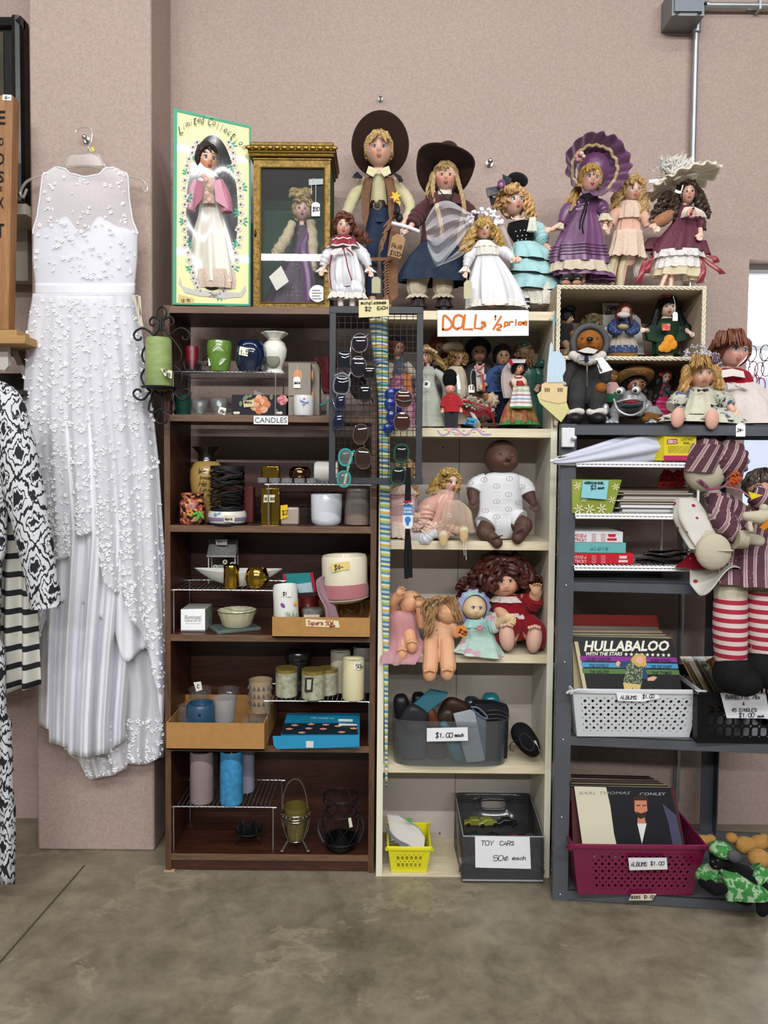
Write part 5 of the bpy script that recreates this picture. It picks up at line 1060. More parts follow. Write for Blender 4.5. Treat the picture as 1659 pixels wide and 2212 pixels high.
def gcube(lab,x0,x1,y1,Yf,z,m,h,d=.045,bev=.004):g=G();X0,X1=P(x0,y1,Yf).x,P(x1,y1,Yf).x;g.bb((X0,Yf,z),(X1,Yf+d,z+h*S(Yf)));o=obj('candle_holder',g,m,label=lab,cat='candle holder');bevel(o,bev);return o
gcube('square gold glass votive standing on the upper wire rack',565,603,1030,2.6,zr2,goldc,36)
o,c=pot('candle_holder','round bronze mirrored votive bowl on the upper wire rack','candle holder',648,zr2,2.61,[(0,0),(13,0),(21,8),(24,18),(22,28),(17,34),(15,33),(19,24),(0,10)],mat('#6b5138',.1,1.),32)
g=G();cc=P(704,1022,2.6);cc.z=zr2+.037;k=S(2.6);M=MR(radians(90),3,'Y');g.lathe(cc,[(0,-24*k),(20*k,-24*k),(23*k,-18*k),(22*k,20*k),(24*k,26*k),(20*k,26*k),(0,10*k)],24,rot=M)
ct=obj('candle_cup',g,mat('#c9c6bf',.3),label='white lettered cup lying on its side behind the sunglasses frame',cat='cup')
gbx=gcube('tall square gold glass candle holder standing under the wire rack with a $25 sticker',563,604,1110,2.575,Z2,goldc,79,.05,.003)
label_on(gbx,[(570,1069),(594,1069),(593,1085),(569,1085)],2.573,'SET $25',571,1080,5,'#d6cfa8',1)
gv=gcube('small clear square votive with a yellow price tag, right of the gold holder',606,645,1130,2.56,Z2,glass('#cdbcae',.55,.05),38,.045,.006)
g=G();quad(g,[(606,1092),(621,1090),(622,1117),(606,1122)],2.555);pt=obj('price_tag',g,mat('#d8b21c',.6),label='yellow price tag on the small square votive',cat='price tag');g=G();hand(g,'$3',609,1112,9,2.554,.55,1.2);obj('writing',g,INK(),pt)
o,c=pot('candle_jar','large smooth white candle cup under the wire rack','candle jar',705,Z2,2.585,[(0,0),(26,0),(32,6),(33,14),(34,64),(33,66),(31,64),(30,20),(0,18)],mat('#ced3db',.2,coat=.5),40)
o,c=pot('candle_jar','ribbed clear glass candle jar with tan wax at the bottom','candle jar',772,Z2,2.585,[(0,0),(26,0),(29,2),(28,30),(24,70),(22.5,78),(21,76),(26,30),(26,4),(0,3)],glass('#d2ccc6',.15,.05),72,wob=lambda a,z:1+.02*sin(24*a))
g=G();k=S(2.585);g.lathe(c,[(0,.003),(25*k,.003),(25.2*k,22*k),(0,22*k)],36);obj('wax',g,mat('#9a6a44',.6),o)
g=G()
for i in range(3):g.tube([P(666+6*cos(t)*(1-t/14),1090+i*14+6*sin(t)*(1-t/14),2.66)for t in[j*.5 for j in range(18)]],.0018,6)
g.tube(pp([(666,1080),(666,1135)],2.66,smooth=False),.002,6);oo=obj('candle_stand',g,mat('#1b1a1c',.5,.4),label='small black scrolled iron stand at the back of the third shelf',cat='candle stand')
# --- shelf 3
wr3,zr3=wire_rack('silver wire step rack under the long white dish',375,592,1275,2.54,.21,Z3,n=20)
g=G();cc=P(515,1262,2.6);cc.z=zr3;k=S(2.6)
def dish(u,v):
 th=2*pi*u;prof=[(.0,.0),(.25,.0),(.6,10),(.85,24),(1.,34),(.97,35),(.8,26),(.5,14),(.0,10)];r,h=prof[int(round(v*8))];L=96*k*r;W=30*k*r*(1-.55*abs(cos(th))**2)
 return cc+V((L*cos(th),W*sin(th),h*k+(4*k*cos(th)**2*r)))
g.grid(dish,60,9,True,True);obj('dish',g,[mat('#cfd0c8',.22,coat=.5)],label='long white boat-shaped dish on the wire rack with gold votives in front',cat='dish')
g=G();x0_,x1_=P(452,1200,2.66).x,P(509,1200,2.66).x;zz0,zz1,zr_=P(480,1240,2.66).z,P(480,1202,2.66).z,P(480,1167,2.66).z
lm=mat('#b9b9b4',.5);bn=thing('lantern_house','small white metal garden bench with a mesh roof holding a grey candle','ornament',(.5*(x0_+x1_),2.68,zr3));zz0=zr3
for x in(x0_,x1_):
 for y in(2.65,2.70):g.tube([(x,y,zz0),(x,y,zz1)],.0022,6)
g.tube([(x0_,2.65,zz1-.05),(x1_,2.65,zz1-.05)],.002,6);obj('frame',g,lm,bn)
g=G()
for sgn in(0,1):
 ya,yb=(2.64,2.672)if sgn==0 else(2.672,2.705);za_,zb3=(zz1,zr_)if sgn==0 else(zr_,zz1);g.add([(x0_-.005,ya,za_),(x1_+.005,ya,za_),(x1_,yb,zb3),(x0_,yb,zb3)],[(0,1,2,3)])
rf=obj('mesh_roof',g,lace('#a9a9a6',330,.5),bn);solid(rf,.0015)
label_on(bn,[(465,1166),(492,1165),(490,1178),(467,1177)],2.636,'1-',470,1175,7,'#c2c2bc',1.2)
g=G();g.lathe((.5*(x0_+x1_),2.675,zr3+.042),[(0,0),(.033,0),(.033,.018),(0,.018)],24);obj('candle',g,mat('#77787a',.6),bn)
g=G()
for(x,y)in((465,1225),(486,1214),(502,1219)):
 for i in range(9):a=i*.7;g.ell(P(x+4*cos(a),y+4*sin(a),2.645),(.0026,.0012,.0018),6,4)
 g.mi=1;g.ell(P(x,y,2.643),.0022,6,4);g.mi=0
g.mi=2;g.ell(P(476,1224,2.648),(.012,.003,.006));obj('daisies',g,[mat('#e8e8e2',.6),mat('#c9b24a',.6),mat('#6f8f62',.6)],bn)
o,c=pot('candle_holder','tall cylindrical gold mirrored votive on the wire rack','candle holder',500,zr3,2.56,[(0,0),(15,0),(17,3),(17,48),(16,50),(14,48),(14,12),(0,10)],goldc)
o,c=pot('candle_holder','round gold mirrored votive bowl beside the tall gold votive','candle holder',555,zr3,2.565,[(0,0),(14,0),(22,8),(26,20),(25,32),(20,42),(18,42),(22,30),(0,12)],goldc)
il=gcube('white and grey candle gift set box reading illuminate on its front',390,443,1362,2.56,Z3,mat('#8e918a',.6),48,.11,.001);il.name='candle_box';il['category']='box'
g=G();quad(g,[(391,1316),(443,1315),(443,1361),(391,1361)],2.558,.0008);pl=obj('front_label',g,PAPER(),il);g=G();ptext(g,'illuminate!',417,1333,36,9,2.557);ptext(g,'CANDLE GIFT SET',417,1341,36,4,2.557);ptext(g,'fresh scented glow',417,1347,32,2.4,2.557);obj('lettering',g,mat('#66665f',.6),pl)
g=G();cc=P(512,1345,2.6);cc.z=Z3+.013;k=S(2.6)
g.lathe(cc,[(0,0),(28*k,0),(32*k,4*k),(37*k,20*k),(42*k,34*k),(41*k,35*k),(34*k,22*k),(28*k,8*k),(0,6*k)],72,wob=lambda a,z:1+(.03*sin(16*a)if z>25*S(2.6)else 0))
bw=obj('bowl',g,[mat('#b9b596',.3,coat=.4)],label='cream scalloped bowl with a small orange bird on a glass tray',cat='bowl')
g=G();g.tube([cc+V((42.2*k*(1+.03*sin(16*a))*cos(a),42.2*k*(1+.03*sin(16*a))*sin(a),34.5*k))for a in[j*pi/48 for j in range(96)]],.0012,5,closed=True);obj('dark_rim',g,mat('#2f3d33',.5),bw)
g=G();g.ell(P(508,1336,2.6-36*k),(.012,.002,.004),8,5,MR(-.6,3,'Y'));g.ell(P(512,1332,2.6-36*k),(.007,.002,.003),8,5,MR(.8,3,'Y'));obj('printed_bird',g,mat('#b36a3c',.6),bw)
g=G();cc=P(507,1352,2.6);cc.z=Z3;g.box(cc+V((0,0,.006)),(.15,.11,.012),MR(.5,3,'Z'));o=obj('glass_tray',g,glass('#a9c4bf',.2,.04),label='thick clear glass tray under the scalloped bowl',cat='tray');bevel(o,.003)
card_m=mat('#a57b48',.8,var=.07,vscale=40);card_in=mat('#8a6538',.85,var=.08,vscale=40)
def cartray(lab,x0,x1,y0,y1,Yf,d,z,skew=0,cat='box'):
 X0,X1=P(x0,(y0+y1)/2,Yf).x,P(x1,(y0+y1)/2,Yf).x;zt=P((x0+x1)/2,y0,Yf).z;t=.004;r=thing('cardboard_tray',lab,cat,((X0+X1)/2,Yf+d/2,z))
 for a,b in(((X0,Yf,z),(X1,Yf+t,zt)),((X0,Yf+d-t,z),(X1,Yf+d,zt+.02)),((X0,Yf+t,z),(X0+t,Yf+d-t,zt)),((X1-t,Yf+t,z),(X1,Yf+d-t,zt)),((X0,Yf,z),(X1,Yf+d,z+t))):g=G();g.bb(a,b);obj('panel',g,card_m,r)
 return r
ct1=cartray('brown cardboard tray labelled Tapers 50c each, packed with candles',588,799,1334,1382,2.48,.22,Z3+.0015);
for c_ in list(ct1.children):pass
label_on(ct1,[(660,1337),(731,1341),(734,1356),(661,1353)],2.478,'Tapers 50\u00a2',664,1350,8.5,'#d9cba6',1.4,ink='#8a2420');g=G();hand(g,'each',712,1354,5,2.476,.5,1.2);obj('writing',g,mat('#8a2420'),ct1)
o,c=pot('candle','white pillar candle painted with butterflies and grass, with a $1 sticker','candle',620,Z3+.02,2.53,[(0,0),(26,0),(27,3),(26.5,90),(24,96),(18,90),(0,88)],mat('#d0d1cd',.45),rot=MR(-.05,3,'Y'))
label_on(o,[(607,1276),(629,1276),(629,1289),(607,1289)],2.53-27.5*S(2.53),'$1',611,1286,7);g=G();Yt=2.53-27*S(2.53);g.mi=0;g.ell(P(611,1308,Yt),(.010,.001,.006),8,5,MR(.9,3,'Y'));g.mi=1;g.ell(P(638,1304,Yt+.012),(.009,.001,.006),8,5,MR(-.8,3,'Y'));g.mi=2
for i in range(22):x=600+i*2;g.tube(pp([(x,1334),(x+random.Random(i).uniform(-3,3),1328-random.Random(i*3).uniform(0,10))],Yt+.00004*(x-620)**2/1,smooth=False),.0007,4)
obj('painted_butterfly',g,[mat('#7c4a86',.6),mat('#c78a3c',.6),mat('#7f9a5c',.6)],o)
zc4=P(748,1300,2.55).z
g=G();cc=P(746,1290,2.56);k=S(2.56);g.lathe(cc,[(0,-8*k),(38*k,-8*k),(50*k,-2*k),(52*k,0),(50*k,1*k),(0,0)],40,rot=MR(-.08,3,'Y'));ds=obj('dish',g,mat('#bdb3a0',.35,coat=.4),label='shallow cream plate under the big ivory candle',cat='dish')
g=G();zt_=lambda a,z:1.;M=MR(-.03,3,'Y');g.lathe(cc+V((0,0,2*k)),[(0,0),(47*k,0),(49*k,3*k),(49*k,84*k),(46*k,90*k),(40*k,88*k),(36*k,78*k),(0,76*k)],48,rot=M,wob=lambda a,z:1+.012*sin(2*a+1));bg=obj('candle',g,mat('#d6cfb8',.45,coat=.1),label='very wide ivory candle with a pink ribbon and a $4 sticker',cat='candle')
g=G();g.lathe(cc+V((0,0,2*k)),[(48*k,0),(51*k,2*k),(51.5*k,16*k),(50*k,30*k),(48.5*k,31*k)],48,rot=MR(-.06,3,'Y'),wob=lambda a,z:1+.008*sin(9*a+z*300));rb=obj('ribbon',g,SATIN('#a5666c'),parent=bg,label='wide crumpled pink satin ribbon')
g=G();c2_=pp([(700,1245,-.04),(690,1255,-.05),(697,1285,-.055),(712,1310,-.06),(718,1338,-.06)],2.56,5);g.grid(lambda u,v:c2_[int(round(v*(len(c2_)-1)))]+V(((u-.5)*.028*(.5+v),.005*sin(u*9),0)),8,len(c2_));o=obj('ribbon_tail',g,SATIN('#8f6f78'),bg);solid(o,.001)
label_on(bg,[(714,1217),(754,1213),(755,1230),(718,1236)],2.56-50*k,'$4-',722,1231,10,'#d4c078',1.4,rot=-.05)
g=G();pbox(g,642,700,1285,1335,2.6,2.66);
g=G();cc=P(676,1335,2.56);cc.z=Z3+.02;k=S(2.56);g.lathe(cc,[(0,0),(23*k,0),(24*k,3*k),(24*k,30*k),(0,30*k)],28);jr=obj('candle_jar',g,mat('#5a3f38',.3),label='small jar candle with a silver lid in the cardboard tray',cat='candle jar');g=G();g.lathe(cc+V((0,0,30*k)),[(0,0),(24.5*k,0),(24.5*k,8*k),(22*k,10*k),(0,11*k)],28);obj('lid',g,mat('#b5b3ae',.3,.8),jr);g=G();quad(g,[(656,1328),(690,1328),(690,1338),(656,1338)],2.56-26*k);obj('paper_label',g,mat('#c4b3a4'),jr)
g=G();cc=P(664,1320,2.63);cc.z=Z3+.02;g.lathe(cc,[(0,0),(26*k,0),(26*k,58*k),(22*k,62*k),(0,60*k)],28);o=obj('candle_jar',g,glass('#5a1512',.8,.08),label='dark red glass jar candle behind the silver-lidded jar',cat='candle jar')
g=G();quad(g,[(612,1240),(674,1237),(680,1280),(645,1281),(620,1262)],2.60,.01);bgp=obj('sachet_bag',g,mat('#1f7c80',.3,coat=.3),label='teal foil sachet bag with a red edge standing in the tray',cat='bag');g=G();quad(g,[(669,1237),(676,1236),(683,1277),(678,1280)],2.598,.002);quad(g,[(610,1241),(616,1240),(620,1252),(612,1254)],2.598,.002);obj('red_edge',g,mat('#a51f3c',.4),bgp);g=G();quad(g,[(640,1262),(672,1258),(676,1279),(646,1281)],2.597,.002);obj('clear_window',g,mat('#9fb5bb',.3,coat=.4),bgp)
g=G();g.tube(pp([(738,1335),(732,1300),(740,1298),(775,1298),(782,1305),(778,1335)],2.60),.006,8,flat=.4);g.tube(pp([(748,1315),(760,1322),(770,1312),(760,1302),(750,1308)],2.58),.0016,6);g.tube(pp([(776,1300),(784,1318),(776,1335)],2.57),.0016,6);obj('brass_bracket',g,mat('#7a6232',.4,.7),label='brass stand with string loops under the cream plate',cat='stand')
# --- shelf 4
ct2=cartray('brown cardboard tray full of glass votives on the fourth shelf',359,571,1562,1615,2.47,.24,Z4+.0015)
wr4,zr4=wire_rack('silver wire step rack with mercury glass candles on top',578,797,1515,2.535,.2,Z4,n=21)
merc=mat('#a9a892',.3,.25,var=.35,vscale=60,coat=.4)
def cup(lab,px,z,Y,r,h,m,tap=1.,cat='glass votive',inner=None,name='glass_votive',group=None):
 return pot(name,lab,cat,px,z,Y,[(0,0),(r*.85*tap,0),(r*tap,3),(r,h),(r*.94,h),(r*.9*tap,6),(0,5)],m,32,group)
for(x,Y_,r,h,lab)in((619,2.575,24,62,'mottled silver mercury glass candle at the left of the wire rack'),(676,2.55,25,64,'mercury glass candle with a dark square label in the middle of the rack'),(708,2.60,22,58,'mercury glass candle behind the labelled one')):
 o,c=cup(lab,x,zr4,Y_,r,h,merc,cat='candle jar',name='candle_jar');k=S(Y_);g=G();g.lathe(c+V((0,0,h*k)),[(r*.9*k,-8*k),(r*1.01*k,-7*k),(r*1.01*k,.0005),(r*.9*k,.0005)],32);obj('golden_rim',g,mat('#94813f',.3,.5),o)
 if x==676:
  g=G();quad(g,[(659,1464),(677,1464),(675,1495),(658,1495)],Y_-26.2*k,.0006);g.mi=1;quad(g,[(663,1468),(673,1468),(671,1490),(663,1490)],Y_-26.6*k,.0006);obj('paper_label',g,[mat('#2b2a26',.6),mat('#a9a892',.5)],o)
for(x,Y_,r,h,lab,col)in((763,2.555,24,88,'ivory flameless pillar candle with a 50 cent sticker','#cfc7a0'),(735,2.64,22,88,'cream pillar candle in the back row, left of the 50 cent one','#a9a491'),(786,2.65,24,98,'grey-white pillar candle half hidden at the far right of the rack','#8f8d86')):
 o,c=pot('candle',lab,'candle',x,zr4,Y_,[(0,0),(r*.95,0),(r,3),(r,h-3),(r*.96,h),(r*.8,h-2),(r*.7,h-6),(0,h-7)],mat(col,.5))
 if x==763:label_on(o,[(765,1430),(778,1432),(777,1447),(764,1446)],Y_-24.5*S(Y_),'50c',769,1443,8)
o,c=pot('candle_jar','large dark jar candle with a black lid behind the mercury glasses','candle jar',644,zr4,2.67,[(0,0),(25,0),(27,4),(27,58),(26,62),(30,64),(31,75),(28,82),(0,84)],[glass('#23241f',.7,.08)],30)
# glasses in the tray
gv_=glass('#f6fafa',.02,.03)
zt4=Z4+.045
specs=[(399,2.51,15,34,gv_,'tall narrow clear votive at the front left corner of the tray'),(400,2.545,16,52,gv_,'tall clear votive standing behind the front left one'),(484,2.515,20,28,gv_,'clear fluted votive at the front middle of the tray'),(485,2.56,26,66,glass('#dfe4e6',.14,.3),'frosted ribbed glass votive behind the front middle one'),(537,2.52,20,26,gv_,'low clear votive at the front right of the tray'),(558,2.56,24,34,gv_,'wide clear glass bowl at the right of the tray'),(494,2.63,24,26,gv_,'round shallow glass lid at the back of the tray'),(432,2.64,26,24,gv_,'clear shallow dish leaning at the back left of the tray')]
for(x,Y_,r,h,m,lab)in specs:o,c=cup(lab,x,zt4+(.0 if Y_<2.6 else .07),Y_,r,h,m,.85)
label_on(o,[(418,1474),(434,1472),(437,1490),(424,1494)],2.64-27*S(2.64),'C',426,1486,7)
o,c=pot('candle_holder','dark teal blue ceramic votive cup in the cardboard tray','candle holder',434,zt4,2.545,[(0,0),(31,0),(32,5),(32,50),(29,57),(24,58),(24,50),(0,48)],mat('#24455e',.35,coat=.3));g=G();g.ell(P(431,1545,2.545-32*S(2.545)),(.0042,.002,.0042));obj('hole',g,mat('#0c1218'),o)
o,c=pot('glass_votive','tall patterned glass votive with silver triangles at the back right of the tray','glass votive',563,zt4+.04,2.61,[(0,0),(22,0),(23,4),(26,70),(24.5,70),(21,8),(0,6)],glass('#c0a888',.55,.12),30)
g=G();k=S(2.61)
for j in range(3):
 for i in range(7):a=-1.2+i*.4;b=on_cyl(c,24.4+j*.6,a,18+j*17,2.61);g.add([b+V((-.006,0,0)),b+V((.006,0,0)),b+V((0,-.0006,.016))],[(0,1,2)])
obj('triangle_pattern',g,mat('#6a6c70',.3,.6),o)
g=G();cc=P(505,1540,2.6);g.box(P(462,1520,2.66),(.2,.05,.05));
# blue tealight carton
g=G();Y0=2.47
top=[P(620,1541,2.62),P(777,1541,2.62),P(777,1590,2.495),P(606,1590,2.495)]
b0=[V((p.x,p.y,Z4+.001))for p in top];g.add(top+b0,[(0,3,2,1),(4,5,6,7),(0,1,5,4),(1,2,6,5),(2,3,7,6),(3,0,4,7)])
tb=obj('tealight_box',g,mat('#176f93',.35,coat=.3),label='bright blue box of LED tealights with its front flap open',cat='box')
g=G();quad(g,[(589,1590),(776,1588),(776,1613),(700,1616),(598,1618),(591,1610)],2.475,.0015);obj('flap',g,mat('#1785b0',.35,coat=.3),tb);g=G();quad(g,[(661,1601),(677,1601),(677,1615),(661,1615)],2.473,.0008);quad(g,[(731,1553),(762,1554),(762,1560),(731,1559)],2.575,.001);quad(g,[(732,1563),(771,1564),(770,1574),(731,1573)],2.55,.001);obj('sticker',g,mat('#c9cbc6',.6),tb)
def ontop(px,py):t=(py-1541)/49;return P(px,py,2.62-.125*t)+V((0,-.0002,.0015))
g=G();g.add([ontop(612,1563),ontop(770,1563),ontop(773,1587),ontop(608,1587)],[(0,1,2,3)]);obj('picture_panel',g,mat('#14202a',.4),tb)
for(x,y)in((637,1568),(672,1566),(704,1567),(625,1576),(667,1575),(698,1576),(730,1570),(652,1584),(738,1583),(764,1575)):
 g=G();c=ontop(x,y)+V((0,0,.001));g.grid(lambda u,v:c+V((.012*v*cos(2*pi*u),.011*v*sin(2*pi*u),.0005)),16,2,True);g.mi=1;g.grid(lambda u,v:c+V((.003*v*cos(2*pi*u),.01+.008*v*sin(2*pi*u),.001)),10,2,True);obj('printed_tealight',g,[mat('#c08a78',.5),mat('#d6c784',.5)],tb)
g=G();q=G();ptext(q,'LED tealight set',697,1552,50,6,2.59);g.v=[V((v.x,v.y,v.z))for v in q.v];g.f,g.k=q.f,q.k;obj('lettering',g,mat('#9fc3cf',.5),tb)
# --- bottom
wr5,zr5=wire_rack('silver wire step rack in the lowest opening with three pillar candles',375,590,1743,2.54,.22,Z5,n=22)
def pillar(lab,px,Y_,r,h,m,dip=9):o,c=pot('candle',lab,'candle',px,zr5,Y_,[(0,0),(r*.93,0),(r,4),(r*.98,h-3),(r*.94,h),(r*.82,h-1),(r*.72,h-dip),(0,h-dip-2)],m);return o,c
pillar('mauve grey pillar candle at the left of the lowest rack',436,2.575,25.5,112,mat('#8b7a7c',.5,var=.04,vscale=20))
o,c=pillar('bright blue mottled pillar candle with a white wick flame',500,2.565,25,117,mat('#3c86b4',.5,var=.25,vscale=55));g=G();g.ell(c+V((0,0,114*S(2.565))),(.0035,.0035,.013));obj('flame',g,mat('#d6d8cc',.4),o)
pillar('pale lilac pillar candle standing behind the blue one',531,2.66,19,108,mat('#8c8b9c',.5));pillar('dark grey pillar candle hidden behind the mauve one',452,2.68,21,108,mat('#55494b',.5))
ir=mat('#1a191b',.5,.5)
g=G();cc=P(538,1806,2.60);cc.z=Z5+.028;k=S(2.6);g.lathe(cc,[(0,0),(20*k,0),(30*k,9*k),(29*k,10*k),(20*k,3*k),(0,2*k)],30);cr_=thing('candle_holder','black iron lotus candle dish with pointed petals under the wire rack','candle holder',(cc.x,2.6,Z5));obj('dish',g,ir,cr_)
for i in range(6):a=i*pi/3+.3;b=cc+V((24*k*cos(a),24*k*sin(a),6*k));g=G();g.ell(b+V((0,0,9*k)),(5.5*k,2.5*k,13*k),8,8,MR(a,3,'Z')@MR(.2,3,'Y'),fn=lambda d,p:V((p.x*(1-max(0,d.z)*.8),p.y,p.z)));obj('petal',g,ir,cr_)
for i in range(3):a=i*2.1-.5;g=G();b=cc+V((20*k*cos(a),20*k*sin(a),0));g.tube(cr([b,b+V((cos(a)*.012,sin(a)*.012,-.008)),b+V((cos(a)*.014,sin(a)*.014,-.024))],4),.003,7);obj('leg',g,ir,cr_)
# silver basket candle holder
cc=P(639,1820,2.56);cc.z=Z5;k=S(2.56);brs=mat('#8d8678',.25,.9)
sb=thing('candle_basket','silver wire basket candle holder with a tall handle, clawed feet and amber glass','candle holder',cc)
g=G();g.lathe(cc+V((0,0,24*k)),[(0,0),(18*k,0),(25*k,40*k),(27*k,72*k),(25*k,72*k),(22*k,40*k),(15*k,3*k),(0,2*k)],32);obj('glass',g,glass('#8a7a3a',.35,.05),sb)
g=G();g.lathe(cc+V((0,0,26*k)),[(0,0),(16*k,0),(18*k,16*k),(0,16*k)],24);obj('wax',g,mat('#857a35',.5),sb)
g=G()
for h,r in((22,18),(76,30),(84,31),(70,29)):g.tube([cc+V((r*k*cos(a),r*k*sin(a),h*k))for a in[j*pi/20 for j in range(40)]],.0022,6,closed=True)
for i in range(12):a=i*pi/6;g.tube(cr([cc+V((18*k*cos(a),18*k*sin(a),22*k)),cc+V((27*k*cos(a),27*k*sin(a),45*k)),cc+V((30*k*cos(a+.13),30*k*sin(a+.13),68*k)),cc+V((27*k*cos(a+.26),27*k*sin(a+.26),60*k))],4),.0014,5)
for i in range(20):a=i*pi/10;g.ell(cc+V((31*k*cos(a),31*k*sin(a),80*k)),.004,8,6)
obj('basket_frame',g,brs,sb)
for off in(-2,2):g=G();g.tube(cr([cc+V((-28*k,off*k,84*k)),cc+V((-27*k,off*k,120*k)),cc+V((-14*k,off*k,150*k)),cc+V((6*k,off*k,154*k)),cc+V((20*k,off*k,130*k)),cc+V((28*k,off*k,84*k))],6),.0022,7);obj('handle',g,brs,sb)
for i in range(3):a=[-2.6,-.5,1.57][i];g=G();g.tube(cr([cc+V((18*k*cos(a),18*k*sin(a),22*k)),cc+V((26*k*cos(a),26*k*sin(a),12*k)),cc+V((32*k*cos(a),32*k*sin(a),3*k))],4),[.0035]*8+[.005],7);g.ell(cc+V((33*k*cos(a),33*k*sin(a),3*k)),(.009,.008,.004));obj('foot',g,brs,sb)
# black wire lantern
cc=P(736,1815,2.57);cc.z=Z5;k=S(2.57);bl=thing('wire_lantern','round black wire lantern with a paper tag, right of the silver basket','lantern',cc)
prf=[(30,4),(38,20),(44,45),(43,62),(36,80),(35,92),(40,108),(38,116)]
g=G();
for i in range(9):
 for sg in(-1,1):g.tube(cr([cc+V((r*k*cos(i*.698+sg*j*.32),r*k*sin(i*.698+sg*j*.32),h*k))for j,(r,h)in enumerate(prf)],4),.0013,5)
for(r,h)in(prf[0],prf[4],prf[7],(39,20)):g.tube([cc+V((r*k*cos(a),r*k*sin(a),h*k))for a in[j*pi/20 for j in range(40)]],.0022,6,closed=True)
obj('wire_cage',g,ir,bl)
g=G();g.lathe(cc,[(0,0),(30*k,0),(33*k,8*k),(33*k,26*k),(31*k,26*k),(30*k,6*k),(0,5*k)],30);obj('base',g,mat('#0e0e10',.3,.4),bl)
g=G();g.tube(cr([cc+V((-46*k,0,62*k)),cc+V((-49*k,-.01,40*k)),cc+V((-36*k,-.03,20*k))],5),.004,6,flat=.5);g.tube(cr([cc+V((46*k,0,66*k)),cc+V((50*k,-.01,45*k)),cc+V((40*k,-.02,18*k))],5),.004,6,flat=.5);obj('strap_handle',g,ir,bl)
g=G();quad(g,[(752,1768),(758,1766),(762,1786),(755,1788)],2.5);o=obj('price_tag',g,mat('#c9c7b0',.6),label='small white tag hanging on the black wire lantern',cat='price tag')
# -- scrolled iron wall sconce with its green candle
Ys=2.47;sc_=thing('wall_sconce','black scrolled wrought iron candle sconce hanging on the left side of the dark bookcase','wall sconce',P(345,912,Ys+.02))
im=mat('#1e1d1e',.5,.5)
def scr(parent,pts,nm='scroll',r=.0034):g=G();g.tube(pp(pts,Ys,6),r,8);obj(nm,g,im,parent)
bbk=G();bbk.tube(pp([(350,662),(342,668),(341,680),(347,692),(349,702)],Ys),.003,8);bbk.tube(pp([(350,662),(358,668),(359,680),(352,692),(349,702)],Ys),.003,8);bbk.tube(pp([(347,690),(347,715)],Ys,smooth=False),.0045,8);bbk.tube(pp([(352,690),(352,715)],Ys,smooth=False),.0045,8)
obj('hanging_loop',bbk,im,sc_)
for sg in(-1,1):
 m_=lambda pts:[(349.5+sg*(x-349.5),y)for x,y in pts]
 scr(sc_,m_([(351,697),(358,688),(368,685),(375,692),(374,701),(368,703),(366,698)]));scr(sc_,m_([(351,702),(356,712),(366,724),(376,716),(390,709),(404,714),(410,724),(404,734),(396,733),(394,727)]))
 scr(sc_,m_([(366,725),(380,742),(391,760),(391,775),(384,785),(376,788)]));scr(sc_,m_([(376,790),(388,800),(394,815),(386,833),(374,845)]))
 scr(sc_,m_([(354,852),(366,846),(372,860),(377,876),(376,888),(364,890),(355,884),(350,886)]));scr(sc_,m_([(352,888),(358,900),(360,910),(354,915),(349.5,915)]));scr(sc_,m_([(374,845),(388,862),(402,862),(411,851),(406,842),(398,842),(394,848)]))
g=G();g.tube(pp([(350,845,.012),(350,885,.012)],Ys,smooth=False),.005,8);cc=P(343,838,Ys-.02);g.lathe(cc,[(0,-.003),(.054,0),(.056,.003),(.052,.004),(0,.002)],36);obj('candle_plate',g,im,sc_)
cnd,c=pot('candle','tall weathered light green pillar candle on the iron sconce, with a $5 sticker','candle',343,cc.z+.005,Ys-.02,[(0,0),(28,0),(29,2),(28,60),(27,98),(25,103),(20,101),(0,99)],mat('#889a62',.55,var=.16,vscale=22,streak=(1,1,3)))
label_on(cnd,[(346,796),(372,801),(371,818),(356,812)],Ys-.02-28.6*S(Ys),'SET',352,804,5,'#d2d2b4',1.1);g=G();hand(g,'$5',359,813,6.5,Ys-.022-29*S(Ys),.55,1.2);obj('writing',g,INK(),cnd)
# -- pale bookcase, first opening: small dolls
D1,D2,D3,D4,D5=zsC[1]+.0005,zsC[2]+.0005,zsC[3]+.0005,zsC[4]+.0005,zsC[5]+.0005
def fy(z,Y):return 995-(z-CAMH)/S(Y) # photo row of height z at depth Y
def seat(r,z):r.location.z=z;return r
def garment(r,Y,rings,m,nm='dress',folds=7,a=.06,flat=.62,**kw):g=G();loft(g,rings,Y,folds,.01,a,flat,**kw);return obj(nm,g,m,r)
# flower crown bride
Y=2.60;b=fy(D1,Y);H=Head(921,768,11,17,Y,yaw=-25,pitch=6)
r=doll('porcelain_doll','slim long-haired doll in a pale sage gown with a flower crown, beside the sunglasses frame','doll',H,Y,(930,b),[[(923,780,0,5),(925,792,0,5),(926,805,0,11),(930,850,0,12),(930,b-6,0,12)],[(912,805,0,5),(903,840,-.01,5),(908,870,-.02,4)],[(940,803,0,5),(955,820,-.0,5),(960,845,0,4)]],[],eye='#3a3030',skin='#c9a08c',bl=.3)
g=G();cap(g,H,.2,.5,.74,-.25);locks(g,Y,[(935,765,956,790,3,6,10,4,1,.6,.01),(911,770,908,800,3,5,8,4,1,.6)],2);obj('hair',g,hairm('#ab8c5c'),r)
garment(r,Y,[(925,792,10),(926,806,16),(926,822,13),(928,870,24),(932,b-4,33)],CLOTH('#a9ada2'));g=G();ptube(g,[(938,800,0,6),(952,812,0,9),(962,828,0,9),(966,860,.0,7)],Y);ptube(g,[(913,800,0,6),(905,825,-.005,7),(904,860,-.01,6)],Y);obj('sleeve',g,CLOTH('#adb1a8'),r)
g=G();R_=random.Random(1)
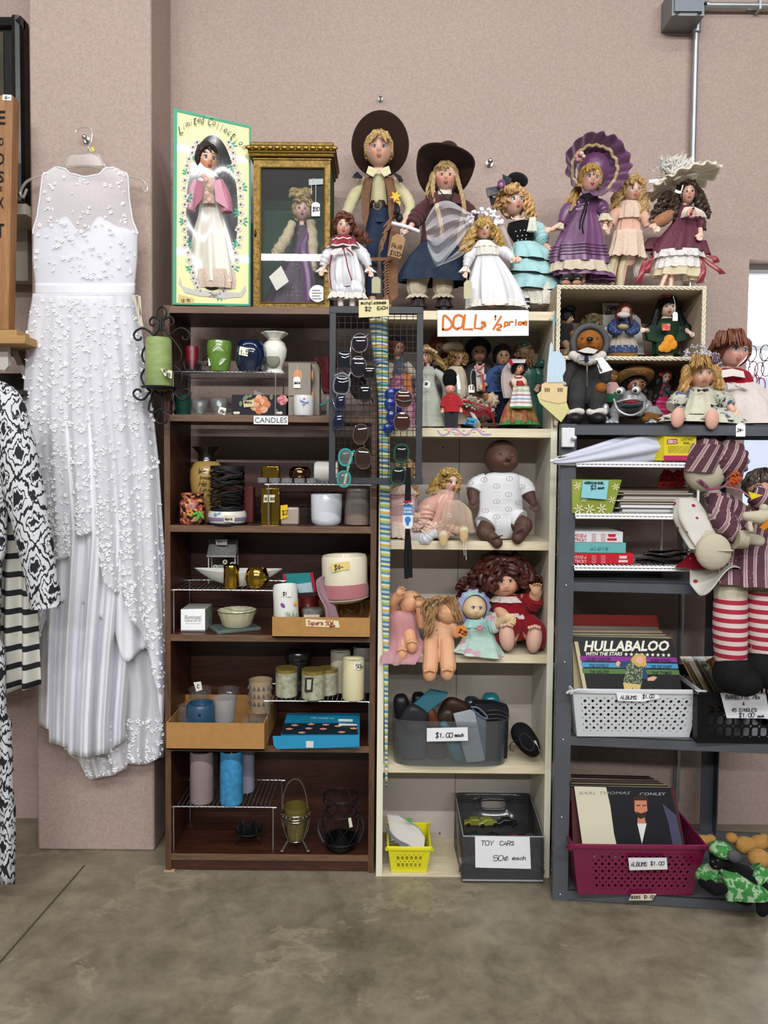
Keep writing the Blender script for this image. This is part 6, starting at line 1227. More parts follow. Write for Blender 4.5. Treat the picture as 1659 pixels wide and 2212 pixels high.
for k in range(16):t=k/15;g.mi=k%3;ball(g,908+34*t,757-6*sin(pi*t)+4*t,3.4,Y,-.05+.03*abs(t-.5))
obj('flower_crown',g,[mat('#d8cfae',.6),mat('#b98d84',.6),mat('#c9b08a',.6)],r)
tagcard('small white price tag hanging on the sage-gowned doll',916,929,823,837,Y-.06,'$8',[(926,812),(924,818),(923,824)],h=5,rot=.15)
# auburn masked head behind
Y=2.70;b=fy(D1,Y);H=Head(947,752,14,20,Y,yaw=15)
r=doll('porcelain_doll','auburn doll half hidden behind the flower-crowned doll','doll',H,Y,(948,b),[[(947,770,0,6),(947,785,0,8),(948,800,0,14),(948,b-8,0,18)]],[],eye='#2a2624',skin='#a8705a',bl=.2)
g=G();cap(g,H,.3,.6,.8,-.3,wave=.06);locks(g,Y,[(930,745,930,790,3,5,6,4,2,1.2),(964,745,966,790,3,5,6,4,2,1.2)],2);obj('hair',g,hairm('#7d4a2c'),r);garment(r,Y,[(948,782,12),(948,810,22),(948,b-2,26)],CLOTH('#8a7f76'))
# cream fur hat doll
Y=2.635;b=fy(D1,Y);H=Head(987,774,14,17,Y,yaw=28,roll=4)
r=doll('porcelain_doll','curly blond doll in a cream fur hat and cream coat','doll',H,Y,(985,b),[[(985,790,0,6),(984,800,0,8),(983,820,0,15),(985,850,0,15),(985,b-5,0,14)]],[],eye='#3a2a26',skin='#d2a890')
g=G();cap(g,H,.22,.6,.72,-.3,wave=.07);hcurls(g,H,26,5,3,(-.6,.6),.3);locks(g,Y,[(965,775,955,795,3,6,8,4,3,1.5),(978,762,984,764,8,9,6,3.5,2,1,-.04)],2);obj('hair',g,hairm('#a07f4c'),r)
fur=mat('#bdb09a',.95,bump=1.,bscale=220,var=.12,vscale=90)
g=G();c=P(978,751,Y);g.ell(c,(24*S(Y),24*S(Y),13*S(Y)),24,12,fn=lambda d,p:p*(1+.04*sin(19*atan2(d.x,d.y))*cos(9*d.z)));obj('fur_hat',g,fur,r)
garment(r,Y,[(985,792,14),(984,806,22),(983,830,26),(986,870,30),(988,b-10,30)],fur,'coat',6,.05,.6)
g=G();quad(g,[(985,808),(991,808),(995,850),(988,850)],Y-.05);o=obj('fabric_label',g,mat('#d2d2cc',.6),r)
# dark felt hat boy
Y=2.66;b=fy(D1,Y);H=Head(1034,762,17,19,Y)
r=doll('boy_doll','boy doll in a big dark hat, grey jacket, red neck ribbon and brown shorts','doll',H,Y,(1038,b),[[(1034,780,0,8),(1035,792,0,9),(1036,810,0,19),(1038,850,0,17),(1038,880,0,16)],[(1016,800,0,8),(1008,830,0,8),(1010,860,0,6)],[(1056,800,0,8),(1064,830,0,8),(1060,860,0,6)],[(1028,870,0,9),(1028,b,0,8)],[(1048,870,0,9),(1048,b,0,8)]],[],eye='#2a211e',skin='#b58a76',bl=.35)
g=G();c=P(1033,752,Y+.01);g.ell(c,(28*S(Y),24*S(Y),24*S(Y)),30,16,fn=lambda d,p:V((p.x,p.y+(.02 if d.y<0 and d.z<.2 else 0),p.z if d.z>-.5 else p.z*.85)));obj('felt_hat',g,VELV('#181112'),r);g=G();cap(g,H,.08,.72,.8,-.25);obj('hair',g,hairm('#1e1514'),r)
garment(r,Y,[(1035,785,13),(1035,796,28),(1037,830,31),(1040,862,30)],CLOTH('#30302f'),'jacket',5,.03,.6)
g=G();quad(g,[(1024,790,-.06),(1046,790,-.06),(1046,808,-.065),(1030,812,-.065)],Y,.004);quad(g,[(1028,808,-.058),(1050,808,-.058),(1048,845,-.058),(1030,845,-.058)],Y,.006);obj('shirt',g,CLOTH('#bab2ae'),r)
g=G();g.tube(pp([(1030,786,-.068),(1034,800,-.072),(1042,812,-.072),(1046,845,-.07)],Y),.004,6,flat=.3);g.tube(pp([(1046,786,-.068),(1036,796,-.072),(1030,800,-.072)],Y),.004,6,flat=.3);obj('ribbon',g,SATIN('#9a1c24'),r)
g=G();loft(g,[(1038,842,27),(1040,858,29),(1040,880,29)],Y,3,.0,.03,.62,dy=-.003);obj('shorts',g,CLOTH('#4c3c2a'),r)
tagcard('white price tag marked 18 before the boy in the dark hat',1012,1025,831,848,Y-.08,'18',[(1018,832),(1017,810),(1022,798),(1032,806),(1040,810)],h=9)
# blue chinese jacket doll
Y=2.63;b=fy(D1,Y);H=Head(1085,769,16,20,Y,yaw=2)
r=doll('porcelain_doll','black-haired doll in a blue jacket with black knotted frog fastenings','doll',H,Y,(1080,b),[[(1085,786,0,7),(1084,796,0,8),(1083,812,0,17),(1080,850,0,15),(1078,880,0,14)],[(1066,805,0,8),(1055,825,-.01,8),(1046,832,-.03,6)],[(1072,870,0,8),(1072,b,0,7)],[(1088,870,0,8),(1088,b,0,7)]],[(1043,835,-.035,-60,5.5)],eye='#2a1c18',skin='#bb8f6e',bl=.15)
g=G();cap(g,H,.2,.66,.68,-.28,wave=.01,low=-1.1);obj('hair',g,mat('#0d0c0f',.35),r)
garment(r,Y,[(1084,790,14),(1083,802,26),(1080,825,30),(1078,848,31)],CLOTH('#2f4774'),'jacket',5,.03,.6);g=G();ptube(g,[(1066,802,0,9),(1056,818,-.01,11),(1048,830,-.02,9)],Y);obj('sleeve',g,CLOTH('#2f4774'),r)
garment(r,Y,[(1080,846,24),(1082,870,26),(1084,b-2,26)],VELV('#10172a'),'trousers',5,.04,.6)
g=G()
for y in(806,826):
 for k in range(4):a=k*pi/2;c=P(1078+6*cos(a),y+5*sin(a),Y-.057);g.tube([c+V((.005*cos(q),0,.005*sin(q)))for q in[j*.8 for j in range(8)]],.0016,5,closed=True)
 g.tube(pp([(1066,y),(1092,y)],Y-.06,smooth=False),.0016,5)
obj('frog_fastening',g,mat('#0d0d12',.5),r)
# green cap doll
Y=2.66;b=fy(D1,Y);H=Head(1131,762,15,19,Y,yaw=-75)
r=doll('porcelain_doll','doll in a green satin coat and green cap with light brown hair','doll',H,Y,(1145,b),[[(1133,780,0,7),(1136,792,0,9),(1140,810,0,18),(1148,850,0,16),(1152,b-4,0,15)],[(1160,800,0,8),(1164,830,-.02,7),(1158,845,-.03,5)]],[(1160,838,-.04,0,5)],eye='#2a2624',skin='#b98c72')
g=G();cap(g,H,.16,.6,.72,-.3,wave=.02,low=-1.1);locks(g,Y,[(1138,755,1138,788,12,13,14,4,.5,.5,-.025)],3);obj('hair',g,hairm('#6d5236'),r)
gs=SATIN('#0f4a3e');g=G();c=P(1130,748,Y);g.ell(c,(16*S(Y),18*S(Y),12*S(Y)),24,12,MR(.15,3,'Y'));g.mi=1;g.tube([c+V((17*S(Y)*cos(a),-18*S(Y)*abs(sin(a))-.002,-6*S(Y)+.01*cos(a)))for a in[j*pi/16 for j in range(17)]],.0016,5);obj('cap',g,[gs,mat('#a9a67a',.4)],r)
garment(r,Y,[(1136,785,14),(1138,800,26),(1142,830,27),(1150,870,27),(1154,b-4,32)],gs,'coat',6,.07,.6);g=G();ptube(g,[(1158,792,0,11),(1164,812,-.01,12),(1162,832,-.02,9)],Y,wr=.08);ptube(g,[(1158,790,-.02,6),(1170,784,-.03,8),(1176,790,-.03,5)],Y);obj('sleeve',g,gs,r)
# striped apron doll
Y=2.545;b=fy(D1,Y);H=Head(1119,795,11,15,Y,yaw=18,roll=4)
r=doll('folk_doll','small black-haired folk doll with a striped apron and white veil, right front','doll',H,Y,(1125,b),[[(1119,808,0,5),(1120,818,0,6),(1121,830,0,11),(1124,850,0,9),(1124,905,0,14)]],[],eye='#3a2a24',skin='#cf9a84')
g=G();cap(g,H,.3,.56,.74,-.3,wave=.06);hcurls(g,H,16,4,3,(-.5,.6),.35);obj('hair',g,mat('#151114',.5),r)
garment(r,Y,[(1120,812,9),(1120,826,20),(1124,850,16),(1122,880,30),(1122,914,40)],pattern('blotch',['#7d5a26','#8c6a30','#8c3a26','#6f5020'],30,.7,thr=.4),'dress',9,.06)
g=G();loft(g,[(1120,812,10),(1120,824,19),(1123,840,14)],Y,5,.02,.05,.66,dy=-.003);obj('blouse',g,CLOTH('#cdbcae'),r);g=G();loft(g,[(1122,823,10),(1124,833,10.5)],Y,dy=-.012,flat=.8);obj('sash',g,mat('#a01c26',.5),r);g=G();g.tube([P(1120+9*cos(a),811+5*sin(a),Y-.022)for a in[.2+j*.27 for j in range(11)]],.002,5);obj('collar',g,mat('#a01c26',.5),r)
g=G();yr=884-838
def apr(u,v):x=1126+(u-.5)*(34+18*v);return P(x,834+48*v,Y-.036-.014*v+.003*sin(u*12)+.03*(u-.5)**2*2)
g.grid(apr,20,16);apm=NT('apron');sp=apm.n('ShaderNodeSeparateXYZ');apm.l(apm.co('Generated'),sp.inputs[0]);apm.l(apm.ramp(sp.outputs[2],[(0,'#3f8a3c'),(.1,'#d0d0cc'),(.22,'#a9828e'),(.3,'#cfcfcb'),(.38,'#7f9ac0'),(.46,'#cfcfcb'),(.55,'#a9748a'),(.63,'#cfcfcb'),(.72,'#a5aa92'),(.84,'#c4c6b8'),(.93,'#9aa088')],'CONSTANT'),apm.b.inputs[0]);apm.b.inputs['Roughness'].default_value=.8
ap=obj('apron',g,apm.m,r);solid(ap,.001)
g=G();loft(g,[(1122,908,39),(1122,918,43)],Y,30,.03,.07,.62);obj('green_fringe',g,mat('#2f6a2c',.5),r)
g=G();loft(g,[(1117,776,13,0,.0),(1104,800,18,0,.01),(1102,830,18,0,.015),(1106,860,16,0,.02)],Y,5,.03,.1,.5);o=obj('veil',g,tulle('#cfc0bc',.6),r);g=G();quad(g,[(1096,786,-.03),(1104,776,-.035),(1136,776,-.035),(1134,784,-.04),(1110,784,-.042),(1100,796,-.03)],Y,.006);obj('headband',g,CLOTH('#b5adb0'),r);g=G();quad(g,[(1098,778,-.036),(1104,776,-.042),(1110,786,-.045),(1104,790,-.04)],Y,.002);obj('red_edge',g,mat('#a01c26',.5),r)
# bearskin guard
Y=2.54;b=fy(D1,Y);H=Head(972,841,10,10.5,Y,yaw=8)
r=doll('guard_doll','small toy guardsman doll in a red tunic and tall black bearskin hat','doll',H,Y,(975,b),[[(973,850,0,4),(974,860,0,10),(975,885,0,10)],[(962,862,0,5),(958,880,0,4),(956,884,0,3)],[(988,862,0,5),(993,878,0,4),(995,882,0,3)]],[(956,886,-.01,0,3.4),(996,885,-.01,10,3.4)],eye='#6d7a84',skin='#cf8f80',bl=.5,eyer=.16)
g=G();c=P(972,818,Y+.005);g.ell(c,(16*S(Y),16*S(Y),21*S(Y)),28,16,MR(.05,3,'Y'));obj('bearskin_hat',g,mat('#0b0b0e',.98,bump=1,bscale=250),r)
g=G();loft(g,[(974,850,7),(974,856,14),(975,875,16),(976,890,19)],Y,4,.0,.03,.6);ptube(g,[(963,857,0,6),(959,870,0,7),(956,880,-.005,6)],Y);ptube(g,[(986,857,0,6),(992,868,0,7),(996,878,-.005,6)],Y);tn=obj('tunic',g,CLOTH('#9e1f26'),r)
g=G();
for y in(857,863,869):ball(g,974,y,1.1,Y,-.026)
obj('button',g,mat('#c9b05c',.3,.8),tn)
g=G();ptube(g,[(968,886,0,9),(968,b,0,8)],Y);ptube(g,[(982,886,0,9),(981,b,0,8)],Y);obj('trousers',g,CLOTH('#26252c'),r)
g=G();quad(g,[(986,812,-.02),(991,811,-.02),(996,840,-.02),(989,842,-.02)],Y,.0008);obj('fabric_label',g,PAPER(),r)
# folk doll behind the grid
Y=2.60;b=fy(D1,Y);H=Head(857,752,13,17,Y,yaw=28)
r=doll('folk_doll','red-haired folk doll with teal bodice and black hat in clear film, behind the sunglasses grid','doll',H,Y,(862,b),[[(858,766,0,6),(860,780,0,7),(862,800,0,13),(866,830,0,13),(868,b-5,0,14)],[(846,790,0,6),(838,815,0,6)],[(876,790,0,6),(888,812,0,6)]],[],eye='#3a2c28',skin='#bd8a78')
g=G();cap(g,H,.14,.6,.76,-.3);obj('hair',g,hairm('#6d2a1c'),r);g=G();ball(g,864,733,20,Y,0,1,.5);obj('hat',g,VELV('#15131a'),r)
garment(r,Y,[(860,775,9),(862,788,16),(866,815,15)],pattern('spots',['#27506a','#6a3a4c','#2c5a72','#8a7a4a'],120),'bodice');garment(r,Y,[(866,812,16),(866,850,28),(868,b-2,32)],pattern('spots',['#a56a84','#b98a9c','#8c4a64','#a56a84'],100),'skirt');g=G();ptube(g,[(848,786,0,8),(839,805,0,10),(842,818,0,7)],Y);ptube(g,[(876,786,0,8),(888,800,0,9),(892,812,0,6)],Y);obj('sleeve',g,CLOTH('#b5a694'),r);g=G();quad(g,[(870,806,-.04),(888,812,-.03),(890,850,-.03),(876,850,-.045)],Y,.004);obj('apron',g,CLOTH('#b06a3c'),r)
# clear blue plastic figure hanging on the grid
g=G();Yf=2.47
for(x,y,a,bb_)in((846,850,15,12),(842,872,12,14),(848,900,14,16),(838,925,11,12)):g.ell(P(x,y,Yf),(a*S(Yf),.006,bb_*S(Yf)),16,10)
for k in range(7):g.tube(pp([(850+k*3,840),(856+k*2,880),(850-k,930)],Yf-.004),.003,6)
obj('blue_glasses_case',g,glass('#0d3ea8',.6,.1),label='clear bright blue plastic glasses bundle behind the wire grid',cat='glasses')
# reclining red and white lace clown
Y=2.60;b=fy(D1,Y)
r=thing('clown_doll','reclining doll in red and cream lace with a bonnet, lying behind the guard','doll',P(1040,b,Y))
g=G();c=pp([(998,862,0),(1020,876,-.01),(1045,890,-.02),(1066,900,-.02)],Y);g.tube(c,[.014+.022*sin(pi*i/(len(c)-1))for i in range(len(c))],16);obj('dress',g,SATIN('#6d1020'),r)
g=G();R_=random.Random(6)
for k in range(46):
 t=R_.random();x,y=990+70*t+R_.uniform(-6,6),856+28*t+R_.uniform(-14,8);g.tube([P(x+q*.9*cos(k)+3*sin(q),y+q*.7,Y-.045+.004*cos(q*2))for q in[j*.8 for j in range(8)]],.0042,6)
obj('lace_ruffle',g,mat('#a9a090',.6),r)
g=G();g.ell(P(1060,866,Y-.01),(.028,.028,.028),20,14,fn=lambda d,p:p*(1+.12*sin(8*atan2(d.x,d.z))));obj('bonnet',g,lace('#b5a48e',320,.75),r);g=G();ball(g,1056,864,10,Y,-.03);obj('face',g,mat('#b98c70',.5),r);g=G();locks(g,Y,[(1050,850,1046,866,3,3,8,3,1.5,1,-.05)],2);obj('hair',g,hairm('#7d5a34'),r)
g=G();g.tube(pp([(1000,866,-.05),(1030,872,-.065),(1060,892,-.06),(1068,915,-.05)],Y),.0028,6);g.tube(pp([(996,880,-.05),(1012,900,-.05)],Y),.003,6);obj('ribbon',g,mat('#9c1a1c',.5),r)
g=G();ptube(g,[(1018,888,-.03,5),(1026,904,-.04,4.5),(1034,915,-.04,4)],Y);obj('leg',g,mat('#b5aaa2',.5),r)
g=G();yy=fy(D1,2.545)
for k in range(3):a=k;g.lathe(at(1030+k*17,D1+.012,2.55+k*.02),[(0,-.004),(.011,-.004),(.012,0),(.011,.004),(0,.004)],20,rot=MR(pi/2,3,'X'))
g.mi=1;g.bb((at(1022,0,2.56).x,2.555,D1+.01),(at(1075,0,2.56).x,2.60,D1+.02));g.ell(at(1042,D1+.035,2.56),(.012,.01,.018));g.tube([at(1030,D1+.02,2.56),at(1072,D1+.045,2.56)],.003,6);obj('toy_wagon',g,[mat('#8a7a5c',.4),mat('#3c2a1e',.6)],label='tiny brown toy wagon with pale wheels at the shelf edge below the reclining doll',cat='toy')
card('note','small bright blue handwritten sticky note at the front of the first doll shelf','note',[(1011,901),(1033,906),(1025,922),(1000,916)],2.52,'#3f86ad',[('Do not',1008,910,4,.2),('Repeat',1006,917,4,.2)],.9)
# -- second opening: blond pink dolls and the baby
Y=2.56;H=Head(970,1040,18,21,Y,yaw=26,roll=3)
r=doll('porcelain_doll','seated blond curly doll in a peach satin and lace dress','doll',H,Y,(955,fy(D2,Y)),[[(966,1058,0,7),(960,1070,0,9),(950,1095,0,20),(945,1125,0,22),(945,1150,0,24)],[(935,1085,-.01,9),(918,1110,-.02,8),(925,1130,-.03,7)],[(950,1150,-.02,12),(965,1155,-.05,10),(958,1168,-.07,8)],[(970,1140,-.02,12),(1000,1150,-.06,10),(1005,1158,-.08,8)]],[],eye='#2f2522',skin='#d9b3a2')
g=G();cap(g,H,.22,.6,.74,-.28,wave=.07);hcurls(g,H,20,6,4,(-.1,1),.2);locks(g,Y,[(950,1030,930,1062,4,8,12,5,3,1.4,.0),(986,1040,990,1060,3,4,6,4.5,3,1.2),(960,1016,966,1022,10,10,8,4,2,.8,-.05)],5);obj('hair',g,hairm('#ab8a4e'),r)
pk=SATIN('#cf9f90');g=G();loft(g,[(964,1058,16),(958,1070,26),(945,1100,32),(940,1130,34),(948,1155,42)],Y,7,.02,.07,.66);ptube(g,[(938,1082,-.02,13),(922,1100,-.035,20),(920,1122,-.045,14)],Y,wr=.08);obj('dress',g,pk,r)
g=G();R_=random.Random(3)
loft(g,[(978,1080,14,0,-.04),(985,1100,26,0,-.05),(985,1125,28,0,-.06),(975,1150,36,0,-.05)],Y,11,.06,.22,.45);loft(g,[(960,1056,14),(960,1066,21)],Y,10,.05,.14,.7,dy=-.008);obj('tulle_ruffle',g,tulle('#cdb5a0',.3),r)
g=G()
for i,(x,y,s0)in enumerate(((902,1116,9),(916,1128,12),(936,1138,12),(957,1136,12),(966,1116,9),(900,1138,9),(925,1148,13),(948,1150,12))):c=P(x,y,Y-.055);g.grid(lambda u,v:c+V((s0*S(Y)*(v*1.1)*cos(2*pi*u)*(1+.15*sin(7*2*pi*u)),-.012*(1-v)+.006*v*sin(7*2*pi*u),s0*S(Y)*v*sin(2*pi*u))),36,6,True)
obj('lace_rosette',g,CLOTH('#d3b6a6'),r)
for(x,y)in((957,1164),(1001,1154)):g=G();ball(g,x,y-6,12,Y,-.065,1.4,1.1);g.mi=1;c=P(x+1,y+4,Y-.098);g.ell(c,(.013,.0035,.021),16,10);obj('shoe',g,[mat('#c2b89c',.5),mat('#b59c74',.6)],r)
g=G();g.tube(pp([(1001,1168),(1003,1200)],2.455,smooth=False),.0009,5);g.tube(pp([(1006,1168),(1007,1210)],2.455,smooth=False),.0009,5);obj('shoe_lace',g,mat('#d8d5cc',.8),r)
# left pink doll, partly behind the frame
Y=2.58;H=Head(875,1020,17,21,Y,yaw=-10)
r=doll('porcelain_doll','blond doll in a pink eyelet dress behind the lower corner of the sunglasses frame','doll',H,Y,(880,fy(D2,Y)),[[(875,1038,0,7),(873,1050,0,9),(870,1080,0,20),(872,1150,0,24)],[(880,1150,-.03,12),(900,1162,-.06,10),(912,1166,-.07,9)]],[],eye='#3a2c28',skin='#d9b3a2')
g=G();cap(g,H,.22,.6,.74,-.28,wave=.07);locks(g,Y,[(892,1030,898,1075,3,5,9,5,3,1.4),(860,1030,856,1070,3,5,7,5,3,1.4)],5);obj('hair',g,hairm('#ab8a5e'),r)
g=G();loft(g,[(874,1044,16),(870,1062,30),(868,1100,32),(872,1140,42),(874,1160,44)],Y,8,.02,.07,.6);obj('dress',g,CLOTH('#c7a3a3'),r)
g=G();loft(g,[(872,1128,40,6),(876,1150,47,6),(880,1160,50,6)],Y,14,.02,.06,.6,dy=-.01,scal=3,nfr=24);loft(g,[(873,1052,18),(871,1066,32)],Y,12,.02,.06,.6,dy=-.005,scal=2,nfr=20);obj('eyelet_lace',g,lace('#cdbcae',260,.8),r)
g=G();ptube(g,[(896,1160,-.05,11),(918,1164,-.075,14),(930,1152,-.08,9)],Y,wr=.08);ptube(g,[(930,1155,-.07,10),(945,1150,-.075,12)],Y,wr=.08);obj('white_bootie',g,SATIN('#c3c5cc'),r)
# dark-skinned baby doll in white onesie
Y=2.58;sk='#4a2f24';H=Head(1083,988,36,38,Y,yaw=10,roll=6,pitch=-4,kind='soft')
H.ry*=1.05
def bab(g,H):
 for sx in(-1,1):g.ell(H.on(sx*.34,.12,-.02),(H.rx*.2,H.rx*.09,H.rx*.07),12,8,H.R)
 g.ell(H.on(0,-.46,.0),(H.rx*.22,H.rx*.1,H.rx*.09),12,8,H.R);g.ell(H.on(0,-.13,.02),(H.rx*.15,H.rx*.12,H.rx*.1),12,8,H.R)
r=doll('baby_doll','dark brown newborn baby doll in a white printed onesie','doll',H,Y,(1083,fy(D2,Y)),[[(1082,1018,0,17),(1080,1040,0,30),(1080,1090,-.01,32),(1080,1130,-.01,33)],[(1035,1040,0,14),(1022,1065,-.01,14),(1024,1082,-.03,11)],[(1130,1050,0,14),(1143,1070,-.01,14),(1150,1082,-.02,10)],[(1058,1128,-.02,22),(1046,1150,-.06,17),(1068,1165,-.08,12)],[(1105,1125,-.02,22),(1132,1135,-.06,19),(1122,1160,-.075,12)],[(1060,1158,-.08,11),(1074,1172,-.09,12)],[(1124,1150,-.08,10),(1118,1162,-.09,13)]],
 [(1022,1086,-.04,20,9.5,1.),(1153,1088,-.03,20,9,.4)],skin=sk,blush='#6d3a2c',eyes=False,mouth='none',bl=.25,head_extra=bab,vox=.0018,rough=.5)
g=G()
for i in range(5):ball(g,1066+i*4.6,1160-i*1.2+2,3.3-.35*i,Y,-.105-.0);
for i in range(5):ball(g,1109+i*4.8,1152-i*2.2,3.3-.35*(4-i),Y,-.108)
obj('toes',g,mat(sk,.5),r)
g=G();c=H.on(0,-.5,.03);g.ell(c,(H.rx*.17,H.rx*.05,H.rx*.035),12,6,H.R);obj('lips',g,mat('#8c5c50',.5),r)
g=G()
for sx in(-1,1):g.tube([H.on(sx*.34+.13*q,.07+.02*cos(q*2),.02)for q in(-1,-.5,0,.5,1)],H.rx*.022,5)
obj('closed_eyelid',g,mat('#9c7a5a',.4),r)
on=mat('#cfcfd2',.85,sheen=.1,bump=.2,bscale=200)
g=G();loft(g,[(1084,1020,18),(1083,1028,38),(1080,1060,46),(1080,1100,48),(1078,1130,52),(1078,1150,40),(1078,1162,26)],Y,5,.01,.03,.62,dy=-.01,seed=4)
ptube(g,[(1052,1036,0,16),(1032,1048,0,20),(1024,1062,-.01,19)],Y,wr=.03);ptube(g,[(1112,1038,0,16),(1132,1052,0,20),(1140,1068,-.01,18)],Y,wr=.03);ptube(g,[(1060,1118,-.02,22),(1048,1134,-.04,25)],Y);ptube(g,[(1105,1116,-.02,22),(1124,1126,-.04,25)],Y)
os_=obj('onesie',g,on,parent=r,label='white onesie printed with small lions')
g=G()
for(x,y)in((1045,1036),(1100,1034),(1072,1050),(1098,1068),(1072,1083),(1048,1103),(1098,1100),(1072,1116),(1126,1052),(1120,1086),(1015,1043)):
 c=P(x,y,Y-.0-(.085 if 1035<x<1115 else .052));c.y-=.006
 pts=[c+V((.0105*cos(a),0,.007*sin(a)))for a in[j*pi/10 for j in range(20)]];g.tube(pts,.0008,5,closed=True);g.ell(c,(.0022,.0008,.0018),8,5)
obj('lion_print',g,mat('#8a8470',.7),os_)
# -- third opening: soft sculptured dolls
def toes(parent,px,py,dy,w,Y,col,n=5,h=0,sc=1.):
 g=G()
 for i in range(n):ball(g,px+(i-(n-1)/2)*w,py+abs(i-(n-1)/2)*w*.25,w*.62*sc,Y,dy,1.,1.1)
 obj('toes',g,mat(col,.6),parent)
Y=2.60;sk='#c99a7c';H=Head(1086,1257,33,33,Y,yaw=4,roll=-2,kind='soft')
r=doll('soft_doll','large chubby doll with wild curly auburn hair in a red velvet suit','doll',H,Y,(1120,fy(D3,Y)),[[(1090,1285,0,16),(1105,1310,0,30),(1115,1350,0,36)],[(1128,1300,0,18),(1150,1295,-.02,17),(1158,1280,-.04,13)],[(1080,1320,-.02,14),(1092,1335,-.05,12)],[(1105,1350,-.02,24),(1098,1380,-.06,18)],[(1140,1350,-.02,24),(1152,1375,-.06,18)]],[(1157,1276,-.055,170,11,.9,-1),(1098,1337,-.06,60,10,.9)],skin=sk,blush='#c98468',eye='#24211f',eyer=.13,ex=.27,ez=.2,brow=None,mouth='line',lips='#6d4030',vox=.0022)
g=G();cap(g,H,.12,.62,.72,-.3,wave=.08);hcurls(g,H,90,12,11,(-.1,1),.55,.72,-.3,.85);hcurls(g,H,60,11,12,(-.6,.9),.9,.9,-.3,1.0)
locks(g,Y,[(1040,1240,1000,1290,8,12,22,5,6,2,.02),(1050,1215,1030,1250,10,15,14,5,6,2,-.02),(1120,1220,1165,1260,8,10,20,5,6,2,.0),(1095,1210,1140,1225,12,14,14,5,5,2,-.03),(1010,1250,992,1270,8,6,10,4,5,2,.0)],9);obj('hair',g,hairm('#451c12'),r)
rv=VELV('#7a0d1a');g=G();loft(g,[(1095,1282,28),(1102,1300,42),(1110,1330,48),(1118,1355,55),(1122,1375,50)],Y,5,.01,.04,.62);ptube(g,[(1128,1292,-.01,16),(1146,1300,-.02,24),(1155,1290,-.035,19)],Y,wr=.05);ptube(g,[(1112,1345,-.03,22),(1092,1370,-.06,23),(1096,1395,-.06,20)],Y);ptube(g,[(1138,1345,-.03,22),(1158,1366,-.06,24),(1156,1395,-.06,20)],Y);obj('velvet_suit',g,rv,r)
g=G();loft(g,[(1095,1286,26),(1098,1298,40)],Y,12,.03,.1,.64,dy=-.008);loft(g,[(1100,1320,42),(1100,1332,46)],Y,12,.03,.1,.64,dy=-.006);obj('lace_collar',g,lace('#c9bcb8',300,.8),r)
for(x,y)in((1095,1376),(1154,1380)):g=G();g.ell(P(x,y,Y-.098),(.026,.026,.048),20,14,MR(radians(6 if x>1100 else-6),3,'Y'));obj('foot',g,mat('#c7a08e',.6),r);toes(r,x,y-27,-.118,5.6,Y,'#c7a08e')
# bonnet baby
Y=2.555;sk='#c4ac86';H=Head(1023,1312,26,27,Y,yaw=8,roll=5,kind='soft')
r=doll('soft_doll','chubby doll in a pale mint dress and lilac quilted bonnet','doll',H,Y,(1030,fy(D3,Y)),[[(1028,1335,0,12),(1035,1355,0,24),(1035,1390,0,26)],[(1060,1345,-.01,13),(1080,1345,-.04,12),(1092,1335,-.06,10)]],[(1097,1334,-.07,70,10,.9)],skin=sk,blush='#c49878',eye='#3f4a86',eyer=.16,ex=.28,ez=.16,brow=None,mouth='frown',lips='#9c7452',vox=.002,bl=.3)
g=G()
def bonn(u,v):th=2*pi*u;q=1.05+.38*sin(pi*v);x,z=H.rx*q*cos(th)*1.02,H.rz*q*sin(th)*1.04;return H.w(V((x*(1+.04*sin(14*th)*sin(pi*v)),H.ry*(-.35+.75*v),z*(1+.04*sin(14*th)*sin(pi*v)))))
g.grid(bonn,100,10,True);g.ell(H.w((0,H.ry*.35,0)),(H.rx*1.25,H.ry*.85,H.rz*1.25),24,14);o=obj('bonnet',g,pattern('blotch',['#8b84b8','#86a9a6','#8f86b5'],28,.8,thr=.25),r)
g=G();loft(g,[(1028,1338,18),(1034,1352,34),(1036,1375,36),(1034,1395,44,0,-.03),(1034,1412,54,6,-.05)],Y,6,.02,.06,.6,dy=-.01);ptube(g,[(1052,1342,-.01,15),(1066,1350,-.03,19),(1074,1350,-.04,13)],Y,wr=.06);dd_=obj('dress',g,pattern('spots',['#9ab5a8','#9ab5a8','#b58fa0','#a3bdb0','#9fbcb2','#aec4b8'],42,.85),r)
g=G();loft(g,[(1030,1336,20),(1032,1352,34)],Y,8,.02,.06,.64,dy=-.014);for_=obj('yoke',g,CLOTH('#8fb5ae'),r);g=G();g.tube(pp([(1040,1334,-.055),(1048,1350,-.07),(1058,1372,-.07)],Y),.0022,6);g.tube(pp([(1052,1338,-.05),(1040,1352,-.07)],Y),.0022,6);g.tube([P(1058,1345,Y-.075)+V((.006*cos(a),0,.01*sin(a)))for a in[j*.6 for j in range(11)]],.0022,6);g.mi=1
for k in range(5):ball(g,1036+4*cos(k*1.26),1356+4*sin(k*1.26),3,Y,-.073,.5)
obj('ribbon_bow',g,[SATIN('#79b5b5'),SATIN('#b5707c')],r)
t_=card('price_tag','orange sticker tag reading $25 on the mint-dressed soft doll','price tag',[(984,1358),(990,1352),(1003,1350),(1010,1366),(1005,1377),(990,1374),(984,1365)],Y-.078,'#d27a34',[('$',990,1365,8,.5),('25',997,1369,8,.35)],1.6)
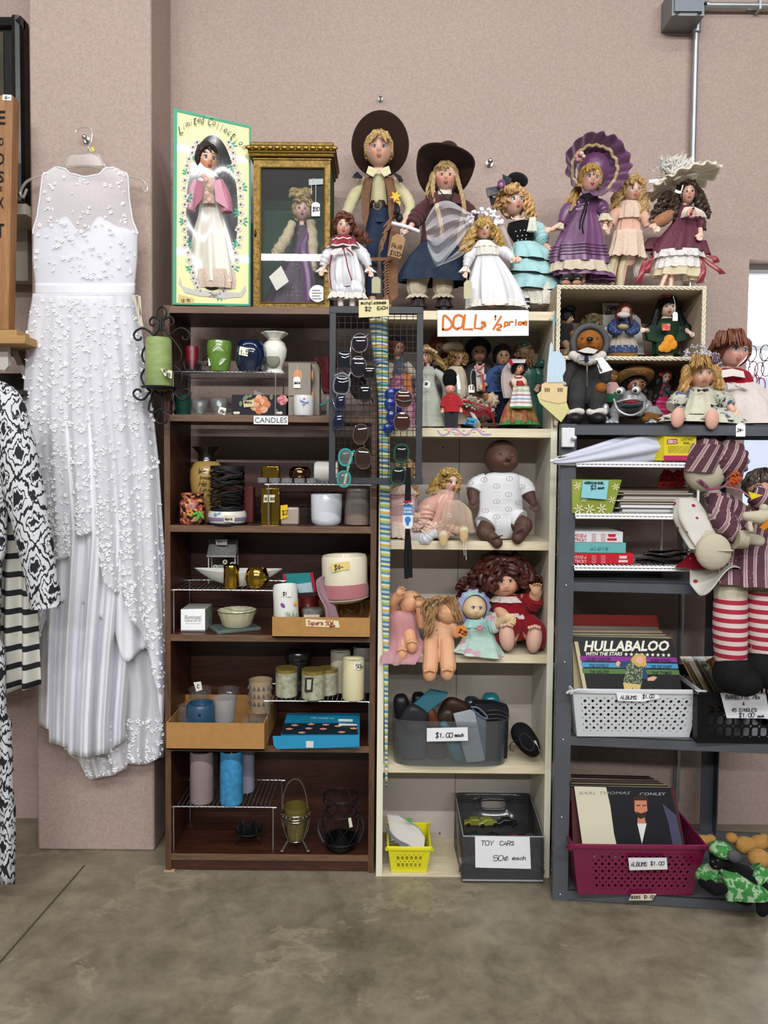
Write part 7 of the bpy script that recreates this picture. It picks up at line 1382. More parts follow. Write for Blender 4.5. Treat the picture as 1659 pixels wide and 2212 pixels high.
# bare blond yarn-haired doll, legs over the edge
Y=2.55;sk='#cb9a76';H=Head(965,1322,24,26,Y,yaw=-20,roll=-22,pitch=-30,kind='soft')
r=doll('soft_doll','unclothed soft-bodied doll with light brown yarn hair, legs hanging over the shelf edge','doll',H,Y,(950,fy(D3,Y)),[[(955,1340,0,14),(948,1360,0,28),(946,1390,-.02,30)],[(978,1352,0,11),(985,1370,0,10)],[(932,1388,-.02,18),(931,1415,-.055,17),(929,1445,-.075,17),(929,1452,-.08,13)],[(964,1388,-.02,18),(966,1415,-.055,17),(968,1440,-.075,18),(966,1450,-.08,14)]],[],skin=sk,blush='#c48a68',eyes=False,mouth='none',vox=.002,bl=.3)
for(x,y,q)in((928,1455,0),(966,1453,0)):g=G();g.ell(P(x,y,Y-.088),(.022,.024,.028),18,12);obj('foot',g,mat(sk,.6),r);toes(r,x,y-8,-.115,5,Y,sk,5)
g=G();cap(g,H,.1,.5,.7,-.3,wave=.05);locks(g,Y,[(975,1290,995,1340,8,6,16,3.2,1.5,1.2,-.02),(925,1295,915,1330,10,7,12,3.2,2,1.4,-.03),(935,1310,925,1370,10,9,18,3.2,2,1.5,-.05),(960,1288,940,1300,14,14,10,3,1.5,1,-.05)],7);obj('yarn_hair',g,hairm('#94714a',.9),r)
g=G();ball(g,944,1361,2,Y,-.052);g.tube(pp([(946,1368,-.066),(946,1388,-.074),(947,1400,-.06)],Y),.0012,5);obj('navel_stitch',g,mat('#9c7050',.7),r)
# pink gauze doll at left
Y=2.56;sk='#cd9874';H=Head(885,1300,25,24,Y,yaw=-60,roll=-40,kind='soft')
r=doll('soft_doll','soft doll lying back in a sheer pink dress with arms raised','doll',H,Y,(880,fy(D3,Y)),[[(875,1320,0,14),(868,1345,0,26),(868,1390,0,28)],[(846,1320,0,13),(848,1300,-.03,12),(862,1286,-.045,11)],[(905,1330,0,11),(912,1350,-.02,10),(906,1312,-.04,9)],[(872,1385,-.03,14),(868,1408,-.06,13)],[(884,1370,-.03,14),(888,1392,-.06,14)]],[(863,1280,-.06,150,8.5,.6),(904,1304,-.055,170,8,.6)],skin=sk,eyes=False,mouth='none',blush='#cc8a68',vox=.002)
g=G();loft(g,[(868,1318,18),(866,1335,32),(870,1375,34),(872,1400,42,0,-.03),(862,1430,36,0,-.07)],Y,7,.02,.12,.66,dy=-.012);obj('gauze_dress',g,tulle('#c9929c',.55),r)
for(x,y)in((868,1412),(890,1395)):g=G();g.ell(P(x,y,Y-.085),(.018,.02,.025),18,12);obj('foot',g,mat(sk,.6),r);toes(r,x,y-10,-.102,4.2,Y,sk)
g=G();locks(g,Y,[(905,1300,912,1325,6,7,10,3,1.5,1.2,-.02),(900,1290,915,1300,7,5,8,3,1.5,1.2,-.02)],7);obj('yarn_hair',g,hairm('#7d5c38',.9),r)
# -- fourth opening: clear bin of glasses cases
def tub(g,x0,x1,y0,y1,Yf,d,z,t=.003,taper=.012,rc=.02,rim=.006,lip=0): # open rounded tub; x px, y0 rim row, floor at z
 X0,X1=P(x0,(y0+y1)/2,Yf).x,P(x1,(y0+y1)/2,Yf).x;zt=P((x0+x1)/2,y0,Yf).z;cx,cy=(X0+X1)/2,Yf+d/2;hw,hd=(X1-X0)/2,d/2
 prof=[(0,-hw,.0),(0,-taper,0),(.012,-taper*.6,0),(1,-.004,0),(1,rim,0),(1.0,rim,-.004),(1,-.002,-.004),(.014,-taper*.6-t,0),(.012,-taper-t,0),(.012,-hw,0)]
 def fn(u,v):
  h,off,dz=prof[min(len(prof)-1,int(round(v*(len(prof)-1))))];a=2*pi*u;n=4.5;ca,sa=cos(a),sin(a);q=(abs(ca)**n+abs(sa)**n)**(-1/n)
  if off<=-hw:return V((cx,cy,z+h*(zt-z)))
  return V((cx+(hw+off)*ca*q,cy+(hd+off)*sa*q,z+(h if h>.1 else h)*(zt-z)+(.004 if off==rim else 0)+dz))
 g.grid(fn,72,len(prof),True);return zt
Y=2.47;cpl=glass('#c9ced2',.05,.12);g=G();tub(g,846,1103,1560,1650,Y,.21,D4);bn=obj('plastic_bin',g,cpl,label='clear plastic tub of eyeglass cases with a $1.00 each sign',cat='bin')
card('price_sign','white paper $1.00 each sign taped to the clear tub','sign',[(922,1573),(1010,1571),(1011,1600),(922,1602)],Y-.008,'#dcdee0',[('$1.00',941,1593,10,0),('each',982,1591,7,0)],1.6)
def case(lab,px,py,a,b,c,rot,tilt,col,Yc,rough=.4,pat=None,nm='glasses_case'):
 g=G();g.ell(P(px,py,Yc),(a*S(Yc),c,b*S(Yc)),28,16,MR(radians(rot),3,'Y')@MR(radians(tilt),3,'X'),fn=lambda d,p:V((p.x,p.y,p.z))*(1/max(.6,(abs(d.x)**3+abs(d.z)**3+abs(d.y)**3)**(1/3))*.93));return obj(nm,g,pat or mat(col,rough,coat=.1),label=lab,cat='glasses case')
case('black rounded glasses case at the left end of the clear tub',868,1530,19,34,.03,-8,0,'#0f1116',2.55);case('charcoal rounded case lying in front at the left of the tub',894,1553,31,32,.025,30,0,'#202124',2.515,.7);case('black rounded case behind the teal pouch',904,1512,16,18,.03,0,0,'#0d0e14',2.6)
g=G();quad(g,[(887,1526,-.01),(930,1490,0),(968,1497,0),(966,1504,-.01),(922,1543,-.02)],2.53,.014);o=obj('glasses_case',g,mat('#1d5a68',.55),label='flat teal blue soft glasses pouch sticking up at the top of the tub',cat='glasses case');bevel(o,.003)
case('large dark brown leather half-round case in the middle of the tub',982,1542,38,36,.022,25,0,'#2e1810',2.58,.5);case('olive brown soft case in front of the brown one',970,1556,28,22,.018,48,0,'#2a241a',2.53,.4);case('rust brown case low in the tub',936,1556,12,32,.02,-20,0,'#5a2c18',2.53,.4)
case('glossy teal case with a white star, top right of the tub',1060,1515,20,20,.03,0,0,'#12616a',2.61,.1);case('dark case with a teal spot beside the glossy teal case',1019,1523,18,20,.03,0,0,'#23292c',2.60,.15);case('long teal case standing in the clear tub',975,1602,14,52,.02,-25,0,'#2a6f78',2.50,.3)
g=G();quad(g,[(979,1542,0),(1017,1533,0),(1026,1540,0),(1048,1640,-.0),(1043,1645,0),(1008,1648,0)],2.49,.006);o=obj('glasses_case',g,mat('#92989c',.9,var=.08,vscale=90),label='light grey felt glasses sleeve leaning in the front of the clear tub',cat='glasses case');bevel(o,.002)
g=G();g.tube(pp([(1017,1527),(1034,1530),(1050,1545),(1052,1552),(1040,1548),(1020,1532)],2.50),.003,6,closed=False);quad(g,[(1026,1540,.004),(1050,1552,.004),(1048,1640,.004),(1044,1640,.004)],2.50,.004);obj('glasses_case',g,mat('#5c6676',.4),label='grey-blue edged open glasses pouch beside the felt sleeve',cat='glasses case')
g=G();quad(g,[(1022,1520,0),(1068,1521,.02),(1100,1530,.01),(1096,1640,0),(1050,1642,0),(1048,1560,0)],2.515,.05);o=obj('glasses_case',g,mat('#15151a',.55,var=.3,vscale=60),label='black zip wallet case filling the right end of the clear tub',cat='glasses case');bevel(o,.005)
for k in range(3):g=G();g.tube(pp([(1052,1536+k*9,-.004),(1075,1534+k*9,-.004),(1096,1542+k*8,-.002)],2.515),.0022,6);o_=obj('zip',g,mat('#2c2830',.5),o)
g=G();quad(g,[(862,1570),(915,1570),(918,1640),(868,1642)],2.53,.03);o=obj('glasses_case',g,mat('#393c44',.5),label='dark grey case seen through the front left of the clear tub',cat='glasses case');bevel(o,.004)
g=G();quad(g,[(920,1575),(965,1575),(962,1640),(926,1640)],2.54,.03);o=obj('glasses_case',g,mat('#4a3a38',.5),label='brown case seen through the middle of the clear tub',cat='glasses case');bevel(o,.004)
# black soft shoe
Y=2.53;r=thing('fabric_shoe','small black fabric baby shoe beside the clear tub','shoe',at(1134,D4,Y))
g=G();c=P(1136,1598,Y);M=MR(radians(-38),3,'Y')@MR(radians(-30),3,'X');g.ell(c,(.036,.034,.062),28,18,M,fn=lambda d,p:V((p.x*(1+.25*max(0,d.z)),p.y,p.z)));obj('upper',g,mat('#0c0c0f',.9,bump=.4,bscale=200),r)
g=G();c2=c+M@V((0,-.03,-.012));g.tube([c2+M@V((.018*cos(a),0,.03*sin(a)))for a in[j*pi/12 for j in range(24)]],.004,7,closed=True);obj('collar',g,mat('#1d1d22',.8),r);g=G();g.tube(pp([(1116,1600,-.04),(1104,1606,-.05),(1102,1618,-.05),(1110,1622,-.05)],Y),.0014,6);obj('lace',g,mat('#101014',.8),r);g=G();quad(g,[(1152,1600),(1158,1600),(1166,1622),(1162,1624)],Y-.035);obj('label',g,mat('#b9b89c',.7),r)
# -- lowest opening: yellow basket and grey bin
Y=2.50;ylw=mat('#d6cf1c',.35,coat=.2)
def basket(nm,lab,cat,x0,x1,y0,y1,Yf,d,z,m,nx,ny,taper=.01,hole_r=.3,hx=(.12,.88),hy=(.14,.86),rim=.008,side=True,sq=False): # real perforated front wall
 X0,X1=P(x0,(y0+y1)/2,Yf).x,P(x1,(y0+y1)/2,Yf).x;zt=P((x0+x1)/2,y0,Yf).z;r=thing(nm,lab,cat,((X0+X1)/2,Yf+d/2,z));t=.003;hgt=zt-z
 def pos(u,v,face,off=0): # point on a tapered wall
  tp=taper*(1-v)
  if face=='f':return V((X0+tp+(X1-X0-2*tp)*u,Yf+tp+off,z+hgt*v))
  if face=='b':return V((X0+tp+(X1-X0-2*tp)*u,Yf+d-tp-off,z+hgt*v))
  if face=='l':return V((X0+tp+off,Yf+tp+(d-2*tp)*u,z+hgt*v))
  return V((X1-tp-off,Yf+tp+(d-2*tp)*u,z+hgt*v))
 for face,nn in(('f',nx),('b',nx),('l',max(3,int(nx*d/(X1-X0)))),('r',max(3,int(nx*d/(X1-X0))))):
  g=G();ux=[0,hx[0]]+[hx[0]+(hx[1]-hx[0])*i/nn for i in range(1,nn)]+[hx[1],1];vy=[0,hy[0]]+[hy[0]+(hy[1]-hy[0])*i/ny for i in range(1,ny)]+[hy[1],1]
  seg=4 if sq else 10
  for off,rev in((0,0),(t,1)):
   for i in range(len(ux)-1):
    for j in range(len(vy)-1):
     u0,u1,v0,v1=ux[i],ux[i+1],vy[j],vy[j+1]
     if 0<i<len(ux)-2 and 0<j<len(vy)-2:
      cu,cv=(u0+u1)/2,(v0+v1)/2;W_u=(X1-X0 if face in 'fb' else d);rr=min((u1-u0)*W_u,(v1-v0)*hgt)*hole_r
      n=16;inner=[];outer=[]
      for k in range(n):
       a=2*pi*(k+.5)/n;ca,sa=cos(a),sin(a);q=1/max(abs(ca),abs(sa));iq=(min(q,1.25)if sq else 1)
       inner.append(pos(cu+rr*ca*iq*(.85 if sq else 1)/W_u,cv+rr*sa*iq*(1.15 if sq else 1)/hgt,face,off));outer.append(pos(cu+(u1-u0)/2*ca*q,cv+(v1-v0)/2*sa*q,face,off))
      g.add(inner+outer,[(k,(k+1)%n,n+(k+1)%n,n+k)for k in range(n)])
     else:g.add([pos(u0,v0,face,off),pos(u1,v0,face,off),pos(u1,v1,face,off),pos(u0,v1,face,off)],[(0,1,2,3)])
  obj('side_wall',g,m,r)
 g=G();a=pos(0,0,'f');b2=pos(1,0,'b');g.bb(a,(b2.x,b2.y,z+t));obj('bottom',g,m,r)
 g=G();ring=cr([pos(.04,1,'f'),pos(.96,1,'f'),pos(1,1,'f')+V((0,.01,0)),pos(1,1,'b')-V((0,.01,0)),pos(.96,1,'b'),pos(.04,1,'b'),pos(0,1,'b')-V((0,.01,0)),pos(0,1,'f')+V((0,.01,0))],5,True)
 g.tube(ring,rim,8,closed=True,flat=.6);obj('rim',g,m,r);return r,zt
yb,zy=basket('plastic_basket','small bright yellow slotted plastic basket holding papers','basket',838,930,1833,1877,2.50,.17,D5,ylw,6,2,.012,.36,(.16,.84),(.16,.74),.0075,sq=True)
g=G();quad(g,[(836,1760,.02),(860,1762,.03),(905,1790,.02),(918,1810,.01),(916,1832,-.02),(884,1836,-.03),(846,1815,0)],2.56,.012);pa=obj('paper_stack',g,mat('#bdbab4',.8),label='crumpled white papers standing in the yellow basket',cat='papers');g=G()
for k in range(7):g.tube(pp([(834+k,1780+k*7,0),(850+k*4,1810+k*2,-.02),(872+k*3,1832,-.03)],2.54),.0022,5)
obj('plastic_wrap',g,glass('#8c9098',.5,.1),pa)
g=G();quad(g,[(878,1768),(890,1768),(890,1776),(880,1774)],2.56,.002);obj('green_sticker',g,mat('#4f9a4a',.5),yb)
sm=glass('#5c5d62',.2,.12);Yg_=2.46;gbn=thing('storage_bin','smoky grey see-through bin of toy cars with a handle hole at the back','bin',at(1085,D5,Yg_+.12))
X0,X1=P(1000,1860,Yg_).x,P(1174,1860,Yg_).x;zf=P(1087,1807,Yg_).z;z0=P(1087,1917,Yg_).z;z0=D5+.0;zb_=P(1080,1712,2.69).z;Yb_=2.69;t=.003
X0b,X1b=P(983,1720,Yb_).x,P(1143,1720,Yb_).x
g=G();g.bb((X0,Yg_,z0),(X1,Yg_+t,zf));obj('front_panel',g,sm,gbn)
for(xa_,xb_)in((X0,X0b),(X1,X1b)):g=G();xb_=max(cx0+.022,min(cx1-.022,xb_));g.add([(xa_,Yg_,z0),(xb_,Yb_,z0),(xb_,Yb_,zb_),(xa_,Yg_,zf)],[(0,1,2,3)]);o=obj('side_panel',g,sm,gbn);solid(o,.003)
g=G();n=40;hx,hz=(X0b+X1b)/2+.005,P(1063,1737,Yb_).z;inn=[];out=[]
for i in range(n):a=2*pi*(i+.5)/n;q=(abs(cos(a))**4+abs(sin(a))**4)**-.25;inn.append(V((hx+.047*cos(a)*q,Yb_,hz+.019*sin(a)*q)));q2=1/max(abs(cos(a)),abs(sin(a)));xx_=hx+(X1b-hx if cos(a)>0 else hx-X0b)*cos(a)*q2;out.append(V((xx_,Yb_,(hz+(zb_-hz)*sin(a)*q2)if sin(a)>0 else(hz+(hz-z0)*sin(a)*q2))))
g.add(inn+out,[(i,(i+1)%n,n+(i+1)%n,n+i)for i in range(n)]);o=obj('back_panel',g,sm,gbn);solid(o,.003)
g=G();g.tube(inn,.0045,8,closed=True);obj('handle_hole_rim',g,mat('#35363b',.3),gbn)
g=G();g.tube([(X0,Yg_,zf),(X1,Yg_,zf)],.0028,8);g.tube([(X0,Yg_,z0+.004),(X1,Yg_,z0+.004)],.003,8);g.tube([(X0,Yg_,zf),(X0b,Yb_,zb_),(X1b,Yb_,zb_),(X1,Yg_,zf)],.002,8);obj('rim',g,mat('#85868c',.2,coat=.5),gbn);g=G();g.bb((X0,Yg_,z0),(X1,Yb_,z0+.003));obj('bottom',g,sm,gbn)
card('price_sign','white handwritten Toy Cars 50 cents each sign on the grey bin','sign',[(1026,1806),(1144,1808),(1147,1877),(1027,1874)],Yg_-.004,'#dcdce0',[('TOY',1039,1826,10,0,.75),('CARS',1080,1826,9,0,.7),('50\u00a2',1066,1859,11,0,.8),('each',1106,1857,8,.0,.8)],1.3)
R_=random.Random(31);cols=['#3a3a44','#24305a','#8a8c90','#9c7a2c','#5c1820','#1f4a34','#6f7a2c','#15151a','#b5b6ba','#7d1c2c','#2a2a30','#4a4438']
def toycar(lab,px,z,Y_,rz,col,grp='toy cars heaped in the grey bin'):
 r=thing('toy_car',lab,'toy car',V((P(px,1870,Y_).x,Y_,z)),grp);c=r.location;M=MR(rz,3,'Z')
 g=G();prof=[(-.036,.006),(-.036,.014),(-.022,.017),(-.013,.026),(.012,.026),(.022,.017),(.036,.014),(.037,.006)];g.poly([c+M@V((x,-.014,h))for x,h in prof],M@V((0,.028,0)));o=obj('car_body',g,mat(col,.25,coat=.5),r);bevel(o,.002)
 for x in(-.022,.022):
  for y in(-.014,.014):g=G();g.lathe(c+M@V((x,y,.007)),[(0,-.003),(.007,-.003),(.007,.003),(0,.003)],14,rot=M@MR(pi/2,3,'X'));obj('wheel',g,mat('#111113',.6),r)
 return r
k=0
for lay in range(3):
 for i in range(4):
  for j in range(2):
   toycar(['dark grey','navy','silver','yellow','dark red','green','olive','black','light silver','crimson','charcoal','brown'][k%12]+' toy car in the heap behind the smoky front of the grey bin',1020+i*43+R_.uniform(-5,5),D5+.006+lay*.031,Yg_+.05+j*.08+R_.uniform(-.01,.01),R_.uniform(-.6,.6),cols[k%12]);k+=1
for(x,lab,col)in((1022,'olive yellow toy car on top at the left of the grey bin','#6d6f24'),(1050,'yellow-green toy vehicle on top of the heap in the grey bin','#7a7c30'),(1090,'black toy truck on top at the right of the grey bin','#141417')):toycar(lab,x+2,zf-.012,Yg_+.10,R_.uniform(-.3,.3),col,None)
# -- wicker box: upper row
K1,K2=zm_+.0085,zG(917)+.012
Y=2.60;b=fy(zm_,Y);H=Head(1222,687,13,15,Y,yaw=55,roll=4)
r=doll('boy_doll','black-haired boy doll in black top and red tartan kilt inside the wicker box','doll',H,Y,(1224,b),[[(1222,700,0,7),(1220,712,0,15),(1220,740,0,14)],[(1232,712,0,6),(1238,735,-.01,6)],[(1222,742,-.02,9),(1232,755,-.04,9),(1222,764,-.05,7)]],skin='#a58c68',blush='#a86a50',eye='#1c1a1a',brow='#1c1614',bl=.2)
g=G();cap(g,H,.25,.6,.6,-.35,low=-.5);ball(g,1232,668,13,Y,-.02,.8,.6);obj('hair',g,mat('#09090c',.6),r);garment(r,Y,[(1222,698,10),(1221,706,19),(1220,740,19)],CLOTH('#1b1c20'),'top');garment(r,Y,[(1220,738,19),(1220,752,22)],pattern('spots',['#4a0f1a','#1a1014','#5c1420'],110),'kilt')
Y=2.66;H=Head(1280,702,14,17,Y,yaw=20)
r=doll('porcelain_doll','ash blond doll whose head shows above the aviator bear','doll',H,Y,(1280,fy(zm_,Y)),[[(1280,718,0,6),(1280,730,0,16),(1280,760,0,15)]],skin='#c49c86')
g=G();cap(g,H,.24,.6,.72,-.3,wave=.06);hcurls(g,H,34,7,3,(-.3,1),.28);obj('hair',g,hairm('#948460'),r);garment(r,Y,[(1280,722,14),(1280,740,22),(1280,760,24)],CLOTH('#b3aca0'));g=G();quad(g,[(1292,676,-.02),(1306,680,-.01),(1300,696,-.02)],Y,.004);obj('lace_bow',g,lace('#c9ced0'),r)
Y=2.62;card('backing_card','white card with Vintage 1980s $25 written on it behind the brush doll','card',[(1302,655),(1336,655),(1370,676),(1384,690),(1392,766),(1302,766)],Y+.02,'#c9c6c2',[('Vintage',1305,663,6,.05),('1980s',1310,670,6,0),('$25',1308,679,6,0)],1.2)
Y=2.57;b=fy(zm_,Y);H=Head(1348,675,13,16,Y)
r=doll('brush_doll','clothes brush shaped like a lady in blue calico with a straw brush base','doll',H,Y,(1345,b),[[(1348,690,0,7),(1347,700,0,16),(1346,720,0,14)]],skin='#c9a590',eyes=False,mouth='none')
g=G();cap(g,H,.18,.62,.9,-.35,low=-1.1);locks(g,Y,[(1336,672,1334,698,3,4,7,3.5,.6,.6,-.01),(1360,672,1362,698,3,4,7,3.5,.6,.6,-.01)],2);obj('hair',g,hairm('#57271a'),r)
cal=pattern('dots',['#22345e','#9aa4ba'],150,.8,thr=.22);garment(r,Y,[(1347,686,12),(1347,696,21),(1347,718,17)],cal,'blouse');g=G();ptube(g,[(1330,694,0,8),(1322,710,-.015,11),(1334,718,-.04,7),(1342,716,-.05,4)],Y);ptube(g,[(1364,694,0,8),(1372,710,-.015,11),(1362,718,-.04,7),(1352,716,-.05,4)],Y);obj('sleeve',g,cal,r)
garment(r,Y,[(1346,712,14),(1346,730,24),(1345,752,32)],pattern('dots',['#a59c8e','#4a4a5a'],110,.8,thr=.16),'skirt',14,.05);garment(r,Y,[(1345,748,32),(1344,760,33),(1344,b-12,33)],cal,'skirt_band',4,.02);g=G();loft(g,[(1344,b-12,32),(1344,b,33)],Y,40,.02,.03,.6);obj('straw_brush',g,mat('#7d5c30',.9),r);g=G();g.ell(P(1347,680,Y-.045),(.022,.01,.010),16,8);obj('white_wrap',g,mat('#c5c1bc'),r);g=G();g.ell(P(1346,706,Y-.055),(.018,.012,.009),16,8);obj('basket',g,mat('#a08c56'),r)
Y=2.57;H=Head(1441,665,18,20,Y,yaw=-4);b=fy(zm_,Y)
r=doll('kimono_doll','large long-black-haired doll in a green kimono with orange flowers','doll',H,Y,(1440,b),[[(1441,684,0,8),(1440,696,0,18),(1440,740,0,18),(1438,b-8,0,20)],[(1420,700,0,8),(1400,715,-.01,7),(1396,713,-.03,5)],[(1462,700,0,8),(1480,712,-.01,7),(1488,718,-.03,5)]],[(1391,713,-.035,-75,5),(1493,721,-.035,70,5)],skin='#d0b8a8',blush='#cf9a88',eye='#15100e',eyer=.12,brow='#2a2020',lips='#9c2a24',bl=.3)
g=G();cap(g,H,.2,.56,.58,-.34,wave=.01,low=-1.1);locks(g,Y,[(1424,660,1410,715,3,9,22,4.5,.6,.4,-.0),(1458,660,1478,714,3,9,22,4.5,.6,.4,0),(1418,690,1394,710,3,5,8,3.4,.5,.4,.0),(1466,690,1494,712,3,5,8,3.4,.5,.4,0),(1441,645,1441,651,12,14,16,2.6,.2,.3,-.046)],5);ball(g,1440,644,12,Y,.0,1,.7);obj('hair',g,mat('#08080b',.4),r)
kim=pattern('blotch',['#10281c','#14301f','#c47a1e','#b59a3c'],16,.6,thr=.5);g=G();loft(g,[(1441,688,12),(1440,698,28),(1440,716,30),(1438,735,27),(1437,766,28)],Y,5,.01,.03,.6);kd_=obj('kimono',g,mat('#12301f',.6),r)
g=G();ptube(g,[(1422,700,0,10),(1406,712,-.005,13),(1398,716,-.01,11)],Y,flat=.7);quad(g,[(1394,706,.0),(1424,702,0),(1424,740,0),(1400,734,0)],Y-.02,.02);quad(g,[(1460,702,0),(1488,708,0),(1482,734,0),(1460,740,0)],Y-.02,.02);ptube(g,[(1462,700,0,10),(1476,710,-.005,13),(1486,717,-.01,9)],Y,flat=.7);obj('sleeve',g,mat('#12301f',.6),r)
g=G();quad(g,[(1430,699),(1448,699),(1448,714),(1431,714)],Y-.055,.006);quad(g,[(1431,632),(1449,632),(1450,642),(1431,642)],Y-.03,.03);obj('obi_bow',g,pattern('blotch',['#a82a24','#b8402e','#c98a6a'],60,.5),r);g=G()
for(x,y,s0)in((1446,735,12),(1440,748,13),(1452,744,11),(1430,752,8)):ball(g,x,y,s0,Y,-.048,.25)
obj('flower',g,mat('#c98420',.6,var=.2,vscale=60),kd_);g=G();ball(g,1428,b-2,9,Y,-.04,1.3,.5);ball(g,1446,b-2,9,Y,-.04,1.3,.5);obj('foot',g,mat('#c9c2b2',.6),r)
tagcard('small white tag hanging from the hair of the kimono doll',1453,1464,674,693,Y-.075,None,[(1454,640),(1458,655),(1458,675)])
Y=2.66;g=G();R_=random.Random(9)
for k in range(26):a=P(1472+R_.uniform(-8,12),660+R_.uniform(-14,10),Y+R_.uniform(-.02,.02));lock(g,a,a+V((R_.uniform(-.01,.02),0,-R_.uniform(.02,.05))),.006,.006,1.2)
r=obj('clown_doll',g,hairm('#8d6f62'),label='brown-haired doll slumped in the right corner of the wicker box',cat='doll');g=G();loft(g,[(1480,700,8),(1482,730,16),(1480,766,24)],Y,8,.04,.12,.5);obj('dress',g,lace('#a89f98',300,.8),r)
# lower row on the rack
Yb2=2.50;b=fy(K2-.012,Yb2)
r=thing('teddy_bear','brown teddy bear in a grey flying suit and hood with white fur cuffs','teddy bear',P(1270,b,Yb2));Y=Yb2;bf=mat('#8a5526',.95,bump=1.,bscale=330,var=.2,vscale=120);suit=mat('#333333',.85,bump=.3,bscale=30,var=.1,vscale=20);wf=mat('#c5bfb8',.95,bump=1.,bscale=260)
g=G();ball(g,1272,742,30,Y,.0,.85,1.0);g.ell(P(1273,745,Y-.045),(.034,.032,.025),18,12);ball(g,1240,722,9,Y,.01,.6);ball(g,1305,722,9,Y,.01,.6);
def from_me(me,nm,m,parent,**kw):
 q=G();n=len(me.vertices);co=np.zeros(n*3);me.vertices.foreach_get('co',co);q.v=[V(x)for x in co.reshape(-1,3)];q.f=[tuple(f.vertices)for f in me.polygons];q.k=[0]*len(q.f);return obj(nm,q,m,parent,**kw)
g.ell(P(1298,838,Y-.03),(.02,.02,.018));me_=remesh(g,.0022,2);from_me(me_,'head',bf,r)
g=G();g.ell(P(1274,733,Y-.09),(.011,.008,.008));ball(g,1258,732,2.6,Y,-.048);ball(g,1290,732,2.6,Y,-.048);obj('nose_and_eyes',g,mat('#0b0b0d',.2),r);g=G();g.tube(pp([(1262,752,-.082),(1273,748,-.092),(1286,752,-.082)],Y),.0012,5);obj('mouth',g,mat('#2a1a10'),r)
g=G();c=P(1272,742,Y);g.tube([c+V((36*S(Y)*sin(a),-.012,-36*S(Y)*1.0*cos(a)))for a in[.5+j*(2*pi-1.)/30 for j in range(31)]],.0105,10);g.ell(c+V((0,.03,.0)),(.056,.035,.055),20,14);obj('hood',g,mat('#4a4b4f',.6),r)
g=G();chain(g,[(1268,772,0,28),(1268,800,0,34),(1268,830,0,30),(1268,845,0,30)],Y,flat=True);chain(g,[(1245,782,0,18),(1226,805,0,17),(1218,830,-.01,14)],Y);chain(g,[(1292,782,0,18),(1305,805,-.01,16),(1304,822,-.02,13)],Y);chain(g,[(1250,835,0,23),(1244,862,-.01,21),(1243,888,-.01,17)],Y);chain(g,[(1288,835,0,23),(1290,862,-.01,21),(1288,888,-.01,17)],Y);from_me(remesh(g,.0022,4),'flying_suit',suit,r)
g=G();g.tube([P(1268,782+k*6,Y-.05-.006*sin(k/2))for k in range(10)],.0022,5);obj('zip',g,mat('#7d6a58',.4,.5),r)
g=G()
for i in range(8):t=i/7;ball(g,1238+62*t,768+12*sin(pi*t),10,Y,-.035-.02*sin(pi*t))
obj('fur_collar',g,wf,r);g=G()
for x in(1240,1290):
 for i in range(7):ball(g,x-17+i*5.5,890+sin(i)*2,7,Y,-.035)
for(x,y)in((1213,830),(1304,828)):ball(g,x,y,13,Y,-.015,1,.6)
obj('fur_cuff',g,wf,r);g=G();ball(g,1240,905,19,Y,-.035,1.3,.75);ball(g,1290,905,19,Y,-.035,1.3,.75);obj('boot',g,mat('#1d1a1b',.4),r);g=G();quad(g,[(1248,768,-.075),(1280,768,-.075),(1276,778,-.07),(1252,778,-.07)],Y,.004);g.mi=1;quad(g,[(1264,768,-.08),(1270,768,-.08),(1272,780,-.078),(1267,784,-.078),(1262,780,-.078)],Y,.003);obj('shirt_and_tie',g,[mat('#c5c7d0'),mat('#18203f')],r);g=G();quad(g,[(1248,758,-.09),(1268,750,-.1),(1292,756,-.09),(1284,764,-.09),(1262,762,-.1)],Y,.004);obj('scarf',g,mat('#c9c5c0',.8),r)
card('price_tag','white handwritten price card pinned to the aviator bear','price tag',[(1285,774),(1302,771),(1324,799),(1296,807)],Y-.09,'#dcdddf',[('Harrods',1286,780,5,1.1)],1.2)
Y=2.56;b=fy(K2,Y);H=Head(1320,812,13,12,Y,yaw=180)
r=doll('small_doll','small doll in a pink top and green skirt facing away behind the bear','doll',H,Y,(1322,b),[[(1320,822,0,6),(1320,834,0,13),(1320,856,0,14)]],eyes=False,mouth='none',skin='#c99478');g=G();cap(g,H,.12,.1,.1,-.8);obj('hair',g,hairm('#8a6238'),r);garment(r,Y,[(1320,826,12),(1320,840,20),(1322,852,20)],CLOTH('#c29a98'),'top');garment(r,Y,[(1322,848,19),(1324,870,24)],CLOTH('#1f5c3c'),'skirt')
Y=2.58;H=Head(1370,832,23,20,Y,yaw=6,roll=-6)
r=doll('souvenir_doll','brown-faced souvenir doll with a straw sombrero reading MEXICO','doll',H,Y,(1372,fy(K2,Y)),[[(1370,846,0,8),(1370,860,0,20),(1370,890,0,20)]],skin='#7a4e30',eye='#151010',eyer=.2,blush='#8a5030',bl=.3,brow='#1c1410',lips='#8a2a20');g=G();cap(g,H,.12,.72,.8,-.35);lock(g,P(1350,830,Y),P(1344,880,Y-.03),.011,.002,4);lock(g,P(1392,830,Y),P(1396,878,Y-.03),.011,.002,4);obj('hair',g,mat('#0c0b0e',.5),r)
g=G();c=P(1371,822,Y-.005);M=MR(radians(-24),3,'X')@MR(radians(-3),3,'Y');g.lathe(c,[(.0,.02),(.03,.02),(.034,0),(.045,-.002),(.062,.004),(.066,.016),(.064,.018),(.058,.007),(.034,.004),(.030,.045),(.0,.055)],40,rot=M);ht=obj('sombrero',g,mat('#a07c4a',.6,bump=.5,bscale=300),r);g=G()
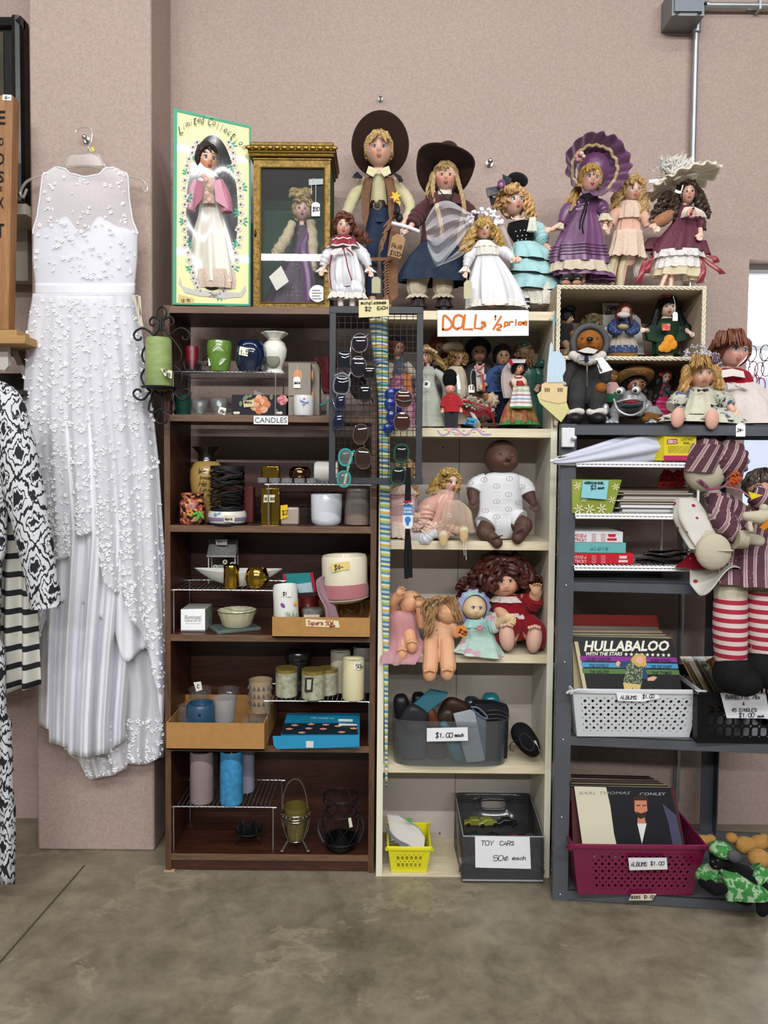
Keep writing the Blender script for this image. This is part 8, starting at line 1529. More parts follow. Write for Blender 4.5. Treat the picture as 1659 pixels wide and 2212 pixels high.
for q,rr_ in enumerate((.05,.057)):g.tube([c+M@V((rr_*cos(a),rr_*sin(a),.001+q*.003))for a in[j*pi/20 for j in range(40)]],.0011,5,closed=True)
obj('painted_ring',g,mat('#2a1a12'),ht);g=G();ptext(g,'MEX',1361,803,20,6,Y-.069);g.mi=1;ptext(g,'ICO',1387,803,20,6,Y-.069);obj('lettering',g,[mat('#2a1c14'),mat('#b5502a')],ht);garment(r,Y,[(1370,850,14),(1370,870,26),(1370,900,30)],CLOTH('#8f9a7a'))
Y=2.47;b=fy(K2,Y);sv=mat('#a3a5a8',.28,.45);r=thing('silver_frog','shiny silver frog figure with wide open red-lined mouth and bulging white eyes','figurine',P(1362,b,Y))
g=G();ball(g,1364,868,34,Y,.02,.9,.75);chain(g,[(1340,880,.02,18),(1325,892,.02,12),(1330,905,-.01,7)],Y);chain(g,[(1392,880,.02,18),(1404,895,.02,12),(1398,905,-.01,7)],Y);ball(g,1341,845,10,Y,-.02);ball(g,1375,843,10,Y,-.02)
for(x,sg)in((1330,-1),(1398,1)):
 for q in(-1,0,1):chain(g,[(x,900,-.01,4),(x+sg*6+q*9,911,-.03,3.5)],Y);ball(g,x+sg*8+q*10,912,5,Y,-.03,1,.7)
ball(g,1308,884,8,Y,.0,1,1.6);ball(g,1304,906,11,Y,0,1,.7);me_=remesh(g,.0018,3);from_me(me_,'body',sv,r)
g=G();g.ell(P(1362,872,Y-.022),(.046,.03,.016),26,10,MR(-.05,3,'Y'));obj('mouth',g,mat('#5c5e62',.3,.5),r);g=G();g.ell(P(1362,868,Y-.045),(.026,.012,.005),20,8);obj('tongue',g,mat('#b01c3c',.4),r);g=G();g.tube(pp([(1326,862,-.03),(1336,886,-.055),(1362,897,-.062),(1388,886,-.055),(1392,866,-.035)],Y),.0036,8);g.tube(pp([(1334,868,-.045),(1362,862,-.06),(1392,866,-.04)],Y),.003,8);obj('lip_rim',g,sv,r)
for(x,y)in((1338,845),(1373,843)):g=G();ball(g,x,y,8.6,Y,-.026,.9,.9);g.mi=1;ball(g,x-1,y+1,4.2,Y,-.043,.4,.9);obj('eye',g,[mat('#cfcfcb',.3),mat('#0c0c0e',.2)],r)
Y=2.57;H=Head(1435,815,11,13,Y,yaw=12)
r=doll('rag_doll','colourful embroidered folk doll in a pink and black outfit, between frog and tiara doll','doll',H,Y,(1432,fy(K2,Y)),[[(1433,826,0,5),(1430,840,0,12),(1424,870,0,14)]],skin='#bd9a84',eye='#1a1414',bl=.1,lips='#9c2030');g=G();cap(g,H,.2,.66,.76,-.3);obj('red_headscarf',g,pattern('spots',['#8a1820','#a83028','#3c0f12'],130),r);g=G();lock(g,P(1426,815,Y-.01),P(1412,870,Y-.03),.012,.002,3);obj('hair',g,mat('#0c0c0e',.5),r)
garment(r,Y,[(1432,826,10),(1431,838,18),(1428,858,18)],pattern('spots',['#12121a','#8a1428','#1f5c30','#12121a','#27346e'],130),'blouse');garment(r,Y,[(1428,855,18),(1424,880,25),(1420,905,28)],pattern('stripe',['#b01a5c','#8a1030','#c43c7c','#a01838'],40),'skirt')
Y=2.46;r=thing('toy_animal','small tawny plush animal lying at the feet of the silver frog','soft toy',P(1405,fy(K2,Y),Y));g=G();ball(g,1402,901,14,Y,0,1,.8);ball(g,1394,906,9,Y,-.02,1,.8);ball(g,1416,903,10,Y,-.0,1,1);ball(g,1392,893,4,Y,-.01);from_me(remesh(g,.002,2),'body',mat('#6d4722',.9,bump=.8,bscale=300),r);g=G();loft(g,[(1404,878,16,0,.02),(1406,896,26,0,.02)],Y,7,.04,.1,.5);obj('grey_cloth',g,CLOTH('#7f8684'),r)
# tiara doll
Y=2.44;b=917;H=Head(1513,812,24,27,Y,yaw=-3)
r=doll('porcelain_doll','pouting blond doll with a silver tiara seated in a cream and navy floral dress','doll',H,Y,(1515,b),[[(1513,836,0,10),(1515,850,0,28),(1515,890,0,34)],[(1545,855,0,10),(1570,870,-.03,9),(1580,882,-.05,8)],[(1480,895,-.02,14),(1464,900,-.07,12),(1464,908,-.09,10)],[(1545,895,-.02,14),(1537,900,-.07,12),(1538,910,-.09,11)]],[(1584,886,-.055,50,7)],eye='#4a5a70',skin='#cf9f88',mouth='frown',lips='#a8604c',brow=None,eyer=.15,blush='#c98068',ez=.12)
for(x,y)in((1464,902),(1538,906)):g=G();g.ell(P(x,y,Y-.125),(.021,.012,.031),18,12,MR(radians(8 if x<1500 else 3),3,'Y'));obj('foot',g,mat('#c79a8a',.5),r)
g=G();cap(g,H,.16,.66,.72,-.34,wave=.03);locks(g,Y,[(1486,790,1474,850,5,7,14,6,3,1.6,-.015),(1542,790,1556,840,5,8,14,6,3,1.6,-.015),(1513,768,1513,790,15,23,60,1.8,.4,.4,-.06)],5);obj('hair',g,hairm('#a9824a'),r)
g=G();R_=random.Random(4)
for k in range(60):t=R_.random()*pi;c=P(1506+26*cos(t),768-14*sin(t)*R_.uniform(.2,1.6),Y-.03);c2=c+V((R_.uniform(-.008,.008),R_.uniform(-.005,.005),R_.uniform(-.008,.01)));g.tube([c,c2],.0016,5);g.ell(c2,.003,7,5)
obj('tiara',g,mat('#d2d6de',.15,.5),r)
flo=pattern('blotch',['#1c2440','#a7a594','#b5b3a2','#aeb0a0','#4a5470'],26,.8,thr=.24);g=G();loft(g,[(1513,836,16),(1514,848,34),(1515,870,38),(1515,890,56,0,-.03),(1515,908,84,4,-.03)],Y,11,.02,.09,.6);ptube(g,[(1543,850,0,14),(1562,864,-.02,18),(1576,878,-.04,13)],Y,wr=.08);ptube(g,[(1484,850,0,14),(1466,864,-.02,18),(1450,880,-.04,13)],Y,wr=.08);dr=obj('dress',g,flo,r)
g=G();g.grid(lambda u,v:P(1515+(u-.5)*(46+34*v),846+48*v,Y-.052-.045*v+.03*(2*u-1)**2+.002*sin(u*20)),24,12);o=obj('apron',g,CLOTH('#bab8a2'),r);solid(o,.001);g=G();loft(g,[(1515,900,80,4,-.03),(1515,914,88,4,-.03)],Y,26,.02,.05,.6);obj('ruffle',g,CLOTH('#bdbba8'),dr)
g=G()
for(x,y)in((1472,874),(1545,876),(1516,843)):quad(g,[(x-9,y-3),(x,y),(x-8,y+4)],Y-.075,.004);quad(g,[(x+9,y-3),(x,y),(x+8,y+4)],Y-.075,.004)
obj('navy_bow',g,mat('#161d36',.5),dr)
tagcard('white price tag hanging over the rack edge below the tiara doll',1590,1610,915,943,2.26,'24-',[(1585,890),(1596,898),(1600,917)],h=7)
# red haired doll right
Y=2.55;H=Head(1583,760,31,34,Y,yaw=4,roll=8)
r=doll('porcelain_doll','big blue-eyed doll with copper hair, red bodice and long white skirt by the window','doll',H,Y,(1590,917),[[(1580,790,0,12),(1580,806,0,22),(1595,850,0,30),(1600,890,0,32)],[(1600,895,-.02,16),(1650,900,-.06,14),(1664,902,-.07,13)],[(1610,815,0,12),(1640,850,0,10)]],eye='#3a6a94',eyer=.17,skin='#d9aa9a',lips='#b8584a',brow='#8a5a40',ez=.04)
g=G();cap(g,H,.16,.7,.7,-.36,wave=.03,low=-.7);locks(g,Y,[(1562,716,1558,744,12,14,44,2.2,.6,.5,-.055),(1590,712,1596,742,18,21,60,2.2,.6,.5,-.07),(1548,735,1540,775,6,8,12,5,4,1.5,0),(1612,735,1614,760,4,5,8,5,3,1,-.02)],6);obj('hair',g,hairm('#74402a'),r)
g=G();loft(g,[(1580,796,20),(1584,806,36),(1592,830,38)],Y,4,.0,.03,.62);dr=obj('red_bodice',g,VELV('#8f0f22'),r);g=G();loft(g,[(1590,822,34),(1605,850,58,0,-.01),(1614,880,76,0,-.02),(1614,916,86,0,-.03)],Y,9,.02,.06,.55);obj('white_skirt',g,CLOTH('#c9bfb8'),r);g=G();quad(g,[(1558,800,-.05),(1582,796,-.06),(1606,802,-.05),(1610,816,-.05),(1584,812,-.068),(1560,816,-.055)],Y,.005);obj('lace_collar',g,lace('#d6cdc8',300,.85),r);g=G();quad(g,[(1570,826),(1592,834),(1572,842)],Y-.07,.006);quad(g,[(1616,826),(1594,834),(1616,842)],Y-.07,.006);ball(g,1593,833,4,Y,-.075);obj('white_bow',g,SATIN('#cfc8c6'),r)
g=G();R_=random.Random(14);locks(g,2.52,[(1545,765,1556,830,8,8,26,2,3,3,0)],3);obj('tinsel_garland',g,mat('#9a8a92',.2,.7),label='thin silver tinsel strand between the tiara doll and copper-haired doll',cat='garland',kind='stuff')
# eyeglasses on a spinner in the window
fr=lambda g,cx,cy,rx,ry,Y,r,rot=0.,n=26,e=2.:g.tube([P(cx,cy,Y)+V((S(Y)*(rx*cos(rot)*c_-ry*sin(rot)*s_),0,-S(Y)*(rx*sin(rot)*c_+ry*cos(rot)*s_)))for c_,s_ in[((abs(cos(a))**(2/e))*(1 if cos(a)>0 else-1),(abs(sin(a))**(2/e))*(1 if sin(a)>0 else-1))for a in[j*2*pi/n for j in range(n)]]],r,7,closed=True)
for i,(x,y,c_,lab)in enumerate(((1624,764,'#5c2a4a','purple'),(1640,800,'#8a2a4a','magenta'),(1652,762,'#2a2a34','black'),(1630,826,'#8c3a5c','pink'))):
 g=G();fr(g,x,y,10,17,2.74,.0018,.15);fr(g,x+3,y+34,10,17,2.74,.0018,.1);g.tube(pp([(x+1,y+16),(x+2,y+19)],2.74,smooth=False),.002,6);g.tube(pp([(x-9,y-8,0),(x-6,y+10,.06),(x-4,y+30,.12)],2.74),.002,6);obj('eyeglasses',g,mat(c_,.4),label='%s rimmed reading glasses hanging in front of the window'%lab,cat='glasses')
# -- bay under the top board
r=thing('white_umbrella','furled white umbrella lying on its side with its tip sticking out left','umbrella',P(1290,1003,2.40));g=G();Y=2.37;c=pp([(1196,996,-.02),(1230,992,-.01),(1290,982,0),(1350,972,.02),(1420,962,.04),(1500,950,.08)],Y,5);n=len(c)
g.grid(lambda u,v:c[int(round(v*(n-1)))]+V((.0,cos(2*pi*u),sin(2*pi*u)))*((.008+.040*min(1,v*1.5)**1.1)*(1+.1*sin(7*2*pi*u+5*v))),60,n,True,True);obj('canopy',g,mat('#b9bccb',.6,sheen=.2),r);g=G();g.tube(pp([(1188,996,-.02),(1204,995,-.02)],Y,smooth=False),.005,10);obj('tip',g,mat('#cfd2d6',.3),r);card('price_tag','small pale handwritten label on the white umbrella tip','price tag',[(1203,985),(1234,984),(1230,992),(1206,990)],2.345,'#b8b79c',[('umbrella',1206,989,3.5,0)],.8)
g=G();q=[P(1402,997,2.37),P(1434,995,2.345),P(1503,995,2.345)];h=P(1434,939,2.345).z-q[1].z;d=V((.02,.08,0));b4=[q[1],q[2],q[2]+d,q[1]+V((-.035,.05,0))];b4[3]=V((q[0].x,q[0].y+.03,q[1].z));g.add(b4+[v+V((0,0,h))for v in b4],[(0,3,2,1),(4,5,6,7),(0,1,5,4),(1,2,6,5),(2,3,7,6),(3,0,4,7)]);rb=obj('reel_box',g,mat('#c9b92e',.4),label='yellow and magenta ZEBCO casting reel carton on the white wire shelf',cat='box')
g=G();Yz=2.343;quad(g,[(1434,984),(1503,984),(1503,995),(1434,995)],Yz,.001);quad(g,[(1441,949),(1463,948),(1464,958),(1441,959)],Yz,.001);g.mi=1;ptext(g,'CASTING',1484,949,26,5,Yz);ptext(g,'REEL',1484,957,14,5,Yz);[ptext(g,'GUARANTEED NOT TO BACKLASH OR SNARL'[k:k+24],1470,965+k*2,54,2.2,Yz)for k in range(0,8,2)];g.mi=2;ptext(g,'ZEBCO',1452,954,20,7,Yz-.001,.02);obj('box_print',g,[mat('#a02850',.5),mat('#2a2a20'),mat('#e0dcd0')],rb)
wr=thing('wire_shelf','white coated wire organiser shelf with three tiers inside the steel rack','wire shelf',P(1370,1232,2.40));Yw=2.35
zs=[P(1370,y,Yw).z for y in(1001,1113,1225)];xl,xr=gx0+.045,P(1507,1110,Yw).x
for z in zs:
 g=G();g.tube([(xl,Yw,z),(xr,Yw,z)],.0038,8);g.tube([(xl,Yw,z-.009),(xr,Yw,z-.009)],.0035,8);g.tube([(xl,Yw+.3,z),(xr,Yw+.3,z)],.003,8)
 for i in range(30):x=xl+(xr-xl)*i/29;g.tube([(x,Yw-.002,z-.006),(x,Yw,z+.004),(x,Yw+.3,z+.004)],.0016,5)
 obj('wire_tier',g,whitew,wr)
for yy in(Yw,Yw+.3):g=G();g.tube([(xr,yy,zs[2]-.0),(xr,yy,zs[0]+.03),(xr-.01,yy,zs[0]+.034)],.004,8);obj('upright',g,whitew,wr)
g=G();g.tube([(xr,Yw,zs[0]+.03),(xr,Yw+.3,zs[0]+.03)],.003,6);g.tube([(xr,Yw,zs[1]),(xr,Yw+.3,zs[1]-.0)],.003,6);obj('cross_wire',g,whitew,wr)
Y=2.36;g=G();z0=zs[1]+.006;X=lambda px:P(px,1075,Y).x;zt=P(1290,1036,Y).z;a4=[(X(1237),Y,z0),(X(1322),Y,z0),(X(1322),Y+.15,z0),(X(1237),Y+.15,z0)];b4=[(X(1236),Y-.004,zt),(X(1340),Y-.004,zt),(X(1340),Y+.16,zt),(X(1236),Y+.16,zt)];g.add(a4+b4,[(0,3,2,1),(0,1,5,4),(1,2,6,5),(2,3,7,6),(3,0,4,7)]);gb_=obj('fabric_bin',g,mat('#7f8a3a',.8),label='lime green fabric bin printed with cream flowers',cat='bin');solid(gb_,.004)
g=G()
for(x,y,s0)in((1250,1100,12),(1274,1100,12),(1300,1099,12),(1248,1050,10),(1330,1052,9),(1322,1080,9),(1262,1078,8)):
 for k in range(6):a=k*pi/3+.2;g.ell(P(x+s0*.55*cos(a),y+s0*.55*sin(a),Y-.005),(s0*.5*S(Y),.0006,s0*.16*S(Y)),8,4,MR(a,3,'Y'))
obj('printed_flower',g,mat('#c2bf90'),gb_);card('price_sign','light blue sticky note reading AMERICAN GIRL $3 each on the green bin','sign',[(1259,1038),(1315,1038),(1310,1079),(1255,1075)],Y-.012,'#7fb9c4',[('AMERICAN GIRL',1262,1045,4.5,.02,.6),('$3',1276,1057,8,0),('each',1291,1056,5,0)],1.3)
R_=random.Random(5);z=zs[1]+.006;cols=['#9a9790','#3a2a28','#8f8a84','#b5b2b0','#7a6a5c','#a5a09a','#2c2626','#b5aea0','#8c7d6c','#afacaa']
for k in range(17):
 t=.0085 if k in(1,3)else .0038;x0_=P(1337+R_.uniform(-8,10),1090,2.37).x;x1_=P(1492+R_.uniform(-10,6),1090,2.37).x;g=G();g.bb((x0_,2.365+R_.uniform(0,.012),z),(x1_,2.58,z+t*.94));z+=t;obj('magazine',g,mat(cols[k%10]if t<.005 else '#c9c9cc',.5),label='magazine or booklet in the flat stack right of the lime green bin',cat='magazine',group='magazines stacked on the middle wire tier')
z=zs[2]+.006
for(x1_,h,col,lab,tx,ic)in((1369,24,'#b01c2a','flat red HOUSE of TRICKY carton at the bottom of the pile','HOUSE TRICKY','#d8b0b4'),(1352,23,'#5f9ea0','flat turquoise carton in the middle of the pile of three',None,'#3c7f8a'),(1345,24,'#c5c6c8','flat white carton with red print on top of the pile of three','HOUSE TRICKY','#b01c2a')):
 hh=h*S(2.37);g=G();Xa,Xb=gx0+.048,P(x1_,1190,2.37).x;g.bb((Xa,2.37,z),(Xb,2.58,z+hh*.97));o=obj('carton',g,mat(col,.45),label=lab,cat='box');bevel(o,.001);g=G();yp=fy(z+hh/2,2.37)+5;w_=x1_-1237
 if tx:
  ptext(g,'HOUSE of',1254,yp-4,26,7,2.3685,.01,.06);ptext(g,'TRICKY',1254,yp+5,26,7,2.3685,.01,.06)
  for j in range(2):
   for i in range(5):quad(g,[(1278+j*20,yp-7+i*3.6),(1288+j*20,yp-7+i*3.6),(1288+j*20,yp-6.2+i*3.6),(1278+j*20,yp-6.2+i*3.6)],2.369,.0004)
  quad(g,[(x1_-32,yp-7),(x1_-14,yp-7),(x1_-16,yp-1),(x1_-30,yp-1)],2.369,.0004);quad(g,[(x1_-33,yp+2),(x1_-13,yp+2),(x1_-13,yp+7),(x1_-33,yp+7)],2.369,.0004)
 else:hand(g,'alois',1275,yp+4,8,2.3685,.8,1.4)
 obj('printing',g,mat(ic,.5),o);z+=hh
g=G()
for k,(x0_,y0_)in enumerate(((1380,1222),(1372,1214),(1390,1205),(1400,1198))):g.grid(lambda u,v:P(x0_+(1490-x0_)*u,y0_-3*k-3*sin(u*6+k),2.37+.18*v)+V((0,0,.004*sin(9*v+5*u))),16,10)
o=obj('plastic_sleeve',g,mat('#15161a',.15,coat=.8),label='glossy black plastic sleeves slumped beside the flat cartons',cat='packaging');solid(o,.002)
g=G();pbox(g,1238,1430,1232,1254,2.44,2.7);obj('storage_box',g,mat('#0d0e10',.6),label='black flat case under the lowest wire tier',cat='box')
g=G();R_=random.Random(2)
for k in range(30):lock(g,P(1438+R_.uniform(-6,40),1020+R_.uniform(-5,14),2.50),P(1430+R_.uniform(-6,50),1050+R_.uniform(-8,8),2.47),.006,.008,2)
obj('yarn_wig',g,hairm('#8a1018',.9),label='tangle of bright red yarn hair behind the top wire tier',cat='doll hair')
# -- the two big rag dolls
stripe=NT('calico');sx=stripe.n('ShaderNodeSeparateXYZ');stripe.l(stripe.co('Object',(36,36,36),(0,radians(-28),0)),sx.inputs[0]);f_=stripe.n('ShaderNodeMath',operation='FRACT');stripe.l(sx.outputs[0],f_.inputs[0]);v_=stripe.n('ShaderNodeTexVoronoi',Scale=75);v_.inputs['Randomness'].default_value=.4;stripe.l(stripe.co(),v_.inputs[0]);base=stripe.ramp(f_.outputs[0],[(0,'#4c2a36'),(.55,'#4c2a36'),(.56,'#b3a29c'),(.62,'#8a6c70'),(.82,'#b3a29c'),(.9,'#4c2a36')],'CONSTANT');dt=stripe.ramp(v_.outputs['Distance'],[(0,'#ffffff'),(.14,'#000000')],'CONSTANT');stripe.l(stripe.mix(dt,base,'#a8707c'),stripe.b.inputs[0]);stripe.b.inputs['Roughness'].default_value=.9;CAL=stripe.m
dotm=pattern('dots',['#b9b5ac','#8f1a2c'],26,.9,thr=.17);musl=mat('#b0a894',.9,bump=.2,bscale=300)
Y=2.36;r=thing('rag_doll','huge rag doll in a maroon calico dress and mob cap with red striped stockings','rag doll',P(1600,1256,Y+.05))
g=G();g.ell(P(1522,1020,Y),(.062,.05,.062),26,18);chain(g,[(1535,1060,0,16),(1545,1080,0,22),(1590,1140,.02,30),(1620,1200,.03,34)],Y);chain(g,[(1560,1085,0,20),(1556,1115,-.04,20),(1590,1155,-.11,16),(1640,1168,-.12,12)],Y);chain(g,[(1640,1080,0,22),(1690,1120,-.03,22)],Y);chain(g,[(1590,1240,-.05,36),(1578,1270,-.09,34),(1576,1360,-.11,31),(1577,1420,-.11,30)],Y);chain(g,[(1655,1240,-.05,36),(1650,1270,-.09,34),(1648,1360,-.11,33),(1650,1410,-.11,32)],Y);from_me(remesh(g,.0035,4),'body',musl,r)
def gfn(cx,cy,a,b,dep,Yc,pl,amp,rot=0.,tw=0):
 c=P(cx,cy,Yc);M=MR(rot,3,'Y')
 return lambda u,v:c+M@V((a*S(Yc)*cos(pi*(v-.5))*cos(2*pi*u)*(1+amp*sin(pl*2*pi*u+tw*v)),-dep*sin(pi*(v-.5)),b*S(Yc)*cos(pi*(v-.5))*sin(2*pi*u)*(1+amp*sin(pl*2*pi*u+tw*v))))
g=G();g.grid(gfn(1575,995,40,44,.05,Y-.01,14,.06,0,3),90,20,True);g.grid(gfn(1530,965,34,20,.05,Y+.01,9,.06,.2),70,14,True);g.grid(lambda u,v:P(1520+40*(u-.5)*1.9,985+6*u,Y)+MR(.5,3,'Y')@V((.02*(v-.5),-.062*cos((u-.5)*2.6),.085*(.45-v))),24,12);mc=obj('mob_cap',g,CAL,r)
g=G();g.tube(pp([(1505,1038,-.06),(1530,1056,-.066),(1560,1052,-.055),(1578,1036,-.04)],Y),.0038,8,flat=.4);g.tube(pp([(1520,1050,-.06),(1512,1036,-.08),(1530,1052,-.07)],Y),.003,6);g.tube(pp([(1560,1050,-.05),(1600,1060,-.06),(1625,1078,-.07)],Y),.0028,6,flat=.4);obj('cap_ribbon',g,SATIN('#7a3c5a'),r);g=G();R_=random.Random(3)
for k in range(12):c=P(1588+R_.uniform(-8,10),1035+R_.uniform(-12,14),Y-.055);g.tube([c+V((.007*cos(q),.002*q,.007*sin(q)))for q in[j*.8 for j in range(8)]],.003,6)
obj('orange_yarn_curl',g,mat('#a84a22',.9),r)
g=G();loft(g,[(1545,1064,26),(1572,1090,46,8),(1600,1140,56,12),(1625,1180,66,10),(1630,1215,88,4,-.03),(1632,1262,84,4,-.1)],Y,9,.01,.07,.6,dy=-.01);dd_=obj('dress',g,CAL,r)
g=G();ptube(g,[(1562,1082,-.03,24),(1556,1112,-.05,26),(1578,1142,-.10,24),(1598,1158,-.13,20)],Y,wr=.06);obj('sleeve',g,CAL,r);g=G();ptube(g,[(1625,1068,-.03,20),(1660,1085,-.04,26),(1700,1110,-.04,24)],Y,wr=.06);obj('sleeve',g,CAL,r);g=G();ptube(g,[(1588,1163,-.13,22),(1612,1166,-.13,19)],Y,wr=.05);obj('lace_cuff',g,lace('#a8a08a',260,.85),r)
ss=pattern('stripe',[(0,'#c6b3b2'),(.5,'#96142c')],38,.8)
for(x,y0,y1)in((1578,1298,1424),(1650,1284,1415)):g=G();ptube(g,[(x,y0-4,-.102,33),(x-1,(y0+y1)/2,-.11,34),(x+1,y1+10,-.11,31)],Y,n=22);obj('striped_stocking',g,ss,r)
for(x,y,dx)in((1584,1462,6),(1650,1450,6)):g=G();ball(g,x,y-6,42,Y,-.125,1.,.98);ball(g,x+dx+14,y+8,40,Y,-.135,1,.8);from_me(remesh(g,.003,12),'black_boot',mat('#0d0d10',.85),r)
# dotted doll seen sole-on
r=thing('rag_doll','cream rag doll in a white dress with red diamonds, its round sole facing the room','rag doll',P(1530,1256,Y));Y=2.34
g=G();chain(g,[(1490,1090,.03,18),(1502,1140,.0,25),(1534,1186,-.06,34)],Y);ball(g,1541,1192,38,Y,-.11,.45,1.02);from_me(remesh(g,.003,5),'leg',musl,r)
g=G();loft(g,[(1482,1075,22,0,.03),(1496,1120,40,4,.0),(1520,1165,46,10,-.03),(1540,1186,46,0,-.085)],Y,5,.02,.05,.8);obj('bloomer',g,dotm,r)
g=G();g.grid(lambda u,v:P(1490+140*u,1205+4*sin(u*8)+v*(62-40*abs(u-.15)+18*sin(u*7)*v),Y-.0-.05*v-.07*sin(pi*u)*v),40,14);o=obj('dress_hem',g,dotm,r);solid(o,.002);g=G();loft(g,[(1530,1196,40,0,.02),(1520,1225,60,0,.0)],Y,6,.02,.05,.5);obj('red_petticoat',g,mat('#7d0f1e',.9),r)
Y=2.44;H=Head(1648,1050,36,32,Y,yaw=-20,kind='soft');r=doll('baby_doll','large doll head with short grey-brown hair at the right edge, behind the striped rag doll','doll',H,Y,(1650,1250),[[(1650,1080,0,20),(1655,1120,0,50)]],skin='#c29480',bl=.3,vox=.003);g=G();cap(g,H,.1,.75,.7,-.5,wave=.08);obj('hair',g,hairm('#4a4038'),r)
g=G();chain(g,[(1612,1115,0,10),(1640,1118,0,16),(1665,1112,0,14)],2.2);chain(g,[(1618,1125,0,5),(1622,1145,-.01,6)],2.2);ball(g,1650,1098,10,2.2);bu=thing('toy_bunny','small cream cloth animal held in front of the striped rag doll','soft toy',P(1640,1145,2.2));from_me(remesh(g,.002,3),'body',musl,bu);g=G();quad(g,[(1642,1140),(1664,1118),(1672,1130),(1650,1146)],2.175,.006);obj('orange_scarf',g,mat('#b8731c',.7),bu);card('price_tag','yellow triangular price tag tucked in the rag doll arm','price tag',[(1616,1062),(1648,1070),(1624,1079)],2.24,'#cfb81e')
# -- record baskets
def album(lab,pts,Y,col,t=.004,cat='record album',grp=None,lean=0.):g=G();g.poly([P(p[0],p[1],Y+(p[2]if len(p)>2 else 0))for p in pts],(0,t,0));return obj('record_album',g,mat(col,.4,var=.06,vscale=12),label=lab,cat=cat,group=grp)
Yq=2.34;wb_,z_=basket('plastic_basket','white plastic basket with round holes holding record albums, marked ALBUMS $1.00','basket',1236,1512,1494,1590,2.33,.3,zG(1590)+.001,mat('#c2c5c9',.35,coat=.1),14,5,.022,.22,(.06,.94),(.12,.86),.008)
card('price_sign','white ALBUMS $1.00 each strip on the white basket','sign',[(1331,1496),(1422,1501),(1425,1509),(1405,1512),(1390,1516),(1335,1514)],2.324,'#dcdde0',[('ALBUMS',1340,1510,8,.02,.6),('$1.00',1388,1508,8,0,.5)],1.3)
h1=album('black HULLABALOO record album at the front of the white basket',[(1262,1500,-.0),(1475,1500,0),(1452,1380,.05),(1238,1375,.05)],2.355,'#121216')
hp=lambda x,y:P(x,y,2.355+.05*(1500-y)/122)+V((0,-.0012,0))
def hq(g,pts,e=0):g.add([hp(*p)+V((0,-e,0))for p in pts],[tuple(range(len(pts)))])
def htx(g,txt,cx,cy,w,h,b=0.,hpf=None,e=.001): # lettering laid on a leaning sleeve
 q=G();ptext(q,txt,0,0,2,2,1.0,b);k_=1/FPX;o_=P(0,0,1.0);ux,uy=P(1,0,1.0)-o_,P(0,1,1.0)-o_
 vs=[];
 for v in q.v:d=v-o_;a=d.dot(ux)/ux.length_squared;c_=d.dot(uy)/uy.length_squared;vs.append((hpf or hp)(cx+a*w/2,cy+c_*h/2)+V((0,-e,0)))
 g.add(vs,q.f)
g=G();hq(g,[(1238,1375),(1246,1375.2),(1270,1500),(1262,1500)]);obj('spine_edge',g,mat('#b5a888'),h1)
g=G();htx(g,'HULLABALOO',1354,1395,182,23,.035);htx(g,'WITH THE STARS',1304,1412,80,8,.03)
for i in range(9):c=(1352+i*11.5,1413+i*.25);hq(g,[(c[0]+(4.6 if k%2==0 else 2)*sin(k*pi/5),c[1]-(4.6 if k%2==0 else 2)*cos(k*pi/5))for k in range(10)],.001)
obj('title_lettering',g,mat('#d6d2c4',.5),h1)
for i,(c_,t1,t2)in enumerate((('#7a2a80','CHUBBY CHECKER','BOBBY RYDELL'),('#3f86b0','THE DOVELLS','DEE DEE SHARP'),('#4c6e3a','THE ORLONS','THE TYMES'))):
 y=1416.5+i*13.5;x0_=1252+i*2.2;g=G();hq(g,[(x0_,y),(1461+i*2.4,y+3.5),(1463+i*2.4,y+14),(x0_+2,y+10.5)],.0004);g.mi=1;htx(g,t1,1292+i,y+7,54 if i==0 else 42,7,.01,None,.0016);htx(g,t2,1428,y+10,44,7,.01,None,.0016);obj('colour_band',g,[mat(c_,.5),mat('#1c1c2a')],h1)
g=G();g.mi=0;hq(g,[(1362,1424),(1370,1414),(1384,1411),(1394,1416),(1396,1436),(1386,1444),(1366,1436)],.002);g.mi=1;hq(g,[(1372,1420),(1382,1416),(1389,1420),(1389,1430),(1381,1435),(1373,1430)],.003);hq(g,[(1329,1432),(1334,1427),(1340,1430),(1336,1440),(1331,1438)],.002);hq(g,[(1398,1464),(1410,1460),(1419,1462),(1412,1470),(1398,1470)],.002)
g.mi=2;hq(g,[(1336,1430),(1360,1426),(1378,1436),(1392,1436),(1400,1468),(1388,1466),(1382,1452),(1350,1442),(1338,1440)],.0015);g.mi=3;hq(g,[(1352,1438),(1362,1428),(1378,1440),(1388,1438),(1386,1478),(1345,1474)],.0022);g.mi=4;hq(g,[(1345,1474),(1384,1478),(1380,1500),(1370,1500),(1366,1484),(1362,1500),(1350,1500)],.002);obj('cover_figure',g,[mat('#b59a52'),mat('#cf9a84'),mat('#24405e'),pattern('spots',['#3c4a3a','#8a9274','#2c3a30'],300),mat('#c2a86c')],h1)
tops=[('#9a8060',1340),('#8c8074',1342),('#a39c94',1350),('#8f2a20',1331),('#77706a',1356),('#6d5a48',1362),('#8f8878',1366),('#59493c',1370),('#a89a78',1373),('#4c443c',1376),('#8f9a7c',1378),('#a09470',1380)]
k=0
for i,(c_,yt)in enumerate(reversed(tops)):o=.012+i*.016;xr_=1450-i*4;album('record album filed upright behind the black front one in the white basket',[(1240,1500,o+.01),(1470-i*2,1500,o+.01),(xr_,yt-2,o+.045),(1236,yt-4,o+.045)],2.36,c_,.005,grp='albums in the white basket')
bkt,z_=basket('plastic_basket','dark magenta plastic basket with round holes holding record albums on the bottom shelf','basket',1236,1524,1829,1940,2.31,.3,.038,mat('#6d0f3a',.3,coat=.2),15,5,.026,.22,(.14,.93),(.12,.86),.008)
